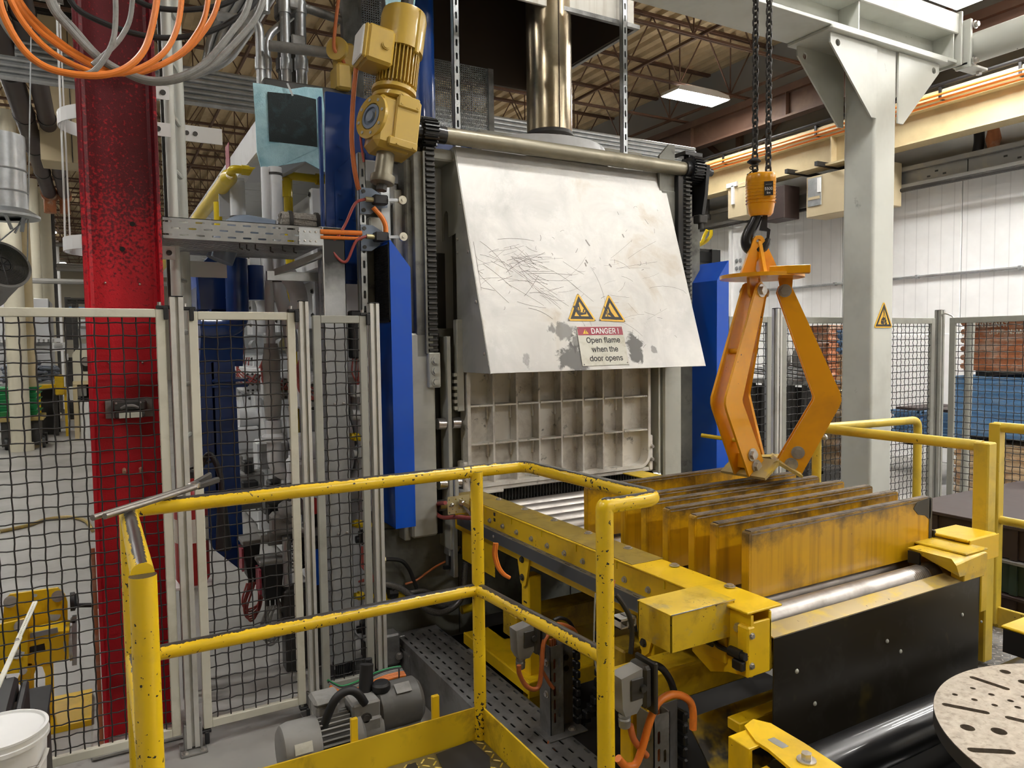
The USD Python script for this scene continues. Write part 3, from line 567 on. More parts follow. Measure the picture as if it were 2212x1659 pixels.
f0 = Polygon([(PM(120, 0, ym)[0], zt3), (PM(215, 0, ym)[0], zt3), (PM(215, 0, ym)[0], PM(0, 758, ym)[2]), (PM(128, 0, ym)[0], PM(0, 758, ym)[2]), (PM(120, 0, ym)[0], PM(0, 768, ym)[2])]).buffer(.04).buffer(-.04)
w0 = sbox(PM(140, 0, ym)[0], PM(0, 808, ym)[2], PM(214, 0, ym)[0], PM(0, 775, ym)[2]).buffer(-.05).buffer(.05)
t.add('front', prism(f0.difference(w0), ym+.05, ym+.16, 'y'), M['cream']); t.add('cavity', prism(f0, ym+.6, ym+.75, 'y'), M['dark'])
t.add('spindle', [cyl((PM(150, 0, ym)[0], ym+.2, PM(0, 786, ym)[2]), (PM(150, 0, ym)[0], ym+.6, PM(0, 786, ym)[2]), .09, 18), bx(PM(170, 0, ym)[0], PM(195, 0, ym)[0], ym+.25, ym+.5, PM(0, 806, ym)[2], PM(0, 790, ym)[2], .02)], M['chrome'])
t.add('hood', prism([(PM(133, 0, ym)[0], PM(0, 757, ym)[2]), (PM(170, 0, ym)[0], PM(0, 757, ym)[2]), (PM(158, 0, ym)[0], PM(0, 744, ym)[2]), (PM(138, 0, ym)[0], PM(0, 744, ym)[2])], ym+.2, ym+.7, 'y'), M['galv'])
t = Thing('blue_hoist', 'blue hoist trolley over an ochre beam left of the red column', 'hoist', (PM(180, 0, 20)[0], 20, PM(0, 712, 20)[2]))
t.add('body', [bx(PM(172, 0, 20)[0], PM(200, 0, 20)[0], 20, 20.4, PM(0, 713, 20)[2], PM(0, 692, 20)[2], .06), cyl((PM(166, 0, 20)[0], 20.2, PM(0, 700, 20)[2]), (PM(186, 0, 20)[0], 20.2, PM(0, 700, 20)[2]), .16, 16)], M['blue'])
t.add('beam', bx(PM(157, 0, 20)[0], PM(230, 0, 20)[0], 20, 20.3, PM(0, 726, 20)[2], PM(0, 717, 20)[2], .01), M['orange']); t.add('upper_beam', bx(PM(118, 0, 21)[0], PM(230, 0, 21)[0], 21, 21.4, PM(0, 668, 21)[2], PM(0, 661, 21)[2]), M['lblue'])
t = Thing('silver_machine', 'pale grey machine front under the ochre beam, left of the red column', 'machine', (PM(165, 0, 21)[0], 21.2, PM(0, 745, 21)[2]))
t.add('panel', [bx(PM(137, 0, 21)[0], PM(166, 0, 21)[0], 20.9, 21.2, PM(0, 706, 21)[2], PM(0, 690, 21)[2], .02), bx(PM(135, 0, 21)[0], PM(220, 0, 21)[0], 21, 21.3, PM(0, 733, 21)[2], PM(0, 708, 21)[2], .04), bx(PM(158, 0, 21)[0], PM(225, 0, 21)[0], 21, 21.3, PM(0, 752, 21)[2], PM(0, 737, 21)[2], .02)], M['furw2'])
t.add('column', bx(PM(124, 0, 21)[0], PM(135, 0, 21)[0], 21, 21.3, 0, PM(0, 655, 21)[2]), M['dark'])
t.add('railing', [tube([(PM(113, 0, 20)[0], 20, PM(0, v, 20)[2]), (PM(215, 0, 20)[0], 20, PM(0, v, 20)[2])], .035, 8) for v in (644, 651)]+[tube([(PM(u, 0, 20)[0], 20, PM(0, 664, 20)[2]), (PM(u, 0, 20)[0], 20, PM(0, 644, 20)[2])], .03, 8) for u in (113, 136, 186)], M['dark'])
# perforated stand
ys = 14.6
t = Thing('perforated_stand', 'dark perforated metal stand on the floor just left of the red column', 'stand', (PM(190, 0, ys)[0], ys, 0))
x0_, x1_, z1_ = PM(178, 0, ys)[0], PM(206, 0, ys)[0], PM(0, 862, ys)[2]
pl = sbox(x0_, 0, x1_, z1_).difference(unary_union([sbox(x, z, x+.05, z+.05) for x in np.arange(x0_+.03, x1_-.05, .075) for z in np.arange(.05, z1_-.08, .085)]))
t.add('front', prism(pl, ys, ys+.012, 'y'), M['dark']); t.add('back', prism(pl, ys+.3, ys+.312, 'y'), M['dark']); t.add('corner', [bx(x-.015, x+.015, ys+q, ys+q+.03, 0, z1_) for x in (x0_, x1_) for q in (0, .29)], M['dark'])
q = PZ(93, 930, 0); one('floor_mark', bx(q[0]-.28, q[0]+.28, q[1]-.5, q[1]+.6, .0005, .004), M['beige'], 'short faded yellow tape mark on the concrete of the far aisle', 'floor mark')
q = PZ(60, 912, 0); one('floor_line', bx(q[0]-2.5, q[0]+2.4, q[1]-.06, q[1]+.06, .0005, .003), M['beige'], 'pale yellow painted line across the far aisle', 'floor mark')
c1 = [PZ(0, 1148, .02), PZ(60, 1135, .02), PZ(100, 1122, .02), PZ(150, 1117, .02), PZ(185, 1125, .03), PZ(200, 1146, .02)]
one('floor_cable', tube(c1, .02, 8, k=6), M['tan'], 'pale tan cable lying across the concrete behind the fence', 'cable')
# =============================== FURNACE ===============================
fu = Thing('furnace', 'large grey industrial furnace with a ribbed lift door at the end of the roller conveyor', 'furnace', (2.6, 4.1, 0))
FY = 4.10
# lower front plate with opening above the conveyor
fu.add('front_plate', [bx(1.34, 3.95, FY, FY+.12, .12, .86, .008), bx(1.34, 1.96, FY, FY+.12, .862, 2.05, .006), bx(1.34, 1.75, FY, FY+.12, 2.05, 2.9, .006), bx(3.32, 3.95, FY, FY+.12, .862, 2.9, .006), bx(1.96, 3.32, FY, FY+.12, 1.95, 2.9, .006)], M['furd'])
fu.add('base_beam', bx(1.36, 3.93, FY+.03, FY+.3, 0, .13, .01), M['soot'])
fu.add('seam', [bx(1.905, 1.911, FY-.003, FY+.01, .14, .86), bx(2.75, 2.756, FY-.003, FY+.01, .14, .86)], M['dark'])
fu.add('inner_chamber', [bx(1.9, 3.4, FY+.5, FY+.6, .7, 2.0), bx(1.9, 1.96, FY+.1, FY+.6, .7, 2.0), bx(3.32, 3.4, FY+.1, FY+.6, .7, 2.0)], M['soot'])
fu.add('body', [bx(1.36, 3.95, FY+.12, 13.0, .1, 3.05, .01)], M['furw'])
# guide columns
def colpart(x0, x1, name):
    fu.add(name, bx(x0, x1, 3.95, FY, .82, 2.02, .012), M['fur'])
    fu.add('column_lower', bx(x0+.01, x1-.005, 3.985, FY, 2.02, 3.02, .01), M['furd'])
colpart(1.55, 1.712, 'guide_column'); colpart(3.46, 3.63, 'guide_column')
fu.add('guide_column', bx(1.52, 1.56, 4.0, FY, .80, .92, .006), M['fur'])
# roller carriage slot plates beside the door
for s, (xa, xb_) in enumerate(((1.785, 1.81), (3.40, 3.42))):
    fu.add('door_guide', bx(xa, xb_, 3.94, FY, .72, 2.0, .003), M['fur'])
fu.add('door_slot', [bx(1.715, 1.785, 4.05, FY+.005, .8, 2.02), bx(3.34, 3.40, 4.05, FY+.005, .8, 2.0)], M['soot'])
fu.add('guide_roller', [cyl((x, 3.98, z), (x+.05, 3.98, z), .035, 16) for x in (1.825, 1.73) for z in (1.12, .99, 1.48)], M['chrome'])
fu.add('toothed_latch', [bx(1.855, 1.90, 3.95, 4.0, 1.55, 2.1, .004)]+[bx(1.835, 1.858, 3.955, 3.985, z, z+.02) for z in np.arange(1.56, 1.80, .04)], M['fur'])
fu.add('foot_bracket', [bx(1.80, 1.83, 3.93, 4.05, .55, .98, .004), bx(1.845, 1.875, 3.93, 3.98, .98, 1.08, .004)], M['galv'])
# door
DX = [1.94, 2.10, 2.265, 2.43, 2.60, 2.77, 2.935, 3.10]; DZ = [1.10, 1.34, 1.575, 1.82]
dl = Polygon([(1.92, 1.06), (3.33, 1.06), (3.33, 2.05), (1.92, 2.05)])
dpath = fu.add('door', bx(1.92, 3.33, 4.03, 4.06, 1.06, 2.05, .005), M['door'])
outer = sbox(1.915, 1.075, 3.335, 2.05).buffer(-.09).buffer(.09, 6); rim = outer.difference(outer.buffer(-.022))
fu.add('rim', prism(rim, 3.945, 4.04, 'y'), M['door'], parent=dpath)
for x in DX[1:]:
    fu.add('rib', bx(x-.007, x+.007, 3.955, 4.035, 1.09, 2.02, .002), M['door'], parent=dpath)
for z in DZ[1:]:
    for xa, xb_ in zip([1.93]+DX[1:], DX[1:]+[3.32]):
        fu.add('rib', bx(xa+.008, xb_-.008, 3.95, 4.035, z-.006, z+.006, .002), M['door'], parent=dpath)
fu.add('gusset', [bx(x-.02, x-.008, 4.01, 4.035, z-.09, z-.008) for x in DX[1:] for z in DZ[1:]], M['door'], parent=dpath)
fu.add('sill', [bx(1.885, 3.36, 3.955, 4.04, 1.045, 1.075, .006), bx(1.885, 1.93, 3.95, 4.04, 1.05, 1.24, .006), bx(3.325, 3.36, 3.95, 4.04, 1.05, 1.30, .006), bx(2.0, 2.16, 3.95, 4.03, 1.03, 1.05, .004)], M['door'], parent=dpath)
fu.add('door_bolt', [hexbolt((1.9, 3.95, z), (0, -1, 0), .011, .02) for z in (1.13, 1.2)]+[hexbolt((3.345, 3.95, z), (0, -1, 0), .011, .02) for z in (1.13, 1.22)], M['bolt'], parent=dpath)
fu.add('door_roller', [cyl((x, 3.98, 1.0), (x+.06, 3.98, 1.0), .045, 18) for x in (1.855, 3.36)], M['chrome'], parent=dpath)
# curtain of rods below the door
rods = []
for i, x in enumerate(np.arange(1.98, 3.34, .0235)):
    zz = .905+random.uniform(-.008, .008)
    rods += [cyl((x, 4.03, 1.05), (x, 4.03, zz), .0085, 7)]
one('rod_curtain', rods, M['dark'], 'row of sooty hanging rods closing the gap below the furnace door', 'curtain', kind='stuff')
# ---- flame hood over the door
hd = Thing('flame_hood', 'sloping brushed steel flame hood with scratches above the furnace door', 'hood', (2.7, 3.6, 1.79))
HT0, HT1, HB0, HB1 = np.array([1.905, 4.03, 3.135]), np.array([3.515, 4.03, 3.135]), np.array([1.90, 3.60, 1.79]), np.array([3.512, 3.60, 1.79])
hdir = (HT0-HB0); HL = np.linalg.norm(hdir); hv = hdir/HL; hx = np.array([1., 0, 0]); hn = np.cross(hx, hv)     # outward normal (towards -y, up)
def hood_nodes():
    b = NB(); g = b.add('g', 'geometry'); pos = f'{g}.position'
    base = b.add('n', 'noise_texture', [(pos, 'vector')], scale=2.2, detail=5., roughness=.6, distortion=.6)
    r = b.add('r', 'rgb_ramp', [(f'{base}.fac', 'fac')], ramp=[(.28, (.36, .355, .335)), (.45, (.46, .45, .43)), (.58, (.54, .53, .50)), (.70, (.47, .42, .35))])
    cur = f'{r}.color'
    def dist(cx, cz, sx, sz):
        q = b.add('m', 'mapping', [(pos, 'vector')], mapping_type='point', location=(-cx/sx, 0, -cz/sz), scale=(1/sx, 0, 1/sz))
        return b.add('l', 'vector_math', [(f'{q}.vector', 'vector1')], math_type='length')+'.value'
    # scorched and rubbed patches around the signs
    for cx, cz, sx, sz, am in ((2.48, 1.86, .15, .10, .85), (2.42, 2.02, .11, .07, .65), (2.95, 1.91, .09, .12, .9), (2.56, 1.95, .10, .10, .7), (2.14, 1.85, .03, .06, .5), (3.10, 1.90, .03, .03, .6)):
        dv = dist(cx, cz, sx, sz)
        nn = b.add('n', 'noise_texture', [(pos, 'vector')], scale=13., detail=5., roughness=.65, distortion=.8)
        s = b.add('s', 'math', [(f'{nn}.fac', 'value1'), (dv, 'value3')], math_type='multiply_add', value2=1.8)
        m = b.add('mr', 'map_range', [(f'{s}.value', 'value')], from_min=1.55, from_max=1.75, to_min=am, to_max=0., clamp=True)
        cur = b.add('mx', 'mix_color', [(f'{m}.result', 'fac'), (cur, 'a')], b=(.085, .084, .08))+'.result'
    # pale rubbed haze
    nn = b.add('n', 'noise_texture', [(pos, 'vector')], scale=5., detail=6., roughness=.7)
    m = b.add('mr', 'map_range', [(f'{nn}.fac', 'value')], from_min=.55, from_max=.8, to_min=0., to_max=.5, clamp=True)
    cur = b.add('mx', 'mix_color', [(f'{m}.result', 'fac'), (cur, 'a')], b=(.66, .655, .63))+'.result'
    rn = b.add('mr', 'map_range', [(f'{base}.fac', 'value')], from_min=.3, from_max=.7, to_min=.42, to_max=.60)
    p = b.add('p', 'principled_bsdf', [(cur, 'base_color'), (f'{rn}.result', 'roughness')], metallic=.55)
    return usdkit.material(stage, '/World/Looks/hood_steel', b.n, b.l, surface=f'{p}.BSDF')
M['hood'] = hood_nodes()
hd.add('front_sheet', place(bx(-.004, 1.616, -.004, HL+.004, -.006, 0, .001), HB0, hx, hv, hn), M['hood'])
side = Polygon([(4.03, 3.135), (3.60, 1.785), (4.02, 1.785), (4.02, 2.62), (4.38, 2.58), (4.38, 3.10)])
arch = LineString([(4.16, 2.4), (4.16, 2.74)]).buffer(.035)
hd.add('side_sheet', prism(side.difference(arch), 1.893, 1.899, 'x'), M['fur']); hd.add('side_sheet', prism(side, 3.512, 3.518, 'x'), M['fur'])
hd.add('flange', [beam(HB0+(-.006, .02, .01)+hv*.03, HT0+(-.006, .02, -.01), .022, .006, up=(1, 0, 0))], M['fur'])
hd.add('top_sheet', bx(1.9, 3.52, 4.03, 4.9, 3.128, 3.134), M['furd'])
for q in (.08, .30, .52, .74, .94): hd.add('rivet', ball(HB0+hdir*q+(-.012, .03, 0), .011, 1, (.6, 1, 1)), M['bolt'])
for z in (2.58, 2.5): hd.add('rivet', ball((1.889, 3.99, z), .009, 1), M['bolt'])
hd.add('lintel', bx(1.93, 3.48, 4.0, 4.1, 2.5, 2.95, .006), M['furd'])
def scratches():
    rs = np.random.default_rng(11); out = []
    def stroke(p, ang, L, cur, w):
        n = 7; P_ = []; a = ang; q = np.array(p, float)
        for i in range(n): P_.append(q.copy()); q += np.array([math.cos(a), math.sin(a)])*L/n; a += cur/n
        P_ = np.array(P_); P_[:, 0] = np.clip(P_[:, 0], .02, 1.59); P_[:, 1] = np.clip(P_[:, 1], .02, HL-.02)
        g = LineString(P_).buffer(w, 1, cap_style=2)
        if g.is_valid and g.area > 0 and g.geom_type == 'Polygon' and not len(g.interiors): out.append(place(prism(g, 0, .0004), HB0+hn*.0002, hx, hv, hn))
    for _ in range(70): stroke((rs.normal(.30, .16), rs.normal(.62, .10)), rs.normal(-.25, .55)+(math.pi if rs.random() < .3 else 0), rs.uniform(.08, .38), rs.normal(0, .5), rs.uniform(.0006, .0014))
    for _ in range(26): stroke((rs.uniform(.55, 1.35), rs.uniform(.25, .75)), rs.uniform(-1.2, .6), rs.uniform(.08, .45), rs.normal(0, .7), rs.uniform(.0005, .0010))
    for _ in range(45): stroke((rs.uniform(.1, 1.5), rs.uniform(.1, 1.15)), rs.uniform(0, 3.1), rs.uniform(.01, .05), rs.normal(0, 1), rs.uniform(.0008, .0022))
    for x, y in ((.83, .86), (.84, .84), (.98, .70), (.79, .70), (.80, .72), (1.14, .92)): stroke((x, y), rs.uniform(-1.5, -1.), .03, .3, .005)
    return out
hd.add('scratch', scratches(), paint('scratch_grey', (.22, .205, .19), .6), kind='stuff', smooth=False)
def H(u, v, off=0.0):      # point of the hood plane seen at pixel (u, v)
    r = ray(u, v); t = ((HB0-CAM)@hn)/(r@hn); return CAM+r*t+hn*off
def hp(u, v):
    q = H(u, v)-HB0; return (q@hx, q@hv)
def hood_prism(poly, a, b): return place(prism(poly, a, b), HB0, hx, hv, hn)
# signs on the hood
def tri(pts, r=.012): return Polygon([hp(*p) for p in pts]).buffer(-r).buffer(r, 5)
def warnsign(pts, lab, kind):
    P_ = tri(pts, .010); c = np.array(P_.centroid.coords[0])
    t = Thing('warning_sign', lab, 'sign', HB0+hx*c[0]+hv*c[1])
    t.add('plate', hood_prism(P_, .001, .004), M['signy']); I1, I2 = P_.buffer(-.012), P_.buffer(-.030)
    t.add('border', hood_prism(I1.difference(I2), .004, .0046), M['signk'])
    A = np.array([hp(*p) for p in pts])      # apex, left, right
    def L(a, b_):  # local: a 0..1 left->right, b 0..1 bottom->apex
        return A[1]*(1-a)+A[2]*a+(A[0]-(A[1]+A[2])/2)*b_
    def q(*ab): return Polygon([L(*p) for p in ab])
    if kind == 'crush': gl = [q((.37, .60), (.47, .60), (.50, .32), (.40, .32)).difference(q((.41, .48), (.45, .48), (.46, .36), (.42, .36))), q((.25, .50), (.31, .53), (.42, .32), (.60, .28), (.68, .30), (.68, .24), (.46, .20), (.52, .09), (.48, .08), (.36, .25)), q((.55, .30), (.60, .42), (.635, .42), (.60, .30)), q((.6, .29), (.68, .36), (.7, .33), (.64, .27))]
    else: gl = [q((.255, .53), (.285, .53), (.38, .09), (.35, .09)), q((.33, .50), (.37, .56), (.39, .5), (.43, .55), (.49, .34), (.67, .06), (.57, .06), (.43, .21), (.37, .22)).difference(q((.37, .42), (.40, .44), (.42, .30), (.38, .28)))]
    t.add('symbol', [hood_prism(g.buffer(0), .0042, .0048) for g in gl], M['signk'])
    for p in pts:
        z = np.array(hp(*p))*.9+c*.1; t.add('rivet', ball(HB0+hx*z[0]+hv*z[1]+hn*.004, .005, 1), M['bolt'])
warnsign([(1247, 633), (1226, 694), (1288, 695)], 'yellow triangular crushed-hand warning sign on the steel hood, left of the pair', 'crush')
warnsign([(1313, 636), (1293, 694), (1352, 697)], 'yellow triangular hot-surface hand warning sign on the steel hood, right of the pair', 'hot')
sgp = [(1244, 706.5), (1343, 706.5), (1358.5, 788.5), (1258, 792)]
t = Thing('danger_sign', 'aged white danger sign with dark red header about open flame on the steel hood', 'sign', H(1300, 790))
def bil(a, b_):
    p = np.array([hp(*q) for q in sgp]); return (p[0]*(1-a)+p[1]*a)*(1-b_)+(p[3]*(1-a)+p[2]*a)*b_
def sq(a0, a1, b0, b1): return Polygon([bil(a0, b0), bil(a1, b0), bil(a1, b1), bil(a0, b1)])
t.add('plate', hood_prism(sq(0, 1, 0, 1), .001, .004), M['signw']); t.add('header', hood_prism(sq(.012, .988, .012, .225), .004, .0046), M['signr'])
def lettering(s, a0, a1, base, hgt, depth, m, name='lettering', bold=True):
    g = meshkit.text_mesh(s, 1.0, 1.0, bold=bold); lo, hi = g.bounds; V = g.vertices.copy()
    X = (V[:, 0]-lo[0])/(hi[0]-lo[0]); Yv = V[:, 1]; Zv = V[:, 2]
    A = a0+(a1-a0)*X; B = base-Yv*hgt; sh = .0
    p = np.array([bil(x, y) for x, y in zip(A, B)])
    g.vertices = HB0+p[:, :1]*hx+p[:, 1:]*hv+np.outer(depth+Zv*.0006, hn); t.add(name, g, m, smooth=False)
lettering('DANGER !', .30, .90, .185, .135, .0046, M['white'])
lettering('Open flame', .165, .895, .42, .135, .004, M['signk'])
lettering('when the', .245, .815, .655, .135, .004, M['signk'])
lettering('door opens', .175, .885, .885, .135, .004, M['signk'])
t.add('header_triangle', hood_prism(Polygon([bil(.115, .19), bil(.235, .19), bil(.172, .075)]).buffer(.0005), .0046, .005), M['signy'])
t.add('header_mark', hood_prism(unary_union([Polygon([bil(.168, .10), bil(.184, .10), bil(.18, .15), bil(.173, .15)]), Polygon([bil(.169, .16), bil(.182, .16), bil(.182, .175), bil(.169, .175)])]), .005, .0054), M['signk'])
for a, b_ in ((.03, .05), (.95, .05), (.04, .96), (.97, .95)):
    z = bil(a, b_); t.add('rivet', ball(HB0+hx*z[0]+hv*z[1]+hn*.004, .005, 1), M['bolt'])
# ---- lift shaft with pinions and racks
SZ, SY = 3.175, 3.97
t = Thing('lift_shaft', 'long grey-brown lift shaft with black pinions across the top of the hood', 'shaft', (2.7, SY, SZ))
t.add('tube', lathe((1.80, SY, SZ), (1, 0, 0), [(0, 0), (.042, 0), (.048, .01), (.048, 1.86), (.042, 1.87), (0, 1.87)], 28), M['shaftm'])
def gear(x0, x1, c, r, n, d=.018):
    pts = []
    for i in range(n):
        a = 2*math.pi*i/n; w = math.pi/n
        for da, rr in ((-.62*w, r-d), (-.34*w, r), (.34*w, r), (.62*w, r-d)): pts.append((c[0]+rr*math.cos(a+da), c[1]+rr*math.sin(a+da)))
    return prism(Polygon(pts), x0, x1, 'x')
t.add('pinion', [gear(1.655, 1.745, (SY, SZ), .085, 22), cyl((1.745, SY, SZ), (1.81, SY, SZ), .05, 20), cyl((1.58, SY, SZ), (1.66, SY, SZ), .055, 20)], M['blkg'], smooth=20)
t.add('pinion', [gear(3.70, 3.79, (SY, SZ), .10, 26), cyl((3.66, SY, SZ), (3.71, SY, SZ), .062, 22), cyl((3.79, SY, SZ), (3.88, SY, SZ), .05, 20), cyl((3.86, SY, SZ), (3.93, SY, SZ), .028, 16)], M['blkg'], smooth=20)
def rack(x0, x1, z0, z1, lab):
    t = Thing('lift_rack', lab, 'gear rack', ((x0+x1)/2, 3.98, z0))
    t.add('bar', bx(x0, x1, 3.955, 4.0, z0, z1, .003), M['blkg'])
    pts = []; p = .0305
    t.add('teeth', [prism([(z+.0, 3.957), (z+.020, 3.957), (z+.015, 3.932), (z+.005, 3.932)], x0+.008, x1-.008, 'x') if False else prism([(3.957, z), (3.957, z+.020), (3.932, z+.015), (3.932, z+.005)], x0+.008, x1-.008, 'x') for z in np.arange(z0+.01, z1-.02, p)], M['dark'], smooth=False)
    return t
t = rack(1.665, 1.735, 1.90, 3.15, 'black toothed lift rack standing left of the steel hood')
t.add('channel', [bx(1.60, 1.665, 3.95, 4.0, 1.88, 3.06, .004), bx(1.652, 1.664, 3.93, 4.0, 1.9, 3.06)], M['furd'])
t.add('end_block', bx(1.66, 1.735, 3.92, 3.98, 1.70, 1.905, .006), M['fur'])
for z in (1.86, 1.80, 1.735): t.add('bolt', hexbolt((1.70, 3.92, z), (0, -1, 0), .019, .018), M['fur'])
t = rack(3.645, 3.715, 1.9, 3.13, 'black toothed lift rack right of the steel hood')
t.add('channel', bx(3.595, 3.645, 3.95, 4.0, 1.88, 3.12, .004), M['blkg']); t.add('edge_strip', bx(3.715, 3.735, 3.96, 4.0, 1.9, 3.0), M['furd'])
t.add('gear_guard', [prism([(3.88, 3.2), (4.08, 3.2), (4.08, 2.86), (3.93, 2.86), (3.90, 3.0)], 3.80, 3.83, 'x'), bx(3.66, 3.83, 3.95, 4.06, 3.27, 3.30, .004)], M['blkg']); t.add('clamp_block', [bx(3.78, 3.86, 3.93, 4.0, 2.80, 2.86, .006), cyl((3.82, 3.96, 2.76), (3.82, 3.96, 2.95), .02, 12)], M['dark'])
fu.add('bearing_plate', [prism([(3.46, 2.88), (3.60, 2.90), (3.60, 3.34), (3.55, 3.34), (3.46, 3.25)], 3.99, 4.01, 'y'), bx(1.56, 1.75, 4.0, 4.06, 3.06, 3.28, .005), bx(3.52, 3.66, 4.02, 4.08, 2.2, 3.2, .004)], M['furd'])
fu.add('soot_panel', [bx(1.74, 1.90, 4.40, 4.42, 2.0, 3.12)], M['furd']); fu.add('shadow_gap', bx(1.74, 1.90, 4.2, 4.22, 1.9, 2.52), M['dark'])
fu.add('roof_plate', [bx(1.5, 3.9, 4.05, 13, 3.05, 3.12, .01), bx(2.3, 3.75, 4.5, 6.5, 3.12, 3.42, .02)], M['fur'])
# ---- gearmotor
def unitcross(a, b): c = np.cross(a, b); return c/np.linalg.norm(c)
g0, g1 = PY(825, 400, 3.80), PY(868, 18, 3.86)
gd = (g1-g0)/np.linalg.norm(g1-g0); gx = unitcross(np.array([0, 1., 0]), gd); gy = np.cross(gd, gx)   # gx ~ +x, gy ~ +y
GL = np.linalg.norm(g1-g0)
gm = Thing('gearmotor', 'large ochre gearmotor with terminal box hanging tilted at the left end of the lift shaft', 'gearmotor', g0)
def gp(a, b_, c): return g0+gx*a+gy*b_+gd*c
def gb(a0, a1, b0, b1, c0, c1, ch=.01): return place(bx(a0, a1, b0, b1, c0, c1, ch), g0, gx, gy, gd)
k = GL
gm.add('output_sleeve', lathe(g0, gd, [(0, 0), (.035, 0), (.062, .01), (.066, .02), (.066, .05), (.05, .055), (.048, .24*k), (0, .24*k)], 26), M['shaftm'])
gm.add('tail_bolt', [cyl(gp(0, 0, -.03), gp(0, 0, .0), .03, 8)], M['dark'])
gm.add('gear_case', [gb(-.10, .125, -.10, .10, .175*k, .465*k, .03), gb(-.005, .135, -.115, -.09, .21*k, .46*k, .008), gb(-.03, .135, -.12, .1, .185*k, .235*k, .008), gb(.0, .12, -.125, -.11, .40*k, .47*k, .006)], M['gear'])
fdir = -gx*.93-gy*.35; fdir /= np.linalg.norm(fdir)
fc = gp(-.095, -.03, .335*k)
gm.add('flange', lathe(fc, fdir, [(.06, -.02), (.115, 0), (.118, .005), (.118, .022), (.072, .024), (.07, .010), (0, .01)], 36), M['gear'])
gm.add('bore', [lathe(fc+fdir*.012, fdir, [(.066, 0), (.066, .012), (.05, .014), (.05, .004), (.028, .004), (.028, .018), (0, .02)], 28)], M['blueg'])
uu, vv, _ = frame_from(fdir)
for q in np.arange(8)*math.pi/4+.2: gm.add('flange_bolt', cyl(fc+fdir*.02+(math.cos(q)*uu+math.sin(q)*vv)*.094, fc+fdir*.028+(math.cos(q)*uu+math.sin(q)*vv)*.094, .009, 8), M['fur'])
gm.add('adapter', [lathe(gp(.01, 0, .455*k), gd, [(0, 0), (.10, 0), (.115, .01), (.115, .03), (.09, .035), (.09, .05), (.12, .055), (.12, .075), (.1, .085), (0, .085)], 30)], M['gear'])
gm.add('stator', cyl(gp(.015, 0, .53*k), gp(.02, 0, .80*k), .088, 28), M['gear'])
fins = []
for q in np.linspace(0, 2*math.pi, 34)[:-1]:
    e = math.cos(q)*gx+math.sin(q)*gy; s = np.cross(gd, e); fins.append(place(bx(0, .112, -.003, .003, .55*k, .77*k), gp(.017, 0, 0), e, s, gd))
gm.add('cooling_fins', fins, M['gear'], smooth=False)
gm.add('fan_cowl', lathe(gp(.02, 0, .745*k), gd, [(.10, 0), (.122, 0), (.125, .19*k), (.118, .225*k), (.06, .255*k), (0, .257*k)], 32), M['gear'])
gm.add('cowl_rib', [gb(-.11, -.07, -.10, -.06, .75*k, .78*k, .005), place(bx(.10, .13, -.015, .015, .72*k, .96*k, .006), gp(.02, 0, 0), -gy*.9+gx*.44, np.cross(gd, -gy*.9+gx*.44), gd)], M['gear'])
gm.add('terminal_box', [gb(-.20, -.05, -.115, .06, .60*k, .80*k, .015), gb(-.215, -.19, -.11, .055, .605*k, .795*k, .01)], M['gear'])
gm.add('box_lid', gb(-.225, -.212, -.10, .05, .615*k, .785*k, .008), M['white'])
gm.add('cable_gland', [cyl(gp(-.10, -.112, .70*k), gp(-.10, -.122, .70*k), .024, 18), cyl(gp(-.10, -.122, .70*k), gp(-.10, -.126, .70*k), .017, 18)], M['gear'])
gm.add('shaft_stub', cyl(gp(.025, 0, .99*k), gp(.03, .0, 1.25*k), .034, 20), M['dark'])
gm.add('case_screw', [hexbolt(gp(a, -.122, c*k), -gy, .008, .006, False) for a, c in ((.02, .20), (.11, .20), (.02, .42), (.11, .42), (.02, .47))], M['gear'])
# second, smaller gearmotor behind
s0 = PY(748, 195, 4.9); s1 = PY(742, 95, 4.9)
t = Thing('small_gearmotor', 'small ochre gearmotor behind the blue panel, left of the large gearmotor', 'gearmotor', s0)
w = PY(765, 140, 4.9)[0]-PY(728, 140, 4.9)[0]
c0 = (s0+s1)/2
t.add('case', [bx(c0[0]-w*.5, c0[0]+w*.55, 4.85, 5.0, s0[2]+.12, s1[2], .02), bx(c0[0]-w*.65, c0[0]+w*.2, 4.82, 5.0, s0[2]-.02, s0[2]+.15, .015)], M['gear']); t.add('flange', [lathe((c0[0], 4.92, s0[2]+.13), (0, 0, 1), [(0, 0), (w*.62, 0), (w*.62, .03), (w*.5, .035), (w*.5, .06), (w*.62, .065), (w*.62, .09), (0, .09)], 24), lathe((c0[0]-w*.45, 4.86, c0[2]+.09), (-.7, -.7, 0), [(0, 0), (.075, 0), (.075, .03), (.04, .03), (0, .02)], 20)], M['gear'])
t.add('arm', cyl((c0[0]-.45, 5.1, c0[2]+.13), (c0[0], 4.95, c0[2]+.1), .035, 14), M['galvd'])
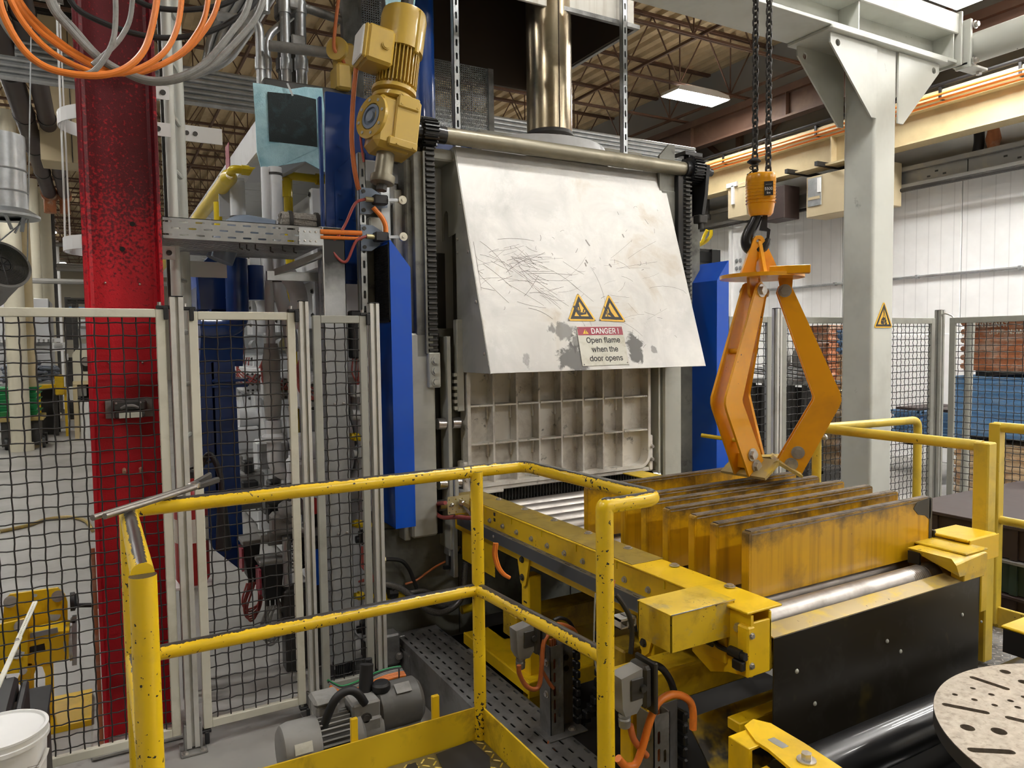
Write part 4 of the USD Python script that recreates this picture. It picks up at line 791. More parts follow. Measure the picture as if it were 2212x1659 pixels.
# ---- flue stack, canopy, struts
sc = (PY(1138, 200, 4.55)+PY(1233, 200, 4.55))/2; rr = (PY(1233, 200, 4.55)[0]-PY(1138, 200, 4.55)[0])/2*.87
t = Thing('flue_stack', 'shiny bronzed stainless flue stack rising behind the lift shaft', 'stack', (sc[0], 4.55, 3.4))
t.add('pipe', cyl((sc[0], 4.55, 3.40), (sc[0], 4.55, 7.0), rr, 44), M['stack']); t.add('collar', lathe((sc[0], 4.55, 3.40), (0, 0, 1), [(rr*1.3, 0), (rr*1.3, .012), (rr*1.02, .05), (rr*1.02, .07), (rr, .075)], 44), M['dark'])
t.add('seam', beam((sc[0]-.02, 4.55-rr*1.0, 3.46), (sc[0]-.02, 4.55-rr*1.0, 7.0), .006, .006, up=(1, 0, 0)), M['brown'])
fu.add('roof_dome', [lathe((sc[0]-.05, 4.75, 3.2), (0, 0, 1), [(.62, 0), (.56, .16), (.3, .22), (0, .22)], 40)], M['furw2'])
fu.add('roof_knob', lathe((sc[0]-.36, 4.9, 3.40), (0, 0, 1), [(.09, 0), (.08, .05), (.05, .07), (0, .07)], 16), M['dark'])
t = Thing('canopy_hood', 'big brown exhaust canopy with pale stained front plate above the flue stack', 'canopy', (3.0, 5.0, 4.3))
cz = 4.30; xr = PZ(1370, 62, cz)[0]; yf = PZ(1370, 62, cz)[1]; ybk = PZ(1142, 199, cz)[1]; xl = PZ(935, 143, cz)[0]-.1
t.add('front_panel', bx(xl-.6, xr, yf, yf+.02, cz, 6.4, .004), paint('stained_canopy_plate', (.62, .60, .54), .45, streak=((.33, .27, .20), .8), dirt=((.45, .40, .33), 2., .5, .8, .6)))
t.add('side_panel', [bx(xr-.02, xr, yf+.02, ybk, cz, 6.4), bx(xl-.6, xl-.58, yf+.02, ybk, cz+.25, 6.4)], M['brown']); t.add('back_panel', bx(xl-.58, xr-.02, ybk-.03, ybk, cz, 6.4), M['brown']); t.add('roof', bx(xl-.6, xr, yf, ybk, 6.3, 6.4), M['brown'])
t.add('inner_baffle', [place(bx(0, xr-xl+.5, 0, 1.3, -.01, 0), (xl-.55, yf+.05, cz+.35), (1, 0, 0), (0, .7, .71), (0, -.71, .7))], M['brown'])
t.add('edge_lip', [bx(2.9, xr+.03, yf-.03, yf, cz-.01, cz+.02), bx(xr, xr+.03, yf, ybk, cz-.01, cz+.02)], M['galvd'])
def strut(x, y, z0, z1, lab, n0=.06):
    t = Thing('slotted_strut', lab, 'strut channel', (x, y, z0))
    w = .041
    face = slots(sbox(x-w/2, z0, x+w/2, z1), [(x, z) for z in np.arange(z0+.05, z1-.03, .085)], .014, .045, math.pi/2)
    t.add('face', prism(face, y, y+.003, 'y'), M['galv']); t.add('flange', [bx(x-w/2, x-w/2+.003, y, y+.041, z0, z1), bx(x+w/2-.003, x+w/2, y, y+.041, z0, z1), bx(x-w/2, x-w/2+.012, y+.038, y+.041, z0, z1), bx(x+w/2-.012, x+w/2, y+.038, y+.041, z0, z1)], M['galv']); return t
a = PY(987, 140, 4.32); strut(a[0], 4.32, 3.15, 5.2, 'tall slotted galvanised strut standing left of the flue stack')
a = PY(1351, 200, 4.32); strut(a[0], 4.32, 3.15, 4.9, 'tall slotted galvanised strut standing right of the flue stack')
a = PY(1118, 100, 6.2)
# wire mesh guards behind
def grid(x0, x1, z0, z1, y, p, r):
    return [bx(x-r, x+r, y-r, y+r, z0, z1) for x in np.arange(x0+p/2, x1, p)]+[bx(x0, x1, y-r, y+r, z-r, z+r) for z in np.arange(z0+p/2, z1, p)]
for k, (u0, u1, v0, v1, y) in enumerate(((779, 826, 0, 212, 5.2), (932, 1056, 150, 300, 5.2))):
    a, b_ = PY(u0, v1, y), PY(u1, v0, y)
    z1 = b_[2]+(1.0 if k == 0 else 0)
    t = Thing('mesh_guard', ['fine steel mesh guard panel left of the large gearmotor', 'fine steel mesh guard panel behind the left strut'][k], 'mesh guard', (a[0], y, a[2]))
    t.add('mesh', grid(a[0], b_[0], a[2]-.15, z1, y, .0165, .0028), M['galv'], smooth=False, kind='stuff'); t.add('frame', [bx(a[0]-.02, a[0]+.015, y-.02, y+.02, a[2]-.2, z1), bx(b_[0]-.015, b_[0]+.03, y-.02, y+.02, a[2]-.2, z1)]+([bx(a[0]-.13, a[0]-.02, y-.05, y+.02, a[2]-.5, z1)] if k == 0 else []), M['galvd'])
# blue vertical duct and blue side panel behind the motor
a, b_ = PY(878, 150, 4.75), PY(936, 150, 4.75); rr = (b_[0]-a[0])/2; cx0 = (a[0]+b_[0])/2
t = Thing('blue_duct', 'deep blue round vertical duct behind the large gearmotor', 'duct', (cx0, 4.75, 3.1))
t.add('pipe', lathe((cx0, 4.75, 3.2), (0, 0, 1), [(0, 0), (rr, 0), (rr, 1.25), (rr*.75, 1.33), (0, 1.35)], 32), M['blued']); t.add('base_box', bx(cx0-.3, cx0+.45, 4.6, 5.0, 3.13, 3.42, .02), M['blued'])
a = PY(822, 20, 4.7)
one('filter_cloth', [hullmesh([(a[0]-.02, 4.55, 4.12), (a[0]+.16, 4.5, 4.14), (a[0]+.10, 4.5, 3.98), (a[0]+.02, 4.5, 3.80), (a[0]-.02, 4.62, 4.6), (a[0]+.25, 4.6, 4.6), (a[0]+.2, 4.7, 4.2)])], M['filter'], 'pale blue filter cloth hanging above the large gearmotor', 'filter')
a, b_ = PY(703, 500, 4.28), PY(800, 212, 4.28)
t = Thing('blue_panel', 'deep blue bolted sheet panel standing left of the large gearmotor', 'panel', (a[0], 4.28, a[2]))
pw = Polygon([(a[0], a[2]-.3), (a[0]+.02, b_[2]-.0), (b_[0]-.10, b_[2]), (b_[0]+.12, b_[2]-.03), (b_[0]+.2, a[2]-.3)]).buffer(-.01).buffer(.01)
t.add('sheet', prism(pw, 4.28, 4.30, 'y'), M['blued']); t.add('flange', [bx(a[0]-.022, a[0]-.004, 4.265, 4.30, a[2]-.3, b_[2]-.04, .004)], M['blued'])
t.add('cover', prism([(a[0]+.06, a[2]-.28), (a[0]+.06, a[2]+.35), (a[0]+.2, a[2]+.48), (b_[0], a[2]+.48), (b_[0], a[2]-.28)], 4.268, 4.28, 'y'), M['blued'])
for z in np.arange(a[2]-.2, a[2]+.5, .14):
    for xx in (a[0]+.085, a[0]+.17): t.add('bolt', hexbolt((xx, 4.268, z), (0, -1, 0), .008, .008), M['blued'])
# side bracketry between panel and left column
a = PY(785, 460, 4.02)
t = strut(PY(784, 460, 4.02)[0], 4.02, 1.0, PY(784, 330, 4.02)[2], 'slotted galvanised strut carrying the limit switches left of the rack')
sx_ = PY(784, 460, 4.02)[0]
for k, v in enumerate((432, 512)):
    z = PY(784, v, 4.0)[2]
    s = Thing('limit_switch', ['black limit switch with roller arm on a grey plate, upper of the two', 'black limit switch with roller arm on a grey plate, lower of the two'][k], 'limit switch', (sx_+.05, 3.97, z))
    s.add('plate', prism([(sx_-.02, z-.075), (sx_+.04, z-.075), (sx_+.09, z-.04), (sx_+.14, z-.03), (sx_+.14, z+.02), (sx_+.05, z+.07), (sx_-.02, z+.07)], 4.005, 4.012, 'y'), M['blueg'])
    s.add('body', [bx(sx_+.045, sx_+.125, 3.945, 4.0, z-.025, z+.028, .006)], M['blk']); s.add('gland', cyl((sx_+.045, 3.97, z), (sx_+.0, 3.97, z), .014, 12), M['gold'])
    s.add('arm', beam((sx_+.12, 3.94, z), (sx_+.20, 3.94, z+.005), .008, .016), M['galv']); s.add('roller', [cyl((sx_+.205, 3.93, z+.006), (sx_+.205, 3.95, z+.006), .024, 20), cyl((sx_+.205, 3.925, z+.006), (sx_+.205, 3.93, z+.006), .008, 10)], M['cream'])
    s.add('plate_bolt', [cyl((sx_+.0, 4.0, z+q), (sx_+.0, 4.006, z+q), .011, 12) for q in (-.055, .05)], M['dark'])
    P_ = [(sx_+.0, 3.97, z), (sx_-.06, 3.97, z-.03), (sx_-.11, 3.99, z-.14), (sx_-.16, 4.0, z-.22+.1*k), (sx_-.2, 4.02, z-.24+.2*k)]
    one('switch_cable', tube(P_, .008, 8, k=6), M['redc'], ['dull red sleeve cable looping from the upper limit switch', 'dull red sleeve cable looping from the lower limit switch'][k], 'cable')
for k, r_ in enumerate((.014, .010)):
    z = PY(760, 505, 4.0)[2]-.03*k
    one('orange_hose', tube([(sx_-.25, 4.0, z), (sx_-.02, 3.99, z+.005)], r_, 10), M['orangec'], ['thicker orange hose stub left of the lower limit switch', 'thinner orange hose stub left of the lower limit switch'][k], 'hose')
one('orange_hose', tube([PY(u, v, 3.98) for u, v in ((806, 448), (825, 470), (833, 490), (832, 510), (826, 520))], .014, 10, k=6), M['orangec'], 'bent orange hose between the two limit switches', 'hose')
one('motor_cable', tube([PY(u, v, 3.9) for u, v in ((775, 110), (768, 160), (762, 230), (760, 300), (765, 360), (772, 398), (776, 410))], .013, 10, k=6), M['orangeo'], 'thick dull orange cable hanging from the gearmotor terminal box', 'cable')
one('motor_cable', tube([PY(u, v, 4.85) for u, v in ((731, 0), (724, 60), (722, 105), (735, 122), (744, 140), (742, 165))], .012, 8, k=6), M['orangeo'], 'dull orange cable running up from the small gearmotor', 'cable')
one('sensor_cable', tube([PY(u, v, 3.9) for u, v in ((778, 255), (779, 300), (783, 330), (786, 350))], .007, 8, k=5), M['redc'], 'thin dull red cable behind the gearmotor flange', 'cable')
for k, (u, v0, v1, w, m) in enumerate(((813, 470, 520, 28, 'fur'), (834, 380, 560, 20, 'galv'), (866, 410, 600, 22, 'fur'), (848, 395, 440, 26, 'galvd'))):
    a, b_ = PY(u-w/2, v1, 4.03), PY(u+w/2, v0, 4.03)
    fu.add('guide_bracket', bx(a[0], b_[0], 4.03+.005*k, 4.09, a[2], b_[2], .008), M[m])
# ---- blue guard boxes either side of the door
def guardbox(xo, xi, sgn, lab):
    t = Thing('blue_guard', lab, 'guard', ((xo+xi)/2, 3.99, .92))
    lo, hi = min(xo, xi), max(xo, xi)
    ztop = 2.53; zin = 2.385
    f = Polygon([(xo, .92), (xi, .92), (xi, zin), (xo+(xi-xo)*.06, ztop), (xo, ztop)])
    t.add('front', prism(f, 3.85, 3.853, 'y'), M['blue'])
    t.add('top', prism([(xi, zin), (xo+(xi-xo)*.06, ztop), (xo, ztop), (xo, ztop-.004), (xo+(xi-xo)*.05, ztop-.004), (xi, zin-.004)], 3.853, 4.13, 'y'), M['blue'])
    t.add('bottom', bx(lo, hi, 3.853, 4.13, .92, .923), M['blue']); t.add('inner_side', bx(xi-.0015, xi+.0015, 3.853, 4.13, .92, zin), M['blue'])
    if sgn < 0:
        t.add('outer_side', [bx(xo, xo+.003, 3.853, 4.13, .92, 2.11), bx(xo, xo+.003, 3.853, 3.87, 2.11, 2.5), bx(xo, xo+.003, 4.11, 4.13, 2.11, 2.5), bx(xo, xo+.003, 3.87, 4.11, 2.49, 2.52)], M['blue'])
        t.add('vent_mesh', [bx(xo-.004, xo+.001, 3.862+q, 3.865+q, 2.09, 2.51) for q in np.arange(0, .26, .014)]+[bx(xo-.004, xo+.001, 3.86, 4.125, z, z+.003) for z in np.arange(2.09, 2.51, .014)], M['blk'], smooth=False, kind='stuff')
        t.add('vent_frame', [bx(xo-.006, xo+.002, 3.858, 3.866, 2.08, 2.52), bx(xo-.006, xo+.002, 4.118, 4.128, 2.08, 2.52), bx(xo-.006, xo+.002, 3.858, 4.128, 2.08, 2.09)], M['blk'])
    else:
        t.add('outer_side', bx(xo-.0015, xo+.0015, 3.853, 4.13, .92, ztop), M['blue'])
    return t
guardbox(1.41, 1.53, -1, 'bright blue box guard with black mesh vent left of the furnace door')
t = guardbox(3.985, 3.87, 1, 'dark blue box guard right of the furnace door behind the tongs')
# inner face of the right guard is what the camera sees
a = PY(1500, 560, 4.4)
t = Thing('black_bracket', 'open black steel bracket box above the right blue guard', 'bracket', a)
a0, a1 = PY(1480, 580, 4.4), PY(1553, 540, 4.4)
t.add('frame', [bx(a0[0], a1[0], 4.4, 4.42, a1[2]-.02, a1[2]), bx(a1[0]-.10, a1[0], 4.38, 4.7, a0[2]-.05, a1[2], .004), bx(a0[0], a1[0]-.1, 4.4, 4.6, a0[2]-.1, a0[2]+.06, .004), bx(a0[0], a0[0]+.1, 4.4, 4.6, a0[2]-.05, a1[2])], M['blkg'])
# =============================== LEFT SIDE OF THE FURNACE ===============================
XW = 1.34     # furnace side wall
fu.add('wall_rib', [bx(1.26, 1.36, y, y+.06, .2, 3.0, .006) for y in np.arange(4.9, 12.8, 1.15)], M['furw2'])
fu.add('wall_ledge', [bx(1.16, 1.36, 4.3, 12.9, z, z+.05, .006) for z in (1.02, 1.72, 2.42)], M['furw2'])
fu.add('wall_bolt', [hexbolt((1.255, y+.03, z), (-1, 0, 0), .012, .012) for y in np.arange(4.9, 9, 1.15) for z in np.arange(.4, 3, .16)], M['dark'])
# upper duct box along the furnace side
xd = .97; zt_ = PX(500, 333, xd)[2]; zb_ = PX(559, 327, xd)[2]
t = Thing('side_duct', 'long pale grey sheet-metal duct running along the top of the furnace side', 'duct', (1.2, 9, zb_))
ya = 4.95
for k, y in enumerate(np.arange(ya, 13.4, 1.4)): t.add('panel', bx(xd, 1.75, y+.006, y+1.394, zb_, zt_, .012), M['furw2'])
t.add('danger_label', place(bx(-.09, .09, -.12, .12, 0, .003), PX(492, 345, xd-.004), (0, -1, 0), (0, 0, 1), (-1, 0, 0)), M['signr'])
t.add('hanger', [bx(xd+.02, xd+.06, y, y+.05, 2.9, zb_) for y in (6.2, 8.4)], M['furw'])
# fan box with blue filter pads on its front
a, b_ = PY(575, 330, 4.86), PY(685, 200, 4.86)
t = Thing('filter_box', 'dark fan box wrapped in translucent blue filter pads, left of the blue panel', 'filter', ((a[0]+b_[0])/2, 4.9, a[2]))
t.add('box', bx(a[0], b_[0]+.25, 4.87, 4.95, a[2], b_[2]+.05, .01), M['dark'])
F_ = lambda u, v: PY(u, v, 4.845)
def polyw(pts, y0, y1): return prism([(F_(*p)[0], F_(*p)[2]) for p in pts], y0, y1, 'y')
t.add('filter_pad', polyw([(547, 178), (585, 183), (627, 192), (660, 187), (697, 190), (703, 260), (703, 372), (660, 348), (600, 358), (565, 365), (556, 330), (552, 250)], 4.85, 4.862), M['filter'])
t.add('soot_patch', polyw([(578, 199), (640, 205), (682, 215), (685, 318), (640, 312), (582, 305)], 4.838, 4.85), M['filterd'])
t.add('filter_flap', [hullmesh([F_(560, 320), F_(600, 310)+(0, -.03, 0), F_(690, 318), F_(690, 322)+(0, .03, 0), F_(608, 357), F_(566, 366), F_(570, 360)+(0, .02, 0)])], M['filter'])
t.add('strap', beam(F_(619, 182)+(0, -.02, 0), F_(630, 210)+(0, -.03, 0), .012, .004, up=(0, 1, 0)), M['galv'])
t.add('hopper', hullmesh([F_(590, 330)+(0, .12, 0), F_(690, 330)+(0, .12, 0), F_(655, 350)+(0, .5, 0), F_(600, 372)+(0, .3, 0), F_(565, 345)+(0, .3, 0), F_(560, 362)+(0, .5, 0)]), M['furw'])
# gas pipes
ge = PY(506, 374, 5.3)
t = Thing('gas_pipe', 'thick yellow gas pipe running back along the furnace side', 'pipe', ge)
yg = ge[0]-.02
t.add('main', tube([(yg, 5.45, ge[2]-.01), (yg, 12.5, ge[2]-.01)], .052, 22), M['gas']); t.add('reducer', lathe((yg, 5.46, ge[2]-.01), (0, -1, 0), [(.052, 0), (.056, .02), (.056, .06), (.04, .12), (.032, .14), (0, .14)], 22), M['gas'])
e2 = PY(560, 371, 5.3); e3 = PY(697, 388, 5.3)
t.add('branch', tube(bend([(yg, 5.36, ge[2]), (yg, 5.26, ge[2]+.02), (yg+.15, 5.26, ge[2]+.015), (e3[0], 5.3, e3[2])], .08), .028, 14), M['gas'])
t.add('fitting', [cyl((yg+.06, 5.26, ge[2]+.018), (yg+.11, 5.26, ge[2]+.018), .034, 8), cyl((e3[0]-.05, 5.3, e3[2]), (e3[0]+.02, 5.3, e3[2]), .04, 8), cyl((e2[0]+.42, 5.29, e2[2]-.05), (e2[0]+.48, 5.29, e2[2]-.06), .036, 8)], M['gas'])
t.add('clamp_plate', [bx(yg-.02, yg+.16, y, y+.02, ge[2]-.22, ge[2]+.07) for y in (5.75, 7.6)], M['furw'])
v0 = PY(619, 385, 5.25); v1 = PY(625, 640, 5.25)
t.add('drop', [tube([(v0[0], 5.25, v0[2]), (v0[0], 5.25, .9)], .024, 12), tube([(v0[0]+.035, 5.27, v0[2]), (v0[0]+.035, 5.27, .9)], .008, 8), cyl((v0[0], 5.25, v0[2]-.02), (v0[0], 5.25, v0[2]-.13), .034, 8)], M['gas'])
v0 = PX(470, 440, yg); t.add('side_drop', tube([(yg, v0[1], ge[2]-.08), (yg, v0[1], ge[2]-1.2)], .03, 12), M['gas'])
# white jacketed pipes
def vpipe(u, v0, v1, y, r, m, lab, name='white_pipe', extra=None):
    a, b_ = PY(u, v0, y), PY(u, v1, y); p = [(a[0], y, a[2]), (a[0], y, b_[2])]
    t = Thing(name, lab, 'pipe', (a[0], y, b_[2])); t.add('pipe', tube(p+(extra or []), r, 18) if not extra else tube(bend(p+extra, .12), r, 18), M[m]); return t, a
t, a = vpipe(573, 362, 742, 4.75, .028, 'pipew', 'slimmer white jacketed vertical pipe under the blue filter box')
t, a = vpipe(593, 362, 625, 4.75, .043, 'pipew', 'thicker white jacketed vertical pipe under the blue filter box', extra=[(PY(625, 700, 4.75)[0], 4.75, PY(625, 700, 4.75)[2]), (PY(632, 760, 4.75)[0], 4.75, PY(632, 760, 4.75)[2])])
t.add('clamp', [tube([(a[0], 4.75, z), (a[0], 4.75, z+.015)], .046, 18) for z in (a[2]-.05, PY(593, 610, 4.75)[2])], M['dark'])
a, b_ = PY(585, 742, 4.72), PY(585, 905, 4.72)
t = Thing('lagged_pipe', 'grey fabric lagged vertical pipe with white flange behind the second fence panel', 'pipe', (a[0], 4.72, .8))
t.add('lagging', lathe((a[0], 4.72, b_[2]), (0, 0, 1), [(0, 0), (.045, 0), (.055, .1), (.052, .25), (.056, .36), (.04, a[2]-b_[2]), (0, a[2]-b_[2])], 20), M['wallg'])
t.add('flange', lathe((a[0], 4.72, b_[2]-.14), (0, 0, 1), [(0, 0), (.075, .0), (.075, .03), (.05, .05), (.05, .13), (0, .14)], 20), M['furw2']); t.add('lower_elbow', tube(bend([(a[0], 4.72, b_[2]-.12), (a[0], 4.72, b_[2]-.34), (a[0]+.3, 4.74, b_[2]-.42)], .15), .045, 16), M['furw2'])
t, a = vpipe(512, 392, 480, 5.6, .052, 'pipew', 'short white jacketed pipe hanging beside the yellow gas pipe')
t.add('clamp', tube([(a[0], 5.6, a[2]-.27), (a[0], 5.6, a[2]-.25)], .058, 18), M['dark'])
# silver conduits above
for k, (u, v0, r, m, lab, top) in enumerate(((560, 45, .030, 'galv', 'silver conduit with an elbow at its top, leftmost of the upright group', (-.25, .0)), (575, 80, .026, 'galv', 'silver conduit bent to the right, second of the upright group', (.22, .22)), (613, -40, .034, 'galv', 'tall silver conduit with box fittings, third of the upright group', None), (646, -40, .038, 'galv', 'wide silver duct, rightmost of the upright group', None), (618, -40, .075, 'dark', 'dark wide duct behind the upright silver conduits', None))):
    y = 5.2 if k < 4 else 5.6
    a, b_ = PY(u, v0, y), PY(u, 190, y)
    p = [(a[0], y, b_[2]-.05), (a[0], y, a[2])]
    if top: p.append((a[0]+top[0], y+.1, a[2]+top[1]+.02))
    t = Thing('silver_conduit', lab, 'conduit', (a[0], y, b_[2])); t.add('pipe', tube(bend(p, .08), r, 18), M[m])
    for q in (.12, .5): t.add('coupling', cyl((a[0], y, b_[2]+q), (a[0], y, b_[2]+q+.08), r*1.22, 18), M[m])
    if k == 2: t.add('junction_box', [bx(a[0]+.03, a[0]+.13, y-.05, y+.05, b_[2]+.26, b_[2]+.36, .01), bx(a[0]+.02, a[0]+.1, y-.04, y+.04, b_[2]+.53, b_[2]+.62, .01)], M['galvd']); t.add('cross_arm', cyl((a[0]+.06, y, b_[2]+.58), (a[0]+.5, y, b_[2]+.52), .03, 14), M['galvd'])
# conduit bank crossing behind the furnace
for k in range(7):
    q = PY(540, 203, 9.0)
    x0_ = PY(350, 200, 9)[0] if k > 2 else PY(385, 180, 9)[0]
    xr_ = PY(1500, 335, 9.0)[0]
    z = q[2]+.17-.066*k
    one('conduit_run', tube([(x0_-1.5, 9.0-.02*k, z), (xr_, 9.0-.02*k, z)], .031, 10), M['galv'], 'galvanised conduit of the bank crossing behind the furnace', 'conduit', 'bank of parallel galvanised conduits')
for k in range(5):
    Wp = lambda u, v: PY(u, v, 6.4)
    one('bent_conduit', tube(bend([Wp(610-22*k, -40), Wp(545-22*k, 60+3*k), Wp(497-14*k, 128+5*k), Wp(455-8*k, 152+3*k), Wp(372, 152+2*k)], .14), .030, 12), M['galv'], f'grey conduit bending left above the ladder, {["outermost", "second", "middle", "fourth", "innermost"][k]} of the bent group', 'conduit', 'bent conduits above the ladder')
t = Thing('ribbed_awning', 'grey ribbed sheet awning hanging behind the conduit bank on the right', 'awning', (9, 12, 4.6))
a, b_ = PY(1330, 330, 11.5), PY(1560, 345, 11.5)
t.add('sheet', [bx(a[0], b_[0], 11.5+.12*q, 11.5+.12*q+.07, a[2]-.12, a[2]+.12, .02) for q in range(10)], M['galvd']); t.add('edge', bx(a[0], b_[0], 11.42, 11.48, a[2]-.16, a[2]+.1), M['galv'])
# cable tray from the red column
xr0, xr1 = .295, 1.075; zl, zh = 2.495, 2.60; yfar = PZ(345, 548, zl)[1]
t = Thing('cable_tray', 'perforated galvanised cable tray bridging from the red column to the channel post', 'cable tray', (.68, 4.15, zl))
fl = slots(sbox(xr0, zl, xr1, zh), [(xr0+.02+.075*i+(.037 if r == 1 else 0), zl+.02+.032*r) for r in range(3) for i in range(10 if r != 1 else 9)], .009, .042)
t.add('front_flange', prism(fl, 4.0, 4.003, 'y'), M['galvd']); t.add('back_flange', bx(xr0, xr1, yfar-.003, yfar, zl, zh), M['galvd'])
bt = slots(sbox(xr0, 4.003, xr1, yfar), [(xr0+.03+.06*i+(.03 if r % 2 else 0), 4.03+.035*r) for r in range(int((yfar-4.03)/.035)) for i in range(12)], .008, .04)
t.add('bottom', prism(bt, zl, zl+.003, 'z'), M['galvd']); t.add('lip', bx(xr0, xr1, 4.0, 4.012, zh-.003, zh), M['galvd'])
t.add('joint_plate', [bx(xr1-.12, xr1+.01, 3.996, 4.0, zl+.005, zh-.01)], M['galv']); t.add('joint_screw', [ball((xr1-.12+.03*i, 3.996, zl+.025+.05*j), .006, 1, (1, .5, 1)) for i in range(4) for j in range(2)], M['bolt'])
t.add('hook', [tube([(x, y_, zl), (x, y_, zl-.025), (x+.015, y_, zl-.03)], .004, 6) for x, y_ in ((.66, 4.05), (.70, 4.08), (.74, 4.06), (.83, 4.12), (.88, 4.05), (.95, 4.1))], M['dark'])
t.add('bracket', [beam((.86, 4.2, 2.36), (1.12, 4.03, 2.47), .035, .035), bx(.82, 1.1, 4.18, 4.22, 2.32, 2.37)], M['galv'])
one('blue_grey_elbow', tube(bend([(.62, 4.5, 2.45), (.70, 4.5, 2.66), (.92, 4.45, 2.62)], .2, 10), .075, 18), M['blueg'], 'grey-blue pipe elbow resting behind the perforated cable tray', 'pipe')
a = PY(650, 480, 4.4)
t = Thing('mesh_sleeve', 'frayed grey insulated sleeve with two band clamps behind the tray end', 'sleeve', (a[0], 4.4, a[2]-.05))
m = cyl((a[0]-.12, 4.4, a[2]), (a[0]+.13, 4.4, a[2]+.0), .052, 26); m = m.subdivide().subdivide(); m.vertices += (meshkit.fbm(m.vertices*60)[:, None]-.5)*.03
t.add('wrap', m, paint('frayed_insulation', (.30, .28, .25), .95, var=.5, vs=120.)); t.add('band', [tube([(a[0]+q, 4.4, a[2]), (a[0]+q+.02, 4.4, a[2])], .062, 18) for q in (-.075, .08)], M['dark'])
# channel post
cx0, cx1 = 1.085, 1.205
t = Thing('cable_riser', 'tall galvanised cable riser scorched black at the top, behind the third fence panel', 'cable channel', (1.15, 4.05, .1))
def scorch(b, cur, pos):
    s = b.add('sx', 'separate_xyz', [(pos, 'vector')]); n = b.add('n', 'noise_texture', [(pos, 'vector')], scale=14., detail=3.)
    a = b.add('a', 'math', [(f'{n}.fac', 'value1'), (f'{s}.z', 'value3')], math_type='multiply_add', value2=.12)
    m = b.add('m', 'map_range', [(f'{a}.value', 'value')], from_min=2.30, from_max=2.47, to_min=0., to_max=.97, clamp=True)
    return b.add('mx', 'mix_color', [(f'{m}.result', 'fac'), (cur, 'a')], b=(.012, .011, .01))+'.result'
M['riser'] = paint('scorched_riser', (.42, .43, .43), .5, .3, var=.15, vs=12., dirt=((.22, .22, .2), 3., .5, .75, .5), ring=scorch)
t.add('cover', bx(cx0+.003, cx1, 4.0, 4.004, .16, 2.6), M['riser']); t.add('back', bx(cx0, cx1, 4.115, 4.12, .13, 2.6), M['galv'])
sd = slots(sbox(4.0, .13, 4.12, 2.6), [(4.03+.03*(i % 2), z) for i, z in enumerate(np.arange(.2, 2.55, .032))], .009, .042, math.pi/2)
t.add('side', [prism(sd, cx0, cx0+.003, 'x'), bx(cx1-.003, cx1, 4.0, 4.12, .13, 2.6)], M['galv']); t.add('side_lip', bx(cx0-.003, cx0, 3.998, 4.014, .13, 2.6), M['alu'])
t.add('cap', bx(cx0-.02, cx1, 4.0, 4.12, 2.598, 2.602), M['galv']); t.add('brush', [bx(x, x+.008, 4.0, 4.05, .07, .16) for x in np.arange(cx0, cx1-.01, .011)], M['blk']); t.add('foot', bx(cx0-.1, cx1+.12, 3.98, 4.2, 0, .08, .01), M['dark'])
t.add('screw', [ball((x, 3.998, z), .008, 1, (1, .5, 1)) for x in (cx0+.04, cx1-.03) for z in (1.63, .9)], M['bolt'])
t = Thing('black_housing', 'black rectangular valve housing with red wires below it, right of the cable riser', 'housing', (1.29, 4.05, 1.72))
t.add('case', [bx(1.235, 1.335, 4.02, 4.09, 1.88, 2.15, .008), bx(1.29, 1.335, 4.02, 4.09, 1.62, 1.74, .008)], M['blk'])
t.add('wire', [tube([(1.25+.02*i, 4.05, 1.88), (1.24+.02*i, 4.04, 1.80), (1.262+.005*i, 4.04, 1.74), (1.25, 4.05, 1.66)], .0045, 6, k=4) for i in range(4)], M['redc']); t.add('fitting', [bx(1.24, 1.30, 4.02, 4.09, 1.66, 1.73, .006), cyl((1.235, 4.05, 1.56), (1.34, 4.05, 1.55), .03, 14)], M['furw2'])
for k, (z, y) in enumerate(((1.42, 4.06), (.92, 4.05), (.50, 4.05), (.38, 4.07))):
    t = Thing('burner_fitting', f'small yellow gas fitting with pale valve beside the riser, {["topmost", "second from top", "third from top", "lowest"][k]} of four', 'fitting', (1.29, y, z))
    t.add('pipe', tube([(1.22, y-.02, z+.02), (1.33, y, z-.01)], .018, 12), M['gas']); t.add('nut', cyl((1.24, y-.015, z+.015), (1.265, y-.01, z+.01), .026, 6), M['gas'])
    t.add('valve', [bx(1.27, 1.335, y+.0, y+.06, z-.12, z-.04, .01), cyl((1.25, y+.03, z-.09), (1.335, y+.03, z-.09), .022, 12)], M['furw2'] if k % 2 == 0 else M['blk'])
one('red_hose_bundle', [tube([(1.27+.012*i, 4.03, .80), (1.255+.012*i, 4.01, .70), (1.30+.008*i, 4.0, .63-.01*i), (1.24+.01*i, 4.02, .60)], .006, 6, k=5) for i in range(4)], M['redc'], 'bundle of dull red sleeve hoses right of the cable riser', 'hoses', kind='stuff')
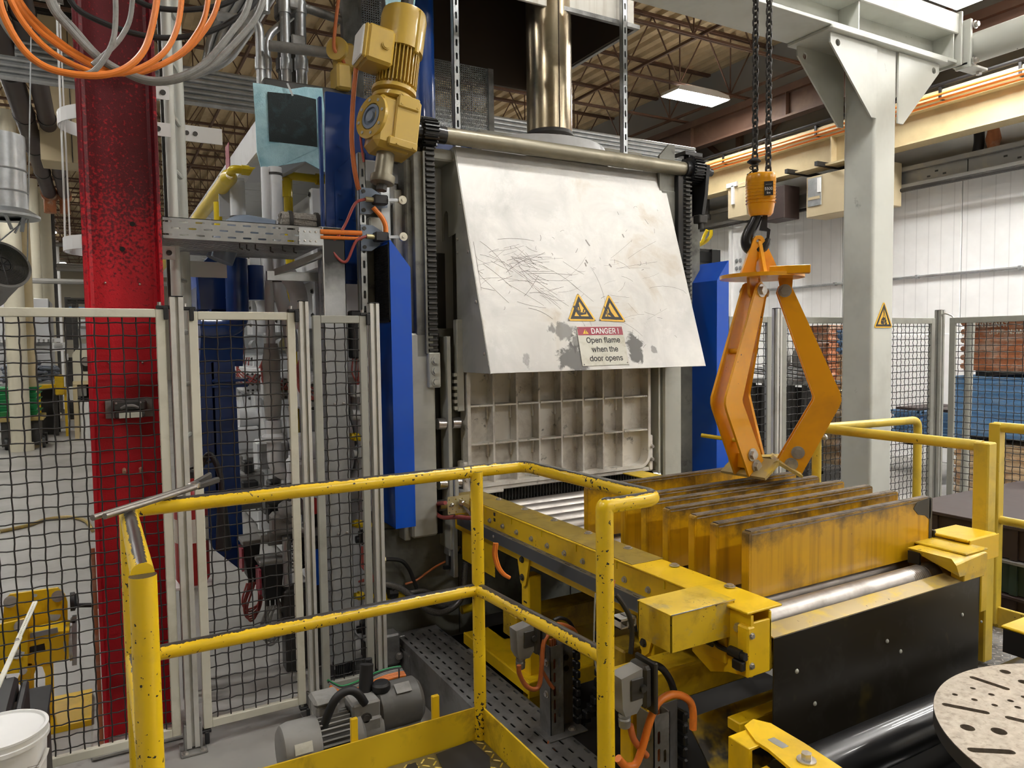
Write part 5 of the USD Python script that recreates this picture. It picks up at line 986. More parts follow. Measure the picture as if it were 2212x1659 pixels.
# blue ducts behind the second fence panel
yB = 4.95
B = lambda u, v: PY(u, v, yB)
t = Thing('blue_duct_box', 'tall dark blue duct box with slanted foot behind the second fence panel', 'duct', (B(465, 900)[0], yB, B(514, 1227)[2]))
front = [B(432, 700), B(503, 700), B(528, 1222), B(514, 1227), B(461, 1186), B(436, 1120)]
def yprism(pts, y0, y1): return prism([(p[0], p[2]) for p in pts], y0, y1, 'y')
t.add('lower_box', yprism(front, yB, yB+.45), M['blued'])
up = [B(424, 582), B(470, 536), B(500, 520), B(520, 520), B(520, 668), B(426, 668)]
t.add('upper_box', yprism(up, yB+.02, yB+.45), M['blued']); t.add('lit_side', [yprism([B(421, 582), B(426, 580), B(434, 668), B(430, 668)], yB, yB+.4), bx(B(428, 0)[0], B(433, 0)[0], yB, yB+.45, .9, B(430, 668)[2])], M['blue'])  # brighter blue left side: the light falling on it is put into the colour
t.add('ledge', yprism([B(430, 668), B(520, 668), B(505, 700), B(432, 700)], yB+.1, yB+.4), M['blued']); t.add('joint_flange', [bx(B(428, 0)[0], B(506, 0)[0], yB-.03, yB+.46, B(465, v+6)[2], B(465, v)[2], .003) for v in (820, 832)], M['blued'])
yP = 4.72
Q = lambda u, v: PY(u, v, yP)
r = (Q(537, 600)[0]-Q(484, 600)[0])/2*.93; c = Q(511, 600)[0]
t = Thing('blue_pipe', 'glossy blue round pipe curving back at its foot behind the second fence panel', 'pipe', (c, yP, Q(511, 725)[2]))
zb = Q(511, 705)[2]
t.add('pipe', tube(bend([(c, yP, 2.49), (c, yP, zb), (c-.17, yP+.12, zb-.0)], .16, 10), r, 28), M['blued'])
t.add('seam_ring', [tube([(c, yP, Q(511, v)[2]), (c, yP, Q(511, v)[2]+.008)], r*1.03, 28) for v in (556, 645)], M['blued']); t.add('funnel', hullmesh([(c-.20, yP+.1, zb-.02), (c+.05, yP+.1, zb+.02), (c-.17, yP+.1, zb+.07), (c-.2, yP+.25, zb-.25), (c+.06, yP+.25, zb-.25), (c-.2, yP+.3, zb+.05), (c+.06, yP+.3, zb+.05)]), M['blued'])
t.add('second_pipe', tube([(c+.17, yP+.35, 2.49), (c+.17, yP+.35, Q(511, 640)[2])], r*.85, 20), M['blued'])
# burners along the wall
def burner(y, lab):
    t = Thing('burner', lab, 'burner', (1.15, y, 1.3), 'burners along the furnace side')
    t.add('flange', [lathe((1.34, y, 1.33), (-1, 0, 0), [(0, 0), (.20, 0), (.20, .03), (.15, .035), (.15, .10), (.17, .105), (.17, .13), (.09, .14), (.09, .30), (0, .30)], 30)], M['furw2'])
    t.add('flange_bolt', [hexbolt((1.31, y+.18*math.cos(q), 1.33+.18*math.sin(q)), (-1, 0, 0), .012, .02) for q in np.arange(10)*math.pi/5], M['dark'])
    t.add('head_box', [bx(.98, 1.20, y-.12, y+.10, 1.05, 1.26, .02), bx(1.06, 1.34, y-.16, y+.16, 1.56, 1.74, .02)], M['furw2'])
    t.add('bolt_row', [cyl((1.10+.04*i, y-.165, z), (1.10+.04*i, y-.18, z), .010, 8) for i in range(6) for z in (1.58, 1.63, 1.68, 1.72)], M['dark'])
    t.add('hose', [tube([(1.1, y-.1, 1.95), (1.02, y-.14, 1.72+.02*i), (1.1+.05*i, y-.2, 1.64), (1.25+.02*i, y-.14, 1.85)], .006, 6, k=5) for i in range(4)], M['redc'])
    t.add('actuator', [bx(1.08, 1.26, y-.10, y+.08, 1.88, 2.06, .02), cyl((1.17, y-.1, 1.97), (1.17, y-.25, 1.97), .045, 16)], M['galv'])
    t.add('gas_valve', [cyl((1.12, y-.05, .98), (1.12, y-.05, .62), .03, 12), bx(1.0, 1.22, y-.14, y+.05, .72, .86, .015), cyl((.84, y-.05, .80), (1.0, y-.05, .80), .045, 16), cyl((.80, y-.05, .80), (.84, y-.05, .80), .025, 12)], M['pump'])
    t.add('solenoid', [bx(1.02, 1.15, y-.22, y-.12, .66, .80, .012), bx(1.05, 1.12, y-.15, y+.0, .86, .96, .01)], M['blk'])
    t.add('elbow', tube(bend([(1.1, y+.1, 2.06), (1.1, y+.1, 2.3), (1.0, y+.02, 2.42)], .08), .055, 14), M['furw2']); return t
b0 = burner(4.55, 'pale grey burner with bolted flange nearest the furnace front'); 
for k, y in enumerate((5.65, 6.75, 7.85, 8.95)): b0.copy((1.15, y, 1.3), f'pale grey burner, {["second", "third", "fourth", "farthest"][k]} along the furnace side')
# ignition cabinets hanging low
for k, (u0, u1, v0, v1, y) in enumerate(((528, 561, 1172, 1250, 4.62), (566, 612, 1215, 1300, 4.45))):
    a, b_ = PY(u0, v1, y), PY(u1, v0, y)
    t = Thing('igniter_box', ['black igniter box with grey lid, left of the pair behind the second fence panel', 'black igniter box with grey lid, right of the pair behind the second fence panel'][k], 'box', ((a[0]+b_[0])/2, y, a[2]))
    t.add('case', hullmesh([(a[0]+.02, y+q, a[2]) for q in (0, .12)]+[(b_[0]-.02, y+q, a[2]) for q in (0, .12)]+[(x, y+q, b_[2]) for x in (a[0], b_[0]) for q in (-.02, .14)]), M['blk']); t.add('lid', bx(a[0]-.01, b_[0]+.01, y-.03, y+.15, b_[2], b_[2]+.03, .005), M['pump']); t.add('label', bx(a[0]-.014, a[0]-.002, y-.02, y+.1, a[2]+.05, b_[2]-.02), M['signr'])
    t.add('gland', [cyl((a[0]+.04+.03*i, y+.05, a[2]), (a[0]+.04+.03*i, y+.05, a[2]-.06), .012, 8) for i in range(3)], M['dark'])
    q0 = PY((u0+u1)/2, v1+8, y)
    cs = []
    for i in range(6):
        w = random.uniform(.03, .08); h = .16+.03*i/2
        cs.append(tube([q0+(.01*i-.03, 0, 0), q0+(-w, -.02, -h*.6), q0+(-w*.6, 0, -h), q0+(w*.5, .02, -h*.95), q0+(w, 0, -h*.5), q0+(.04, .04, .02)], .006, 6, k=5))
    one('cable_loop', cs, M['greyc'] if k else M['redc'], ['loop of dark red and grey cables hanging below the left igniter box', 'loop of grey cables hanging below the right igniter box'][k], 'cables', kind='stuff')
t = Thing('spring_valve', 'pale pipe elbow with ribbed bellows and regulator in front of the burners', 'regulator', (.98, 4.4, .6))
t.add('bellows', lathe((1.0, 4.42, .62), (0, 0, 1), [(.03 if i % 2 else .042, .012*i) for i in range(16)]+[(0, .19)], 16), M['blk']); t.add('riser', [cyl((.93, 4.42, .52), (.93, 4.42, .82), .026, 14), tube(bend([(1.06, 4.35, .40), (1.06, 4.35, .84), (.98, 4.4, .88)], .06), .022, 12)], M['galv'])
t.add('regulator', [lathe((.92, 4.40, .96), (.5, -.3, .3), [(0, 0), (.07, 0), (.075, .03), (.05, .06), (.05, .12), (0, .12)], 18), bx(.84, 1.0, 4.36, 4.48, .84, .97, .02)], M['pump']); t.add('knob', lathe((1.07, 4.34, 1.0), (0, -1, .2), [(0, 0), (.05, 0), (.05, .03), (0, .03)], 14), M['extred']); t.add('blue_plate', bx(1.03, 1.12, 4.33, 4.345, .52, .74), M['blue'])
t.add('frame', bx(.9, 1.15, 4.38, 4.5, .0, .5, .01), M['dark'])
# fire extinguisher
a = PY(418, 1258, 4.35); rr = (PY(460, 1200, 4.35)[0]-PY(376, 1200, 4.35)[0])/2*.88
t = Thing('fire_extinguisher', 'red fire extinguisher with black horn on a white stand behind the fence post', 'extinguisher', (a[0], 4.35, 0))
h = PY(418, 1090, 4.35)[2]-a[2]
t.add('cylinder', lathe((a[0], 4.35, a[2]), (0, 0, 1), [(0, 0), (rr*.8, 0), (rr, .03), (rr, h), (rr*.8, h+.07), (.03, h+.11), (.03, h+.15), (0, h+.15)], 30), M['extred']); t.add('label', lathe((a[0], 4.35, a[2]+h*.55), (0, 0, 1), [(rr*1.006, 0), (rr*1.006, h*.3)], 30), M['signw'])
t.add('valve', [bx(a[0]-.03, a[0]+.05, 4.33, 4.37, a[2]+h+.14, a[2]+h+.19, .006), beam((a[0], 4.35, a[2]+h+.2), (a[0]+.13, 4.33, a[2]+h+.24), .02, .012)], M['blk'])
t.add('hose', tube([(a[0]+.04, 4.34, a[2]+h+.17), (a[0]+.10, 4.30, a[2]+h+.28), (a[0]+.15, 4.28, a[2]+h+.16), (a[0]+.15, 4.27, a[2]+h+.02)], .016, 12, k=6), M['blk']); t.add('horn', lathe((a[0]+.15, 4.26, a[2]+h+.06), (.0, -.05, -1), [(0, 0), (.02, 0), (.025, .05), (.042, .30), (.036, .31), (0, .3)], 18), M['blk'])
t.add('stand', [bx(a[0]-.03, a[0]+.03, 4.42, 4.46, 0, a[2]+.3, .005), bx(a[0]-.1, a[0]+.1, 4.3, 4.46, a[2]-.02, a[2], .004)], M['white'])
# ladder with cage
xl_, y0_, y1_ = PY(372, 400, 4.3)[0], 4.30, 4.75
t = Thing('caged_ladder', 'pale galvanised caged ladder with white hoops behind the red column', 'ladder', (xl_, 4.5, 0))
t.add('rail', tube([(xl_, y0_, 0.0), (xl_, y0_, 6.0)], .026, 14), M['post']); xr2 = PY(393, 400, y1_-.2)[0]; t.add('rail', tube([(xr2, y1_-.2, 0.0), (xr2, y1_-.2, 6.0)], .028, 14), M['post'])
for z in np.arange(.3, 5.9, .29): t.add('rung', tube([(xl_, y0_, z), (xr2, y1_-.2, z)], .014, 8), M['post'])
for k, z in enumerate((2.505, 3.16, 4.1)):
    pts = [(xl_-.02-.52*math.sin(q)*.95, y0_+.125+.125-.33*math.cos(q), z) for q in np.linspace(.25, math.pi-.25, 19)]
    P_ = np.array(pts); V = np.vstack([P_+(0, 0, .035), P_-(0, 0, .035)]); n = len(P_); i = np.arange(n-1)
    m = J([beam(P_[j], P_[j+1]+(P_[j+1]-P_[j])*.03, .007, .07) for j in range(n-1)]); t.add('hoop', m, M['white'])
xs_ = xl_-.02-.50
t.add('cage_bar', bx(xs_+.035, xs_+.042, 4.46, 4.51, 2.47, 6.0), M['white']); t.add('cage_bar', bx(xs_+.12, xs_+.127, 4.25, 4.30, 2.47, 6.0), M['white'])
t.add('wall_arm', [bx(xl_-.12, xl_+.0, 4.27, 4.275, z, z+.07) for z in (2.42, 3.25, 3.06)]+[bx(xl_+.06, xl_+.30, 4.58, 4.59, z, z+.09) for z in (2.36, 3.13)], M['white'])
t.add('arm_hole', [cyl((x, 4.265, z), (x, 4.27, z), .014, 12) for x, z in ((xl_-.03, 2.455), (xl_-.03, 3.285), (xl_-.06, 3.095))]+[cyl((xl_+q, 4.575, 3.175), (xl_+q, 4.58, 3.175), .013, 12) for q in (.11, .155)], M['dark'])
one('pull_cord', tube([(PY(122, 0, 4.6)[0], 4.6, 3.9), (PY(138, 420, 4.6)[0], 4.6, PY(138, 420, 4.6)[2]), (PY(141, 525, 4.6)[0], 4.6, PY(141, 525, 4.6)[2])], .006, 6), M['white'], 'thin pale cord hanging left of the ladder cage', 'cord')
one('dark_channel', bx(PY(350, 300, 4.35)[0], PY(357, 300, 4.35)[0], 4.35, 4.39, 0, 4.0), M['dark'], 'narrow dark steel channel standing just right of the red column', 'channel')
# =============================== CONVEYOR ===============================
cv = Thing('roller_conveyor', 'yellow roller conveyor with bolted side rail leading into the furnace', 'conveyor', (2.55, 2.8, 0))
YE, YF2 = 1.65, 3.90
XL = 1.80
cv.add('side_rail', [bx(XL, XL+.012, YE+.1, YF2, .86, 1.06, .002), bx(XL-.004, XL+.16, YE, YF2, 1.060, 1.068, .002)], M['yel'])
cv.add('rail_top', [bx(XL+.004, XL+.165, 2.25+.0, YF2, 1.068, 1.071, .001)], paint('oily_rail_top', (.26, .18, .03), .4, dirt=((.5, .33, .02), 3., .52, .7, .8), dirt2=((.08, .06, .03), 8., .5, .75, .6)))
cv.add('side_rail', [bx(3.20, 3.212, YE+.1, YF2, .80, 1.06, .002), bx(3.05, 3.216, YE, YF2, 1.060, 1.068, .002)], M['yelb'])
for y in np.arange(2.0, 3.85, .145): cv.add('rail_bolt', hexbolt((XL, y, 1.0), (-1, 0, 0), .0095, .012), M['bolt'])
for y in np.arange(1.86, 3.9, .29): cv.add('flange_bolt', hexbolt((XL+.135, y, 1.071), (0, 0, 1), .014, .008), M['bolt'])
for y in np.arange(1.98, 3.8, .29): cv.add('weld_tab', bx(XL-.004, XL+.004, y+.07, y+.076, 1.03, 1.06), M['gas'])
cv.add('paint_stencil', [bx(XL-.0008, XL, y, y+.020, z, z+.018) for y, z in ((3.39, 1.035), (3.39, 1.005))], M['signk'])
for k in range(15):
    y = 1.79+.145*k
    cv.add('roller', lathe((1.92, y, .948), (1, 0, 0), [(0, 0), (.03, 0), (.03, .03), (.050, .032), (.052, .04), (.052, 1.12), (.050, 1.13), (0, 1.13)], 24), M['steel'])
cv.add('roller_groove', [tube([(x, 1.79, .948), (x+.002, 1.79, .948)], .0525, 24) for x in np.arange(2.86, 2.97, .012)], M['chrome'])
cv.add('under_pan', bx(1.85, 3.19, 1.9, 3.9, .84, .87), M['soot'])
# end bracket
ap = Polygon([(YE, .85), (YE, 1.055), (1.92, 1.055), (1.92, .84), (1.83, .80), (1.75, .83)])
cv.add('end_bracket', [prism(ap, XL+.012, XL+.024, 'x'), bx(XL+.02, 1.908, YE, YE+.012, .85, 1.03, .003), bx(1.898, 1.910, YE, 1.75, .85, 1.055, .003), bx(XL-.006, XL+.03, YE-.004, YE+.045, .85, 1.02, .006)], M['yel'])
for y, z in ((1.70, 1.0), (1.70, .87), (1.80, .96), (1.86, 1.02)): cv.add('bracket_bolt', hexbolt((XL+.01, y, z), (-1, 0, 0), .012, .014), M['bolt'])
cv.add('bracket_bolt', [hexbolt((XL+.012, YE-.004, z), (0, -1, 0), .008, .008) for z in (.89, .99)], M['bolt'])
# front plate, ledge
xa, xb_ = 1.925, 3.168
cv.add('front_sheet', bx(xa, xb_, 1.655, 1.660, .30, .955, .002), M['sheet'])
cv.add('front_ledge', place(bx(0, xb_-xa, 0, .07, -.004, 0), (xa, 1.655, .957), (1, 0, 0), (0, .97, .24), (0, -.24, .97)), M['tan'])
for u, v in ((1721, 1450), (1916, 1385), (2078, 1328), (1945, 1407), (2120, 1343), (1760, 1520)):
    q = PY(u, v, 1.655); cv.add('sheet_bolt', ball(q, .0085 if u != 2120 else .006, 2, (1, .7, 1)), M['fur'])
# right end cover pieces
cv.add('end_cover', [hullmesh([(2.965, 1.64, 1.035), (3.185, 1.64, 1.055), (3.185, 1.655, 1.06), (2.965, 1.845, 1.06), (3.22, 1.845, 1.06), (2.965, 1.66, 1.058), (2.99, 1.64, .985), (3.185, 1.64, .985)]), bx(3.168, 3.215, 1.65, 1.75, .80, 1.05, .004), bx(3.03, 3.185, 1.645, 1.70, .955, .995, .004)], M['yelb'])
cv.add('cover_plate', [bx(3.19, 3.42, 1.72, 1.90, 1.075, 1.088, .004), bx(3.20, 3.43, 1.715, 1.72, .98, 1.085, .004), bx(3.415, 3.43, 1.72, 1.90, .98, 1.08, .004)], M['yel'])
cv.add('cover_notch', [bx(3.185, 3.20, 1.86, 1.90, 1.07, 1.10, .003), bx(2.96, 2.972, 1.79, 1.84, 1.0, 1.05)], M['blk'])
# cable channel along the rail
ch = Thing('cable_channel', 'grey slotted cable channel, its front darkened as if shaded, running along the conveyor side rail', 'cable channel', (1.78, 2.8, .91))
M['chan'] = paint('channel_shaded_grey', (.085, .092, .105), .45, .2, dirt=((.15, .15, .155), 4., .5, .8, .5))  # shade on the front face is put into this dark bluish grey
ch.add('front', bx(1.765, 1.768, 1.88, 3.80, .912, .966), M['chan'])
pl = slots(sbox(1.768, 1.88, 1.799, 3.80), [(1.777+.012*(i % 2), 1.95+.06*i) for i in range(30)], .007, .042, math.pi/2)
ch.add('lid', prism(pl, .963, .966, 'z'), M['galvd']); ch.add('base', bx(1.765, 1.798, 1.88, 3.8, .909, .912), M['tray'])
ch.add('stud', [ball((1.765, y, .94), .008, 1, (.6, 1, 1)) for y in (2.42, 2.02, 3.35)], M['bolt'])
for k in range(3): ch.add('cable', tube([(1.775+.008*k, 1.9, .93), (1.775+.008*k, 3.75, .93)], .0038, 6), M['orangeo'])
# guard box
bxg = Thing('sensor_cover', 'scuffed yellow sheet-steel cover box projecting from the front end of the side rail', 'cover box', (1.69, 1.82, .95))
bxg.add('box', [bx(1.552, 1.832, 1.74, 1.745, .955, 1.078, .001), bx(1.552, 1.557, 1.74, 1.905, .955, 1.078, .001), bx(1.827, 1.832, 1.74, 1.905, .955, 1.078, .001), bx(1.552, 1.832, 1.90, 1.905, .955, 1.078)], M['yelb'])
bxg.add('lid', bx(1.550, 1.834, 1.738, 1.907, 1.076, 1.080, .001), M['yelb']); bxg.add('edge_wear', bx(1.551, 1.833, 1.7372, 1.7395, 1.0775, 1.0805), M['chrome'])
s = Thing('proximity_sensor', 'black angled cable and cylindrical sensor on the end bracket', 'sensor', (1.78, 1.68, .9))
e0 = PX(1530, 1340, 1.76); pts = [PX(u, v, 1.79) for u, v in ((1533, 1352), (1537, 1370), (1548, 1392), (1565, 1402), (1580, 1407))]
s.add('cable', tube(pts, .0085, 10, k=5), M['blk']); s.add('body', [cyl(PX(1577, 1405, 1.79), PX(1603, 1416, 1.79), .017, 16), cyl(PX(1600, 1415, 1.79), PX(1612, 1420, 1.79), .013, 14)], M['blk']); s.add('block', bx(1.775, 1.80, 1.655, 1.70, .872, .905, .004), M['blk']); s.add('bracket_block', bx(1.79, 1.80, 1.80, 1.86, .90, .95, .003), M['blk'])
# legs
def leg(x, y, zb, k):
    t = Thing('conveyor_leg', ['yellow square conveyor leg with bolted gusset, the farther one under the side rail', 'yellow square conveyor leg with bolted gusset, the nearer one behind the front railing post'][k], 'leg', (x, y, zb))
    t.add('tube', bx(x, x+.075, y, y+.075, zb, .80, .006), M['yel']); t.add('gusset', prism([(y-.025, .95), (y+.10, .95), (y+.095, .90), (y+.06, .76), (y+.035, .74), (y+.01, .76), (y-.025, .88)], x-.012, x-.002, 'x'), M['yel'])
    t.add('head', bx(x-.002, x+.3, y+.01, y+.07, .86, .94, .004), M['yel'])
    for z in (.88, .79): t.add('bolt', hexbolt((x-.012, y+.04, z), (-1, 0, 0), .012, .012), M['dark'])
    t.add('slot', [bx(x-.001, x+.002, y+.02, y+.05, .66, .668), bx(x+.02, x+.026, y-.001, y+.002, .58, .59)], M['soot']); t.add('foot', bx(x-.02, x+.1, y-.03, y+.1, zb, zb+.012, .003), M['tray'])
    return t
leg(1.80, 3.05, .0, 0); leg(1.80, 2.12, .0, 1)
t = Thing('end_profile', 'short grey aluminium profile stub above the nearer conveyor leg', 'profile', (1.80, 2.1, .9))
pf = PX(1340, 1320, 1.74)
t.add('profile', [bx(1.70, 1.78, pf[1]-.05, pf[1]+.01, pf[2]-.02, pf[2]-.012), bx(1.70, 1.705, pf[1]-.05, pf[1]+.01, pf[2]-.05, pf[2]-.012), bx(1.74, 1.745, pf[1]-.05, pf[1]+.01, pf[2]-.05, pf[2]-.012), bx(1.775, 1.78, pf[1]-.05, pf[1]+.01, pf[2]-.05, pf[2]-.012), bx(1.70, 1.78, pf[1]-.05, pf[1]+.01, pf[2]-.05, pf[2]-.045)], M['alu'])
# substructure
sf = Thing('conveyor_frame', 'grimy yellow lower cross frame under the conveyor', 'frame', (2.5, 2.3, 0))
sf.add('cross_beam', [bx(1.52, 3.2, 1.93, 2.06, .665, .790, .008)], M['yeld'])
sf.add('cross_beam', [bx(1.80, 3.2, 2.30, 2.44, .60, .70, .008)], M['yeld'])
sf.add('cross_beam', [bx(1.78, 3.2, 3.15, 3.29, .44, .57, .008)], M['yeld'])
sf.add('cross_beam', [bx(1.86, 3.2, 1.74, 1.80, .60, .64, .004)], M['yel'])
sf.add('drip_sheet', place(bx(0, 1.30, 0, .39, 0, .006), (1.80, 1.67, .30), (1, 0, 0), (0, .69, .72), (0, -.72, .69)), paint('oily_drip_sheet', (.50, .33, .01), .3, dirt=((.02, .022, .026), 2.6, .50, .60, .95), coat=.3))
sf.add('deck_plate', [bx(1.765, 2.6, 3.0, 3.72, .29, .30, .003), bx(1.755, 1.767, 2.99, 3.72, .235, .302, .004), bx(1.755, 2.6, 2.985, 3.0, .22, .302, .004)], M['yel'])
sf.add('deck_rail', bx(1.735, 1.752, 2.7, 3.9, .20, .225, .003), M['tray']); sf.add('label_plate', bx(1.795, 1.80, 3.40, 3.80, .70, .87, .004), M['yel'])
sf.add('label_print', [bx(1.7938, 1.795, 3.62+.0, 3.622, .78, .85), bx(1.7938, 1.795, 3.66, 3.662, .78, .85), bx(1.7938, 1.795, 3.62, 3.66, .848, .85), bx(1.7938, 1.795, 3.62, 3.66, .83, .832), bx(1.7938, 1.795, 3.635, 3.638, .81, .825)], M['signk'])
sf.add('dark_floor', [bx(1.75, 3.3, 1.7, 3.9, .0, .02), bx(1.9, 3.3, 3.5, 3.9, .02, .3, .01)], M['soot'])  # dark sheet and block that blacken the floor under the conveyor
sf.add('side_leg', bx(1.56, 1.63, 1.95, 2.02, 0, .665, .005), M['yel'])
# furnace mouth plate between conveyor and door
one('mouth_plate', [bx(1.95, 3.30, 3.90, 4.10, .90, .955, .004), bx(1.97, 3.28, 3.80, 3.92, .86, .93, .004)], M['dark'], 'dark steel sill plate between the last roller and the furnace door', 'plate')
# ---- heavy plates standing on the rollers
ys = [1.885, 2.035, 2.178, 2.325, 2.470, 2.610, 2.895]
nm = ['nearest', 'second', 'third', 'fourth', 'fifth', 'sixth', 'farthest']
for k, y in enumerate(ys):
    dx = [0.0, -.012, .012, .004, .008, .004, .0][k]; x0_, x1_ = 2.04+dx, 3.175+dx; w = .040
    t = Thing('steel_plate', f'thick amber-yellow steel plate standing on edge on the rollers, {nm[k]} of the seven', 'steel plate', ((x0_+x1_)/2, y, 1.0), 'amber plates standing on the conveyor')
    t.add('plate', prism(sbox(x0_, .997, x1_, 1.250).buffer(-.012).buffer(.012, 3), y-w/2+.0015, y+w/2-.0015, 'y'), M['plate'])
    t.add('top_edge', hullmesh([(x, y+q*(w/2-(.006 if z > 1.251 else 0)), z) for x in (x0_+.012, x1_-.012) for q in (-1, 1) for z in (1.238, 1.2535)]), M['plateedge'], label='rubbed bare top edge')
    t.add('end_edge', hullmesh([(x0_-(.0 if abs(q) == 1 else .0)+r, y+q*(w/2-(.004 if r == -.002 else 0)), z) for r in (-.002, .010) for q in (-1, 1) for z in (1.0, 1.24)]), M['plate'])
    if k == 0: t.add('burn_mark', [bx(x1_-.022, x1_-.001, y-w/2-.0008, y, 1.03, 1.245), prism(Polygon([(x1_-.10, 1.19), (x1_-.13, 1.215), (x1_-.11, 1.235), (x1_-.02, 1.245), (x1_-.02, 1.16), (x1_-.05, 1.18)]).buffer(.006), y-w/2-.0008, y, 'y')], M['dark'])
# ---- connectors and cable posts beside the conveyor
def cablepost(x, y, z0, z1, k):
    t = Thing('cable_post', ['grey slotted cable post with connector, the farther of two by the railing', 'grey slotted cable post with connector, the nearer of two by the railing'][k], 'cable post', (x, y, z0))
    fs = slots(sbox(y, z0, y+.075, z1), [(y+.018+.024*(i % 2)*1, z0+.06+.04*i) for i in range(int((z1-z0)/.04)-2)], .011, .032, math.pi/2)
    ff = slots(sbox(x, z0, x+.07, z1), [(x+.022, z) for z in np.arange(z0+.08, z1-.05, .06)]+[(x+.048, z) for z in np.arange(z0+.1, z1-.05, .11)], .012, .045, math.pi/2)
    t.add('front', prism(ff, y, y+.003, 'y'), M['galvd']); t.add('left_side', bx(x, x+.003, y, y+.09, z0, z1), M['tray']); t.add('back_plate', bx(x+.06, x+.15, y+.05, y+.054, z0, z1+.0, .001), M['tray']); t.add('right_side', bx(x+.067, x+.07, y, y+.05, z0, z1), M['galvd'])
    t.add('base', bx(x-.03, x+.17, y-.04, y+.10, z0, z0+.006, .002), M['tray']); t.add('bolt', [hexbolt((x, y+.03, z), (-1, 0, 0), .011, .01) for z in (z0+.18, z1-.08)]+[hexbolt((x+.11, y+.0, z0+.006), (0, 0, 1), .012, .012)], M['bolt'])
    t.add('plate_hole', [cyl((x+.115, y+.047, z), (x+.115, y+.051, z), .013, 14) for z in (z0+.26, z0+.31)], M['soot']); t.add('inner_cable', [tube([(x+.02+.012*i, y+.03, z0+.02), (x+.02+.012*i, y+.03, z1+.02)], .006, 6) for i in range(3)], M['orangeo'])
    t.add('chain_guide', [bx(x+.152, x+.175, y+.02, y+.07, z, z+.035, .006) for z in np.arange(z0, z1-.05, .042)], M['blk'])
    return t
cablepost(1.637, 2.60, .246, .645, 0); cablepost(1.565, 1.84, .12, .70, 1)
def conn(u, v, x, k):
    c = PY(u, v, x); x = c[0]; t = Thing('connector', ['dark grey heavy-duty plug connector with cable gland, beside the farther cable post', 'dark grey heavy-duty plug connector with cable gland, beside the nearer cable post'][k], 'connector', c)
    y, z = c[1], c[2]; s = 1.0
    t.add('housing', hullmesh([(x+a, y+b, z+c_) for a, b, c_ in ((-.03, -.03, .0), (-.03, .03, .0), (.05, -.03, .0), (.05, .03, .0), (-.035, -.03, .10), (-.035, .03, .10), (.05, -.03, .115), (.05, .03, .115), (-.015, -.025, -.03), (-.015, .025, -.03), (.03, -.025, -.03), (.03, .025, -.03))]), M['pump']); t.add('base_housing', [bx(x+.05, x+.085, y-.04, y+.045, z-.02, z+.12, .01), bx(x+.085, x+.10, y-.05, y+.055, z-.04, z+.13, .004)], M['dark']); t.add('latch', [bx(x+.0, x+.05, y-.036, y-.03, z+.02, z+.09, .003), cyl((x+.045, y-.045, z+.055), (x+.045, y-.03, z+.055), .012, 12)], M['dark'])
    t.add('gland', lathe((x, y, z-.03), (0, 0, -1), [(.018, 0), (.021, .01), (.017, .014), (.021, .02), (.019, .045), (.012, .05), (0, .05)], 16), M['galvd']); return t
conn(1124, 1405, 2.62, 0); conn(1349, 1520, 1.82, 1)
C = lambda pts, x: [PY(u, v, 2.575 if u < 1260 else 1.80)+(0, (x-1.6)*.4, 0) for u, v in pts]
one('connector_cable', tube(C([(1121, 1437), (1122, 1455), (1135, 1480), (1152, 1489), (1165, 1480), (1170, 1440), (1174, 1390), (1185, 1370), (1195, 1352), (1215, 1350), (1240, 1362), (1247, 1385)], 1.60), .010, 12, k=6), M['orangeo'], 'orange cable looping from the farther plug connector over its post', 'cable')
one('connector_cable', tube(C([(1172, 1445), (1180, 1460), (1192, 1480), (1200, 1490)], 1.64), .008, 10, k=5), M['orangeo'], 'short orange cable tail entering the farther cable post', 'cable')
one('connector_cable', tube(C([(1366, 1570), (1374, 1600), (1392, 1625), (1402, 1636)], 1.63), .011, 12, k=6), M['orangeo'], 'short orange cable running down from the nearer plug connector', 'cable')
one('connector_cable', tube(C([(1335, 1638), (1352, 1655), (1372, 1652), (1386, 1620), (1403, 1560), (1420, 1520), (1445, 1502), (1470, 1502), (1490, 1515), (1497, 1538), (1497, 1575)], 1.60), .013, 12, k=6), M['orangec'], 'bright orange cable arching over the nearer cable post', 'cable')
one('connector_cable', tube(C([(1383, 1470), (1400, 1452), (1425, 1446), (1450, 1455), (1468, 1480), (1477, 1505)], 1.72), .012, 12, k=6), M['blk'], 'thick black cable arching above the nearer cable post', 'cable')
one('connector_cable', tube(C([(1205, 1345), (1220, 1340), (1240, 1350), (1252, 1375)], 1.68), .008, 10, k=6), M['blk'], 'thin black cable behind the orange loop of the farther post', 'cable')
one('connector_cable', [tube(C([(1187+6*i, 1600), (1182+7*i, 1625), (1176+7*i, 1645)], 1.60), .008, 10, k=5) for i in range(3)], M['orangeo'], 'three orange cables leaving the floor tray at the foot of the farther post', 'cables')
one('hanging_cable', tube(C([(1358, 1297), (1375, 1320), (1388, 1345), (1394, 1375), (1393, 1410), (1391, 1428)], 1.77), .0085, 10, k=6), M['blk'], 'black cable curving down beside the yellow cover box', 'cable')
one('hanging_cable', [tube(C([(1331+7*i, 1257+2*i), (1327+7*i, 1280), (1322+3*i, 1310)], 1.69), .010, 10, k=5) for i in range(2)], M['orangeo'], 'pair of orange cables dropping behind the front railing post', 'cables')
one('hanging_cable', [tube(C([(1083+4*i, 1180), (1081+4*i, 1205), (1089+3*i, 1232), (1101+2*i, 1248), (1115, 1256)], 1.74), .008, 10, k=6) for i in range(2)], M['orangec'], 'bright orange cable pair looping beside the farther conveyor leg', 'cables')
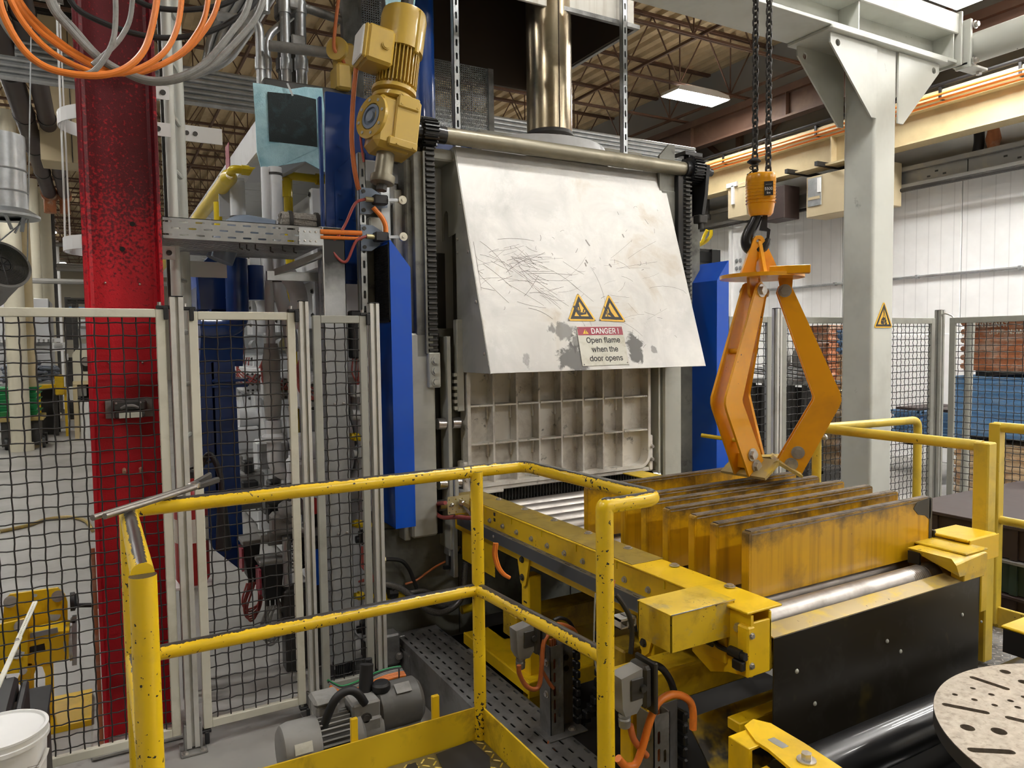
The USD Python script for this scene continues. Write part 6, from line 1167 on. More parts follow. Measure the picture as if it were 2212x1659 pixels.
one('hanging_cable', tube(C([(1286, 1282), (1284, 1330), (1283, 1400), (1287, 1440), (1293, 1460)], 1.6), .0025, 6, k=4), M['greyc'], 'thin grey wire hanging left of the front railing post', 'wire')
one('energy_chain', [place(bx(-.03, .03, -.02, .02, 0, .035, .006), PX(u, v, 1.86), (1, 0, 0), (0, 1, 0), (0, 0, 1)) for u, v in ((1297, 1380), (1298, 1400), (1298, 1420), (1299, 1440), (1300, 1460), (1299, 1480), (1296, 1500), (1291, 1518), (1283, 1534), (1273, 1548), (1262, 1560), (1250, 1570), (1238, 1578))], M['blk'], 'black plastic energy chain curling behind the railing', 'energy chain')
# hoses on the lower front plate
G = lambda pts, y=4.02: [PY(u, v, y) for u, v in pts]
one('black_hose', tube(G([(826, 1209), (845, 1208), (868, 1212), (884, 1230), (895, 1258), (900, 1270)]), .012, 10, k=6), M['blk'], 'thin black hose bending down from a brass nipple on the furnace front', 'hose')
one('brass_nipple', [cyl(PY(818, 1210, 4.02), PY(824, 1210, 4.02), .016, 12), cyl(PY(824, 1210, 4.02), PY(832, 1209, 4.02), .02, 6)], M['gold'], 'small brass nipple at the left edge of the furnace front', 'nipple')
one('braided_hose', tube(G([(812, 1262), (835, 1262), (862, 1270), (885, 1285), (905, 1302), (925, 1318), (950, 1324), (975, 1315), (993, 1298), (1000, 1275), (1003, 1240), (1006, 1215)], 3.98), .019, 14, k=6), M['steel_braid'], 'long braided steel hose looping across the furnace front', 'hose')
one('braided_hose', tube(G([(880, 1282), (905, 1276), (925, 1280), (938, 1295), (950, 1308), (975, 1310)], 4.03), .017, 12, k=6), M['steel_braid'], 'short braided hose behind the long looping hose', 'hose')
one('black_hose', tube(G([(992, 1190), (1004, 1193), (1011, 1205), (1011, 1222)], 3.98), .017, 12, k=6), M['blk'], 'black elbow hose leaving the valve block', 'hose')
c = PY(975, 1188, 4.0); t = Thing('valve_block', 'small worn steel valve block with black plug on the furnace front', 'valve', c)
t.add('block', bx(c[0]-.028, c[0]+.03, 3.97, 4.05, c[2]-.03, c[2]+.03, .005), M['galv']); t.add('plug', [bx(c[0]-.022, c[0]+.004, 3.97, 4.0, c[2]-.11, c[2]-.03, .004), beam((c[0]-.01, 3.985, c[2]-.10), (c[0]-.06, 3.985, c[2]-.095), .02, .02)], M['blk']); t.add('stem', [cyl((c[0], 4.0, c[2]+.03), (c[0]+.008, 4.0, c[2]+.12), .009, 10), cyl((c[0]+.03, 4.0, c[2]), (c[0]+.06, 4.0, c[2]), .018, 8)], M['gold'])
one('copper_tube', tube(G([(962, 1213), (945, 1222), (925, 1235), (900, 1253), (875, 1262)], 4.02), .007, 8, k=6), M['orangeo'], 'thin brown sensor lead running from the valve block', 'lead')
one('yellow_hose_fitting', [cyl(PY(a, b_, 4.02), PY(c_, d_, 4.02), .026, 14) for a, b_, c_, d_ in ((812, 1292, 842, 1288), (858, 1285, 880, 1282), (997, 1318, 1040, 1306))], M['gas'], 'yellow threaded pipe pieces below the braided hose', 'pipe')
one('pipe_union', [cyl(PY(838, 1280, 4.0), PY(857, 1278, 4.0), .034, 10), cyl(PY(846, 1270, 4.0), PY(846, 1290, 4.0), .03, 10)], M['blk'], 'black union joint on the yellow pipe at the furnace front', 'fitting')
c = PY(829, 1338, 4.04); one('earth_lead', [ball(c, .016, 2), tube([c, c+(.0, -.0, -.06), c+(.035, -.01, -.17)], .006, 8, k=5)], M['gold'], 'green-yellow earth lead on a bolt low on the furnace front', 'lead')
t = Thing('floor_bracket', 'grey welded floor bracket between the fence post and the floor tray', 'bracket', (1.4, 4.0, 0))
t.add('bracket', [bx(1.36, 1.50, 3.97, 4.06, .0, .25, .006), bx(1.45, 1.47, 3.8, 4.05, 0, .2, .004), bx(1.34, 1.44, 3.9, 4.0, .12, .3, .01)], M['tray']); t.add('bolt', [hexbolt((1.43, 3.90, .17), (0, -1, 0), .016, .02), ball((1.47, 3.8, .05), .02, 1)], M['bolt'])
# sensor plate with red hose left of the rail
c = PX(985, 1087, 1.72)
t = Thing('sensor_plate', 'perforated zinc plate with wing nuts at the furnace end of the side rail', 'plate', c)
ppl = Polygon([(c[0]-.06, c[2]-.055), (c[0]+.075, c[2]-.055), (c[0]+.075, c[2]+.045), (c[0]-.06, c[2]+.045)]).difference(unary_union([Point(c[0]-.05+.02*i, c[2]-.045+.018*j).buffer(.004, 3) for i in range(6) for j in range(5) if (i+j) % 2 == 0]))
t.add('plate', prism(ppl, c[1]-.02, c[1]-.016, 'y'), M['gold']); t.add('nut', [ball((c[0]+.02, c[1]-.03, c[2]+.005), .02, 1), beam((c[0]+.0, c[1]-.04, c[2]+.02), (c[0]+.06, c[1]-.04, c[2]-.02), .012, .02), ball((c[0]-.035, c[1]-.025, c[2]), .012, 1)], M['chrome']); t.add('arm', [beam((c[0]+.03, c[1]-.02, c[2]-.0), (c[0]+.09, c[1]-.08, c[2]-.11), .012, .012), bx(c[0]-.01, c[0]+.015, c[1]-.01, c[1]+.01, c[2]+.04, c[2]+.20, .003)], M['galv'])
one('red_sleeve_hose', tube([PX(u, v, 1.72) for u, v in ((962, 1086), (944, 1089), (936, 1100), (945, 1112), (958, 1118), (985, 1117), (1010, 1119), (1024, 1120))], .012, 12, k=6), M['redc'], 'red heat-sleeved hose curling from the zinc sensor plate to the rail', 'hose')
# ---- floor tray in front
ft = Thing('floor_tray', 'long dark grey slotted cable tray lying on the floor towards the furnace', 'cable tray', (1.57, 3.2, 0))
pl = slots(sbox(1.463, 2.0, 1.72, 4.04), [(1.49+.055*j, 2.06+.075*i+(.037 if j % 2 else 0)) for i in range(26) for j in range(5)], .011, .042, math.pi/2)
ft.add('lid', prism(pl, .242, .246, 'z'), M['tray']); ft.add('left_side', bx(1.46, 1.464, 2.0, 4.04, 0, .246, .001), M['tray']); ft.add('right_side', bx(1.718, 1.722, 2.0, 4.04, 0, .246), M['tray']); ft.add('end', bx(1.46, 1.72, 4.036, 4.04, 0, .246), M['tray']); ft.add('inside', bx(1.47, 1.71, 2.0, 4.03, .0, .19), M['soot'])
ft.add('screw', [ball((1.458, 3.95, z), .010, 1, (.5, 1, 1)) for z in (.07, .2)], M['bolt'])
# =============================== FENCE, COLUMN, RAILING, PLATFORM ===============================
def rotz90(m, o):   # maps local x->world y about origin o
    return m
def fencepanel(x0, x1, y, z0, z1, lab, frame='fence', p=.0575, along='x', fw=.04, mat2=None, group=None):
    """welded frame with crimped wires; along x (plane y) or along y (plane x=y)"""
    mid = (x0+x1)/2
    t = Thing('fence_panel', lab, 'fence panel', (mid, y, z0) if along == 'x' else (y, mid, z0))
    def W(m): return m if along == 'x' else place(m, (y, 0, 0), (0, 1, 0), (1, 0, 0), (0, 0, 1))
    yy = y if along == 'x' else 0
    fr = M[frame]
    t.add('stile', W(bx(x0, x0+fw, yy-.015, yy+.015, z0, z1, .003)), fr); t.add('stile', W(bx(x1-fw, x1, yy-.015, yy+.015, z0, z1, .003)), fr)
    t.add('top_rail', W(bx(x0+fw, x1-fw, yy-.015, yy+.015, z1-fw, z1, .003)), fr); t.add('bottom_rail', W(bx(x0+fw, x1-fw, yy-.015, yy+.015, z0, z0+fw, .003)), fr)
    a0, a1, b0, b1 = x0+fw-.004, x1-fw+.004, z0+fw-.004, z1-fw+.004
    nx = max(2, int(round((a1-a0)/p))); nz = max(2, int(round((b1-b0)/p))); ws = []
    am, r = .0034, .0032
    zs = np.linspace(b0, b1, nz*2+1)
    for i in range(nx):
        x = a0+(i+.5)*(a1-a0)/nx
        ws.append(tube(np.stack([x+am*.5*np.sin(np.arange(len(zs))*math.pi/2*1.0+i), yy+am*np.cos(np.arange(len(zs))*math.pi+i*math.pi), zs], 1), r, 4, caps=False))
    xs = np.linspace(a0, a1, nx*2+1)
    for j in range(nz):
        z = b0+(j+.5)*(b1-b0)/nz
        ws.append(tube(np.stack([xs, yy-am*np.cos(np.arange(len(xs))*math.pi+j*math.pi), z+am*.6*np.sin(np.arange(len(xs))*math.pi/2+j)], 1), r, 4, caps=False))
    t.add('wire_mesh', W(J(ws)), M['wire'], smooth=True, kind='stuff'); return t
def fencepost(x, y, h, lab, w=.05, m='alu', foot=True):
    t = Thing('fence_post', lab, 'fence post', (x, y, 0))
    g = .007; s = w/2
    P_ = sbox(x-s, y-s, x+s, y+s)
    cut = unary_union([sbox(x-g, y-s-.001, x+g, y-s+.014), sbox(x-g, y+s-.014, x+g, y+s+.001), sbox(x-s-.001, y-g, x-s+.014, y+g), sbox(x+s-.014, y-g, x+s+.001, y+g), sbox(x-.014, y-s+.006, x+.014, y-s+.015), sbox(x-s+.006, y-.014, x-s+.015, y+.014), sbox(x+s-.015, y-.014, x+s-.006, y+.014)])
    t.add('profile', prism(P_.difference(cut), .02, h, 'z'), M[m], smooth=False); t.add('cap', bx(x-s, x+s, y-s, y+s, h, h+.006, .002), M['blk'] if m != 'fenceg' else M['pump'])
    t.add('foot_plate', [bx(x-.06, x+.06, y-.07, y+.07, 0, .012, .003), bx(x-s-.012, x-s, y-.03, y+.03, .01, .14, .003), bx(x+s, x+s+.012, y-.03, y+.03, .01, .14, .003)], M['pump']); t.add('foot_bolt', [hexbolt((x+q, y-.055, .012), (0, 0, 1), .011, .012) for q in (-.04, .04)], M['bolt'])
    return t
def hinge(x, y, z, k):
    t = Thing('fence_clamp', k, 'clamp', (x, y, z)); t.add('block', [bx(x-.03, x+.03, y-.02, y+.02, z, z+.016, .003), bx(x+.0, x+.02, y-.03, y-.01, z-.05, z+.01, .003)], M['blk']); t.add('bolt', cyl((x-.015, y, z+.016), (x-.015, y, z+.032), .009, 10), M['bolt'])
FYY = 3.78
fencepanel(-.98, .272, FYY, .09, 2.135, 'wide cream-framed black wire fence panel in front of the red column')
fencepanel(.372, .868, FYY, .09, 2.125, 'cream-framed wire fence panel in front of the blue ducts')
fencepanel(.958, 1.242, FYY, .13, 2.11, 'narrow grey-framed wire fence panel in front of the cable riser', 'fenceg')
fencepost(.322, FYY, 2.19, 'aluminium fence post between the wide panel and the blue duct panel', .058)
fencepost(.912, FYY, 2.18, 'aluminium fence post between the two narrower fence panels', .046)
fencepost(1.285, FYY, 2.175, 'aluminium fence post touching the bright blue box guard', .05)
for x, z, k in ((.265, 2.135, 'black fence clamp at the top of the wide panel'), (.375, 2.13, 'black fence clamp on the left of the blue duct panel top'), (.865, 2.125, 'black fence clamp on the right of the blue duct panel top'), (1.238, 2.11, 'black fence clamp at the top of the narrowest panel'), (.865, .06, 'black fence clamp at the bottom right of the blue duct panel'), (.375, .07, 'black fence clamp at the bottom left of the blue duct panel'), (1.24, .16, 'black fence clamp at the bottom of the narrowest panel')): hinge(x, FYY, z, k)
# red column (wide-flange section, web facing the camera)
rc = Thing('red_column', 'tall red painted steel H column behind the fence', 'column', (.115, 4.06, 0))
x0_, x1_ = -.052, .285
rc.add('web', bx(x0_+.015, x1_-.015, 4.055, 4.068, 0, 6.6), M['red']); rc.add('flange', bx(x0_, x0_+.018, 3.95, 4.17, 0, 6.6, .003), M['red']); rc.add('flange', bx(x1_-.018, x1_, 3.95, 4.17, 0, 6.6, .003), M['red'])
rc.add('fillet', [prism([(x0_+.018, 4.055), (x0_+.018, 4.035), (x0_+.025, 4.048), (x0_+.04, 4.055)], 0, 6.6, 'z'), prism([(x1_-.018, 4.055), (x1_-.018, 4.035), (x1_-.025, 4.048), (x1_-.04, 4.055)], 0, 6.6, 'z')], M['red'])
for (u, v) in ((227, 611), (302, 614), (235, 783), (308, 783)): rc.add('stud', ball(PY(u, v, 4.052), .006, 1), M['bolt'])
for (u, v) in ((286, 484), (264, 538)): rc.add('hole', cyl(PY(u, v, 4.050), PY(u, v, 4.056), .012, 12), M['soot'])
for (u, v) in ((268, 1014), (304, 1012)): rc.add('peg', cyl(PY(u, v, 4.05), PY(u, v, 4.05)+(0, -.03, -.01), .009, 10), M['rust'])
rc.add('base_grout', bx(x0_-.06, x1_+.06, 3.9, 4.25, 0, .03, .01), M['concrete'])
rc.add('edge_trim', bx(x0_-.022, x0_-.004, 3.985, 3.995, 0, 1.0), M['rust'])
c0, c1 = PY(228, 905, 4.045), PY(330, 860, 4.045)
t = Thing('wall_outlet', 'grey cable outlet box with two pale labels mounted on the red column', 'outlet box', ((c0[0]+c1[0])/2, 4.04, c0[2]))
t.add('back_plate', bx(c0[0], c1[0], 4.045, 4.054, c0[2], c1[2], .002), M['pump']); q0, q1 = PY(242, 905, 4.0), PY(317, 862, 4.0)
t.add('body', [bx(q0[0], q1[0], 3.995, 4.045, q0[2]+.03, q1[2], .012), bx(q0[0]+.01, q1[0]-.01, 3.985, 4.03, q0[2], q0[2]+.03, .006)], M['dark']); t.add('handle', tube(bend([(q0[0]+.04, 3.985, q0[2]+.05), (q0[0]+.06, 3.975, q0[2]+.062), (q1[0]-.06, 3.975, q0[2]+.062), (q1[0]-.04, 3.985, q0[2]+.05)], .01), .007, 8), M['pump'])
t.add('label', [bx(q0[0]+.03, q0[0]+.075, 3.98, 3.985, q0[2]+.002, q0[2]+.028), bx(q0[0]+.08, q1[0]-.025, 3.98, 3.985, q0[2]+.002, q0[2]+.028)], M['signw']); t.add('screw', [ball((x, 3.993, q1[2]-.015), .006, 1) for x in (q0[0]+.02, q1[0]-.03)], M['bolt'])
# ---- platform and railing round the camera
PZF = .42
pf = Thing('platform', 'yellow operator platform with diamond-plate floor and toe boards', 'platform', (.65, 1.6, 0))
pf.add('floor_plate', bx(-.9, 1.235, -1.2, 2.47, PZF-.012, PZF, .001), M['checker'])
lz = []
for i in range(60):
    for j in range(40):
        x = 1.215-.034*i; y = 2.44-.034*j
        if x < .35 or y < 1.70: continue
        a = math.radians(45 if (i+j) % 2 else -45)
        lz.append(place(hullmesh([(-.012, -.0032, 0), (.012, -.0032, 0), (-.012, .0032, 0), (.012, .0032, 0), (-.007, 0, .0028), (.007, 0, .0028), (-.016, 0, 0), (.016, 0, 0)]), (x, y, PZF), (math.cos(a), math.sin(a), 0), (-math.sin(a), math.cos(a), 0), (0, 0, 1)))
pf.add('tread_lug', lz, M['checkery'], kind='stuff', smooth=False)
pf.add('toe_board', bx(-.2, 1.245, 2.475, 2.482, PZF-.06, PZF+.125, .001), M['toe']); pf.add('toe_board', bx(1.238, 1.245, 1.2, 2.475, PZF-.06, PZF+.125, .001), M['toe'])
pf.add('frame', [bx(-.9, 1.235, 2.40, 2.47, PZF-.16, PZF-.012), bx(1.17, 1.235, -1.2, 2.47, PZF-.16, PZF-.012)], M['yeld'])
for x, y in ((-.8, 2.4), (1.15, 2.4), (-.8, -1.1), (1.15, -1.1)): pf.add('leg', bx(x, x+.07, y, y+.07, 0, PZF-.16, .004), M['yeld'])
a = PZ(943, 1620, PZF+.003); pts = [PZ(942, 1632, PZF), PZ(1018, 1603, PZF), PZ(1058, 1638, PZF), PZ(1062, 1700, PZF), PZ(985, 1720, PZF)]
one('rubber_mat', prism([(p[0], p[1]) for p in pts], PZF+.0025, PZF+.006, 'z'), M['mat'], 'small black rubber mat lying on the diamond-plate floor', 'mat')
pts = [PZ(880, 1655, PZF), PZ(898, 1650, PZF), PZ(930, 1720, PZF), PZ(850, 1720, PZF)]
one('rubber_mat', prism([(p[0], p[1]) for p in pts], PZF+.0025, PZF+.006, 'z'), M['mat'], 'corner of a black rubber mat at the bottom edge, left of the small mat', 'mat')
RR = .024
rl = Thing('guard_railing', 'chipped yellow pipe guard railing around the operator platform', 'railing', (.7, 2.48, PZF))
ZT = PZF+1.045
def TP(u, v): return PZ(u, v, ZT)
Lc, Ln, Rc, Re, Rp = (.055, 2.47, ZT), (.062, 1.745, ZT), (1.455, 2.49, ZT), (1.50, 1.74, ZT), (1.285, 1.73, ZT)
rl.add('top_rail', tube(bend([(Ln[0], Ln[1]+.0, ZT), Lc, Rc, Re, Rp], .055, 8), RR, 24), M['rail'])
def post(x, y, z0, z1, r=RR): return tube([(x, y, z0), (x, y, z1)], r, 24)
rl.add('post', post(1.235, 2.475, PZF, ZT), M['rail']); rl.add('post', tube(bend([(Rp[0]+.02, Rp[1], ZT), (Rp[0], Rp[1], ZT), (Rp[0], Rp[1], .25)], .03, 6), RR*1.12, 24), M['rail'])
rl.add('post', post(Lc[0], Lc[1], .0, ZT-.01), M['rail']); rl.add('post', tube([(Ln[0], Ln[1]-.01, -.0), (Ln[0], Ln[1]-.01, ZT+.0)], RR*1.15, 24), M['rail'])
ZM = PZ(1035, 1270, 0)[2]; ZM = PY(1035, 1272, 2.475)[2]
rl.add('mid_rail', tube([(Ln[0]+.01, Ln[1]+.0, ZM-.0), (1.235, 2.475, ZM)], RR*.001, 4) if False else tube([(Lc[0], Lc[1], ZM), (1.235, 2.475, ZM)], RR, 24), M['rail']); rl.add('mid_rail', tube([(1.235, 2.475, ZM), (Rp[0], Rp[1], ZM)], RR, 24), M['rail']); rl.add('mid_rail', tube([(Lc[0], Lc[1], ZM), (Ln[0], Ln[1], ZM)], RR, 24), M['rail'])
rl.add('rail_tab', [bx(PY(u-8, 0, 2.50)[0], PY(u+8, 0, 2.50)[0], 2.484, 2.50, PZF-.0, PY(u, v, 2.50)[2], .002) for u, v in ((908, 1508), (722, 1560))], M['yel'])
# wrench lying on the rail
ZW = ZT+RR
w0, w1 = PZ(213, 1117, ZW+.012), PZ(440, 1045, ZW+.012)
t = Thing('pliers_wrench', 'steel adjustable tongs wrench lying across the railing corner', 'wrench', (w0+w1)/2)
d = (w1-w0)/np.linalg.norm(w1-w0); n_ = np.cross((0, 0, 1.), d)
for s in (-1, 1): t.add('handle', tube([w0+n_*.010*s-d*.01*s, w0+(w1-w0)*.4+n_*.012*s, w0+(w1-w0)*.72+n_*.010*s, w1-d*.03+n_*.006*s], [.0085, .008, .009, .010], 12), M['steel'])
t.add('pivot', [lathe(w1-d*.05+(0, 0, -.002), (0, 0, 1), [(0, 0), (.019, 0), (.019, .014), (.012, .018), (0, .019)], 18)], M['chrome']); t.add('jaw', [beam(w1-d*.06+n_*.012, w1+d*.07+n_*.020+(0, 0, .016), .014, .022, .004), beam(w1-d*.05-n_*.010, w1+d*.065-n_*.012+(0, 0, .002), .016, .020, .004)], M['dark'])
# hydraulic pump unit on the floor behind the toe board
hp_ = Thing('hydraulic_pump', 'dusty grey hydraulic pump with motor and tank behind the toe board', 'pump', (1.0, 3.0, .12))
zc = .30; yp = 2.95
a0 = PY(605, 1600, yp)[0]
def px_(u, v=1560): return PY(u, v, yp)[0]
zc = PY(650, 1612, yp)[2]
rm = .105
hp_.add('fan_cowl', lathe((px_(600), yp, zc), (1, .0, .0), [(0, 0), (rm*.75, 0), (rm*.92, .012), (rm*1.0, .04), (rm*1.0, .15), (rm*.97, .155), (0, .155)], 36), M['pump'])
hp_.add('cowl_label', place(bx(-.035, .035, -.02, .02, 0, .002), (px_(643), yp-rm*.92, zc+rm*.40), (1, 0, 0), (0, .4, .92), (0, -.92, .4)), M['signw'])
xm = px_(600)+.155
hp_.add('cooling_fin', [place(bx(0, .13, -.003, .003, rm*.8, rm*.99), (xm, yp, zc), (1, 0, 0), (0, math.cos(q), math.sin(q)), (0, -math.sin(q), math.cos(q))) for q in np.linspace(-2.6, 2.6, 26)], M['pump'], smooth=False); hp_.add('stator', cyl((xm, yp, zc), (xm+.14, yp, zc), rm*.82, 30), M['dark'])
hp_.add('terminal_box', [bx(xm+.0, xm+.10, yp-.0, yp+.1, zc+rm*.8, zc+rm*1.35, .012), bx(xm-.01, xm+.11, yp-.01, yp+.11, zc+rm*1.35, zc+rm*1.6, .012)], M['pump'])
hp_.add('bell_housing', [lathe((xm+.14, yp, zc), (1, 0, 0), [(0, 0), (rm*.95, 0), (rm*.95, .03), (rm*.6, .05), (rm*.6, .13), (0, .13)], 28), bx(xm+.15, xm+.26, yp-.06, yp+.06, zc-.03, zc+.07, .01)], M['pump'])
hp_.add('valve_manifold', [bx(px_(755), px_(815), yp-.05, yp+.07, zc-.02, zc+.135, .008)], M['pump']); hp_.add('manifold_port', [lathe((px_(783), yp-.05, zc+.07), (0, -1, 0), [(0, 0), (.024, 0), (.024, .006), (.016, .006), (.016, .01), (0, .01)], 18)]+[cyl((px_(770)+.05*i, yp-.052, zc+.02), (px_(770)+.05*i, yp-.049, zc+.02), .007, 8) for i in range(3)], M['dark'])
xt0, xt1 = px_(812), px_(905); 
hp_.add('tank', lathe((xt0, yp+.05, zc+.045), (1, 0, 0), [(0, 0), (.07, 0), (.10, .02), (.10, xt1-xt0), (.08, xt1-xt0+.02), (0, xt1-xt0+.02)], 32), paint('pump_tank', (.10, .097, .09), .5, dirt=((.2, .19, .18), 6., .5, .75, .7)))
hp_.add('filler_cap', lathe((px_(830), yp+.03, zc+.13), (0, 0, 1), [(0, 0), (.035, 0), (.04, .01), (.04, .03), (.032, .04), (0, .042)], 22), M['blk']); hp_.add('tank_label', place(bx(-.035, .035, -.025, .025, 0, .002), (px_(872), yp+.0, zc+.135), (1, 0, 0), (0, .87, .5), (0, -.5, .87)), M['pump'])
hp_.add('sensor_plug', [cyl((px_(800), yp+.06, zc+.13), (px_(808), yp+.08, zc+.24), .03, 12), cyl((px_(822), yp+.13, zc+.10), (px_(820), yp+.13, zc+.24), .016, 12)], M['blk'])
hp_.add('base_channel', [bx(px_(690), px_(905), yp-.16, yp-.02, zc-.12, zc-.02, .004), bx(px_(690)-.004, px_(690), yp-.16, yp-.02, zc-.2, zc-.02, .001)], M['pump']); hp_.add('stand', [bx(px_(640), px_(900), yp-.15, yp+.12, 0, max(.02, zc-.12), .005)], M['dark'])
one('pump_hose', tube([PY(u, v, yp-.04) for u, v in ((693, 1628), (696, 1600), (700, 1570), (710, 1540), (725, 1510), (745, 1494), (762, 1492), (776, 1502), (788, 1520))], .018, 14, k=6), M['blk'], 'thick black hose arching from the pump motor to its manifold', 'hose')
one('drip_tray', [bx(px_(575), px_(640), yp-.18, yp+.2, .02, .03), bx(px_(575), px_(577), yp-.25, yp+.22, .02, .16), bx(px_(575), px_(640), yp+.2, yp+.206, .02, .16)], M['yel'], 'yellow drip tray under the left end of the hydraulic pump', 'drip tray')
# floor cable bundle
cols = ['orangec', 'orangec', 'orangec', 'greyc', 'greyc', 'blk', 'green']
for k in range(7):
    o = (k % 4)*3.2; vv = -k*2.6
    pts = [PY(u, v+vv*.55, 3.62) for u, v in ((716, 1490), (728, 1497), (745, 1503), (770, 1497), (800, 1484), (830, 1470), (858, 1462), (876, 1459))]
    pts = [p+(0, .012*k, 0) for p in pts]
    one('floor_cable', tube(pts, .0085 if k < 3 else .006, 10, k=6), M[cols[k]], (['lowest', 'middle', 'upper'][k]+' orange cable of the bundle entering the floor tray') if k < 3 else f'{["pale grey", "dark grey", "black", "green"][k-3]} cable on top of the bundle entering the floor tray', 'cable', 'cable bundle entering the floor tray')
one('cable_tie', [tube([PY(u, v+q, 3.60) for q in (-12, 12)], .004, 6) for u, v in ((747, 1494), (805, 1480), (862, 1457))], M['blk'], 'black cable ties around the floor cable bundle', 'cable ties', kind='stuff')
# =============================== GANTRY, HOIST, TONGS ===============================
gt = Thing('jib_gantry', 'pale grey gantry post with gusseted I-beam across the top right', 'gantry', (5.26, 3.63, 0))
gt.add('post', prism(sbox(5.13, 3.50, 5.395, 3.765).buffer(-.025).buffer(.025, 6), 0, 4.137, 'z'), M['post'])
gt.add('head_plate', bx(4.56, 5.96, 3.44, 3.83, 4.135, 4.16, .004), M['post'])
for y in (3.487, 3.765):
    g1 = Polygon([(4.60, 4.13), (5.13, 4.13), (5.13, 3.60), (5.07, 3.60), (4.60, 4.06)]).difference(Point(4.68, 4.07).buffer(.025, 8)); g2 = Polygon([(5.395, 4.13), (5.92, 4.13), (5.92, 4.06), (5.46, 3.60), (5.395, 3.60)]).difference(Point(5.85, 4.07).buffer(.025, 8))
    gt.add('gusset', prism(g1, y, y+.013, 'y'), M['post']); gt.add('gusset', prism(g2, y, y+.013, 'y'), M['post'])
gb_ = Thing('gantry_beam', 'pale grey gantry I-beam with stiffeners carrying the hoist, top right', 'beam', (4, 3.64, 4.16))
gb_.add('bottom_flange', bx(1.9, 6.12, 3.45, 3.83, 4.160, 4.186, .003), M['post']); gb_.add('web', bx(1.9, 6.10, 3.62, 3.66, 4.186, 4.40), M['post']); gb_.add('top_channel', bx(1.9, 6.16, 3.44, 3.84, 4.385, 4.545, .006), M['post'])
for x in (4.86, 6.05, 3.4): gb_.add('stiffener', bx(x, x+.014, 3.455, 3.62, 4.186, 4.385), M['post'])
gb_.add('end_plate', bx(6.10, 6.125, 3.42, 3.86, 4.14, 4.56, .004), M['post'])
for z in (4.24, 4.46): gb_.add('end_bolt', [hexbolt((6.125, y, z), (1, 0, 0), .02, .03) for y in (3.47, 3.78)], M['bolt'])
t = Thing('gantry_arm', 'round pale grey arm tube bolted to the gantry beam end, top right corner', 'tube', (6.32, 2, 4.3))
t.add('tube', tube([(6.32, 3.50, 4.31), (6.32, -.5, 4.31)], .118, 28), M['post']); t.add('flange', [bx(6.16, 6.19, 3.38, 3.50, 4.12, 4.50, .004), bx(6.16, 6.46, 3.40, 3.52, 4.145, 4.165, .003)], M['post']); t.add('bolt', [hexbolt((6.20, 3.37, z), (0, -1, 0), .022, .03) for z in (4.17, 4.45)]+[hexbolt((6.42, 3.45, 4.16), (0, 0, -1), .024, .04)], M['bolt'])
# suspended-load sign on the post
def flat_sign(pts, y, lab):
    A = np.array([[PY(*p, y)[0], PY(*p, y)[2]] for p in pts]); P_ = Polygon(A).buffer(-.012).buffer(.012, 5); c = A.mean(0)
    t = Thing('warning_sign', lab, 'sign', (c[0], y, A[1][1]))
    t.add('plate', prism(P_, y-.004, y, 'y'), M['signy']); t.add('border', prism(P_.buffer(-.010).difference(P_.buffer(-.026)), y-.0048, y-.004, 'y'), M['signk'])
    L = lambda a, b_: tuple(A[1]*(1-a)+A[2]*a+(A[0]-(A[1]+A[2])/2)*b_)
    cube = [Polygon([L(.36, .28), (L(.52, .24)), L(.52, .12), L(.36, .15)]), Polygon([L(.36, .295), L(.46, .40), L(.60, .36), L(.52, .255)]), Polygon([L(.535, .245), L(.61, .345), L(.66, .25), L(.57, .14)]), Polygon([L(.55, .12), L(.67, .22), L(.69, .14), L(.6, .05)])]
    lines = [LineString([L(.47, .38), L(.50, .62)]).buffer(.0025), LineString([L(.60, .34), L(.50, .62)]).buffer(.0025)]+[Polygon(Point(L(.5, b_)).buffer(.006)) for b_ in (.60, .655, .71, .765)]
    t.add('symbol', [prism(g.buffer(0), y-.005, y-.0045, 'y') for g in cube+lines], M['signk']); return t
flat_sign([(1909, 650), (1887, 708), (1927, 708)], 3.499, 'yellow suspended-load triangle sign on the grey gantry post')
# hoist
TC = np.array([2.875, 2.54]); vd = np.array([.749, .663, 0]); rt = np.array([.663, -.749, 0]); UZ = np.array([0, 0, 1.])
def tp(a, b_, z): return np.array([TC[0], TC[1], 0])+rt*a+vd*b_+UZ*z
def zpx(v): return 1.95-(v-735.5)/434.
def link(o, d1, L=.040, w=.0135, r=.0052):
    q = np.linspace(0, 2*math.pi, 15)[:-1]; s = (L/2-w)
    P_ = [o+UZ*(s*(1 if math.sin(x) > 0 else -1)*(abs(math.sin(x)) > .05)+w*math.sin(x))+d1*w*math.cos(x) for x in q]; P_.append(P_[0]); return tube(P_, r, 6, caps=False)
hs = Thing('hook_block', 'amber 5500 lb hoist hook block with black hook hanging on two chain strands', 'hook block', tp(0, 0, 2.4))
ub = (1641-1650)/434.; zb0, zb1 = zpx(470), zpx(381)
def rrect(w, d, r): return sbox(-w/2, -d/2, w/2, d/2).buffer(-r).buffer(r, 8)
secs = [(zb0, .095, .075, .03), (zb0+.012, .115, .09, .035), (zb0+.05, .128, .10, .04), (zb0+.10, .136, .105, .04), (zb1-.03, .140, .108, .04), (zb1-.008, .134, .10, .035), (zb1, .12, .088, .03)]
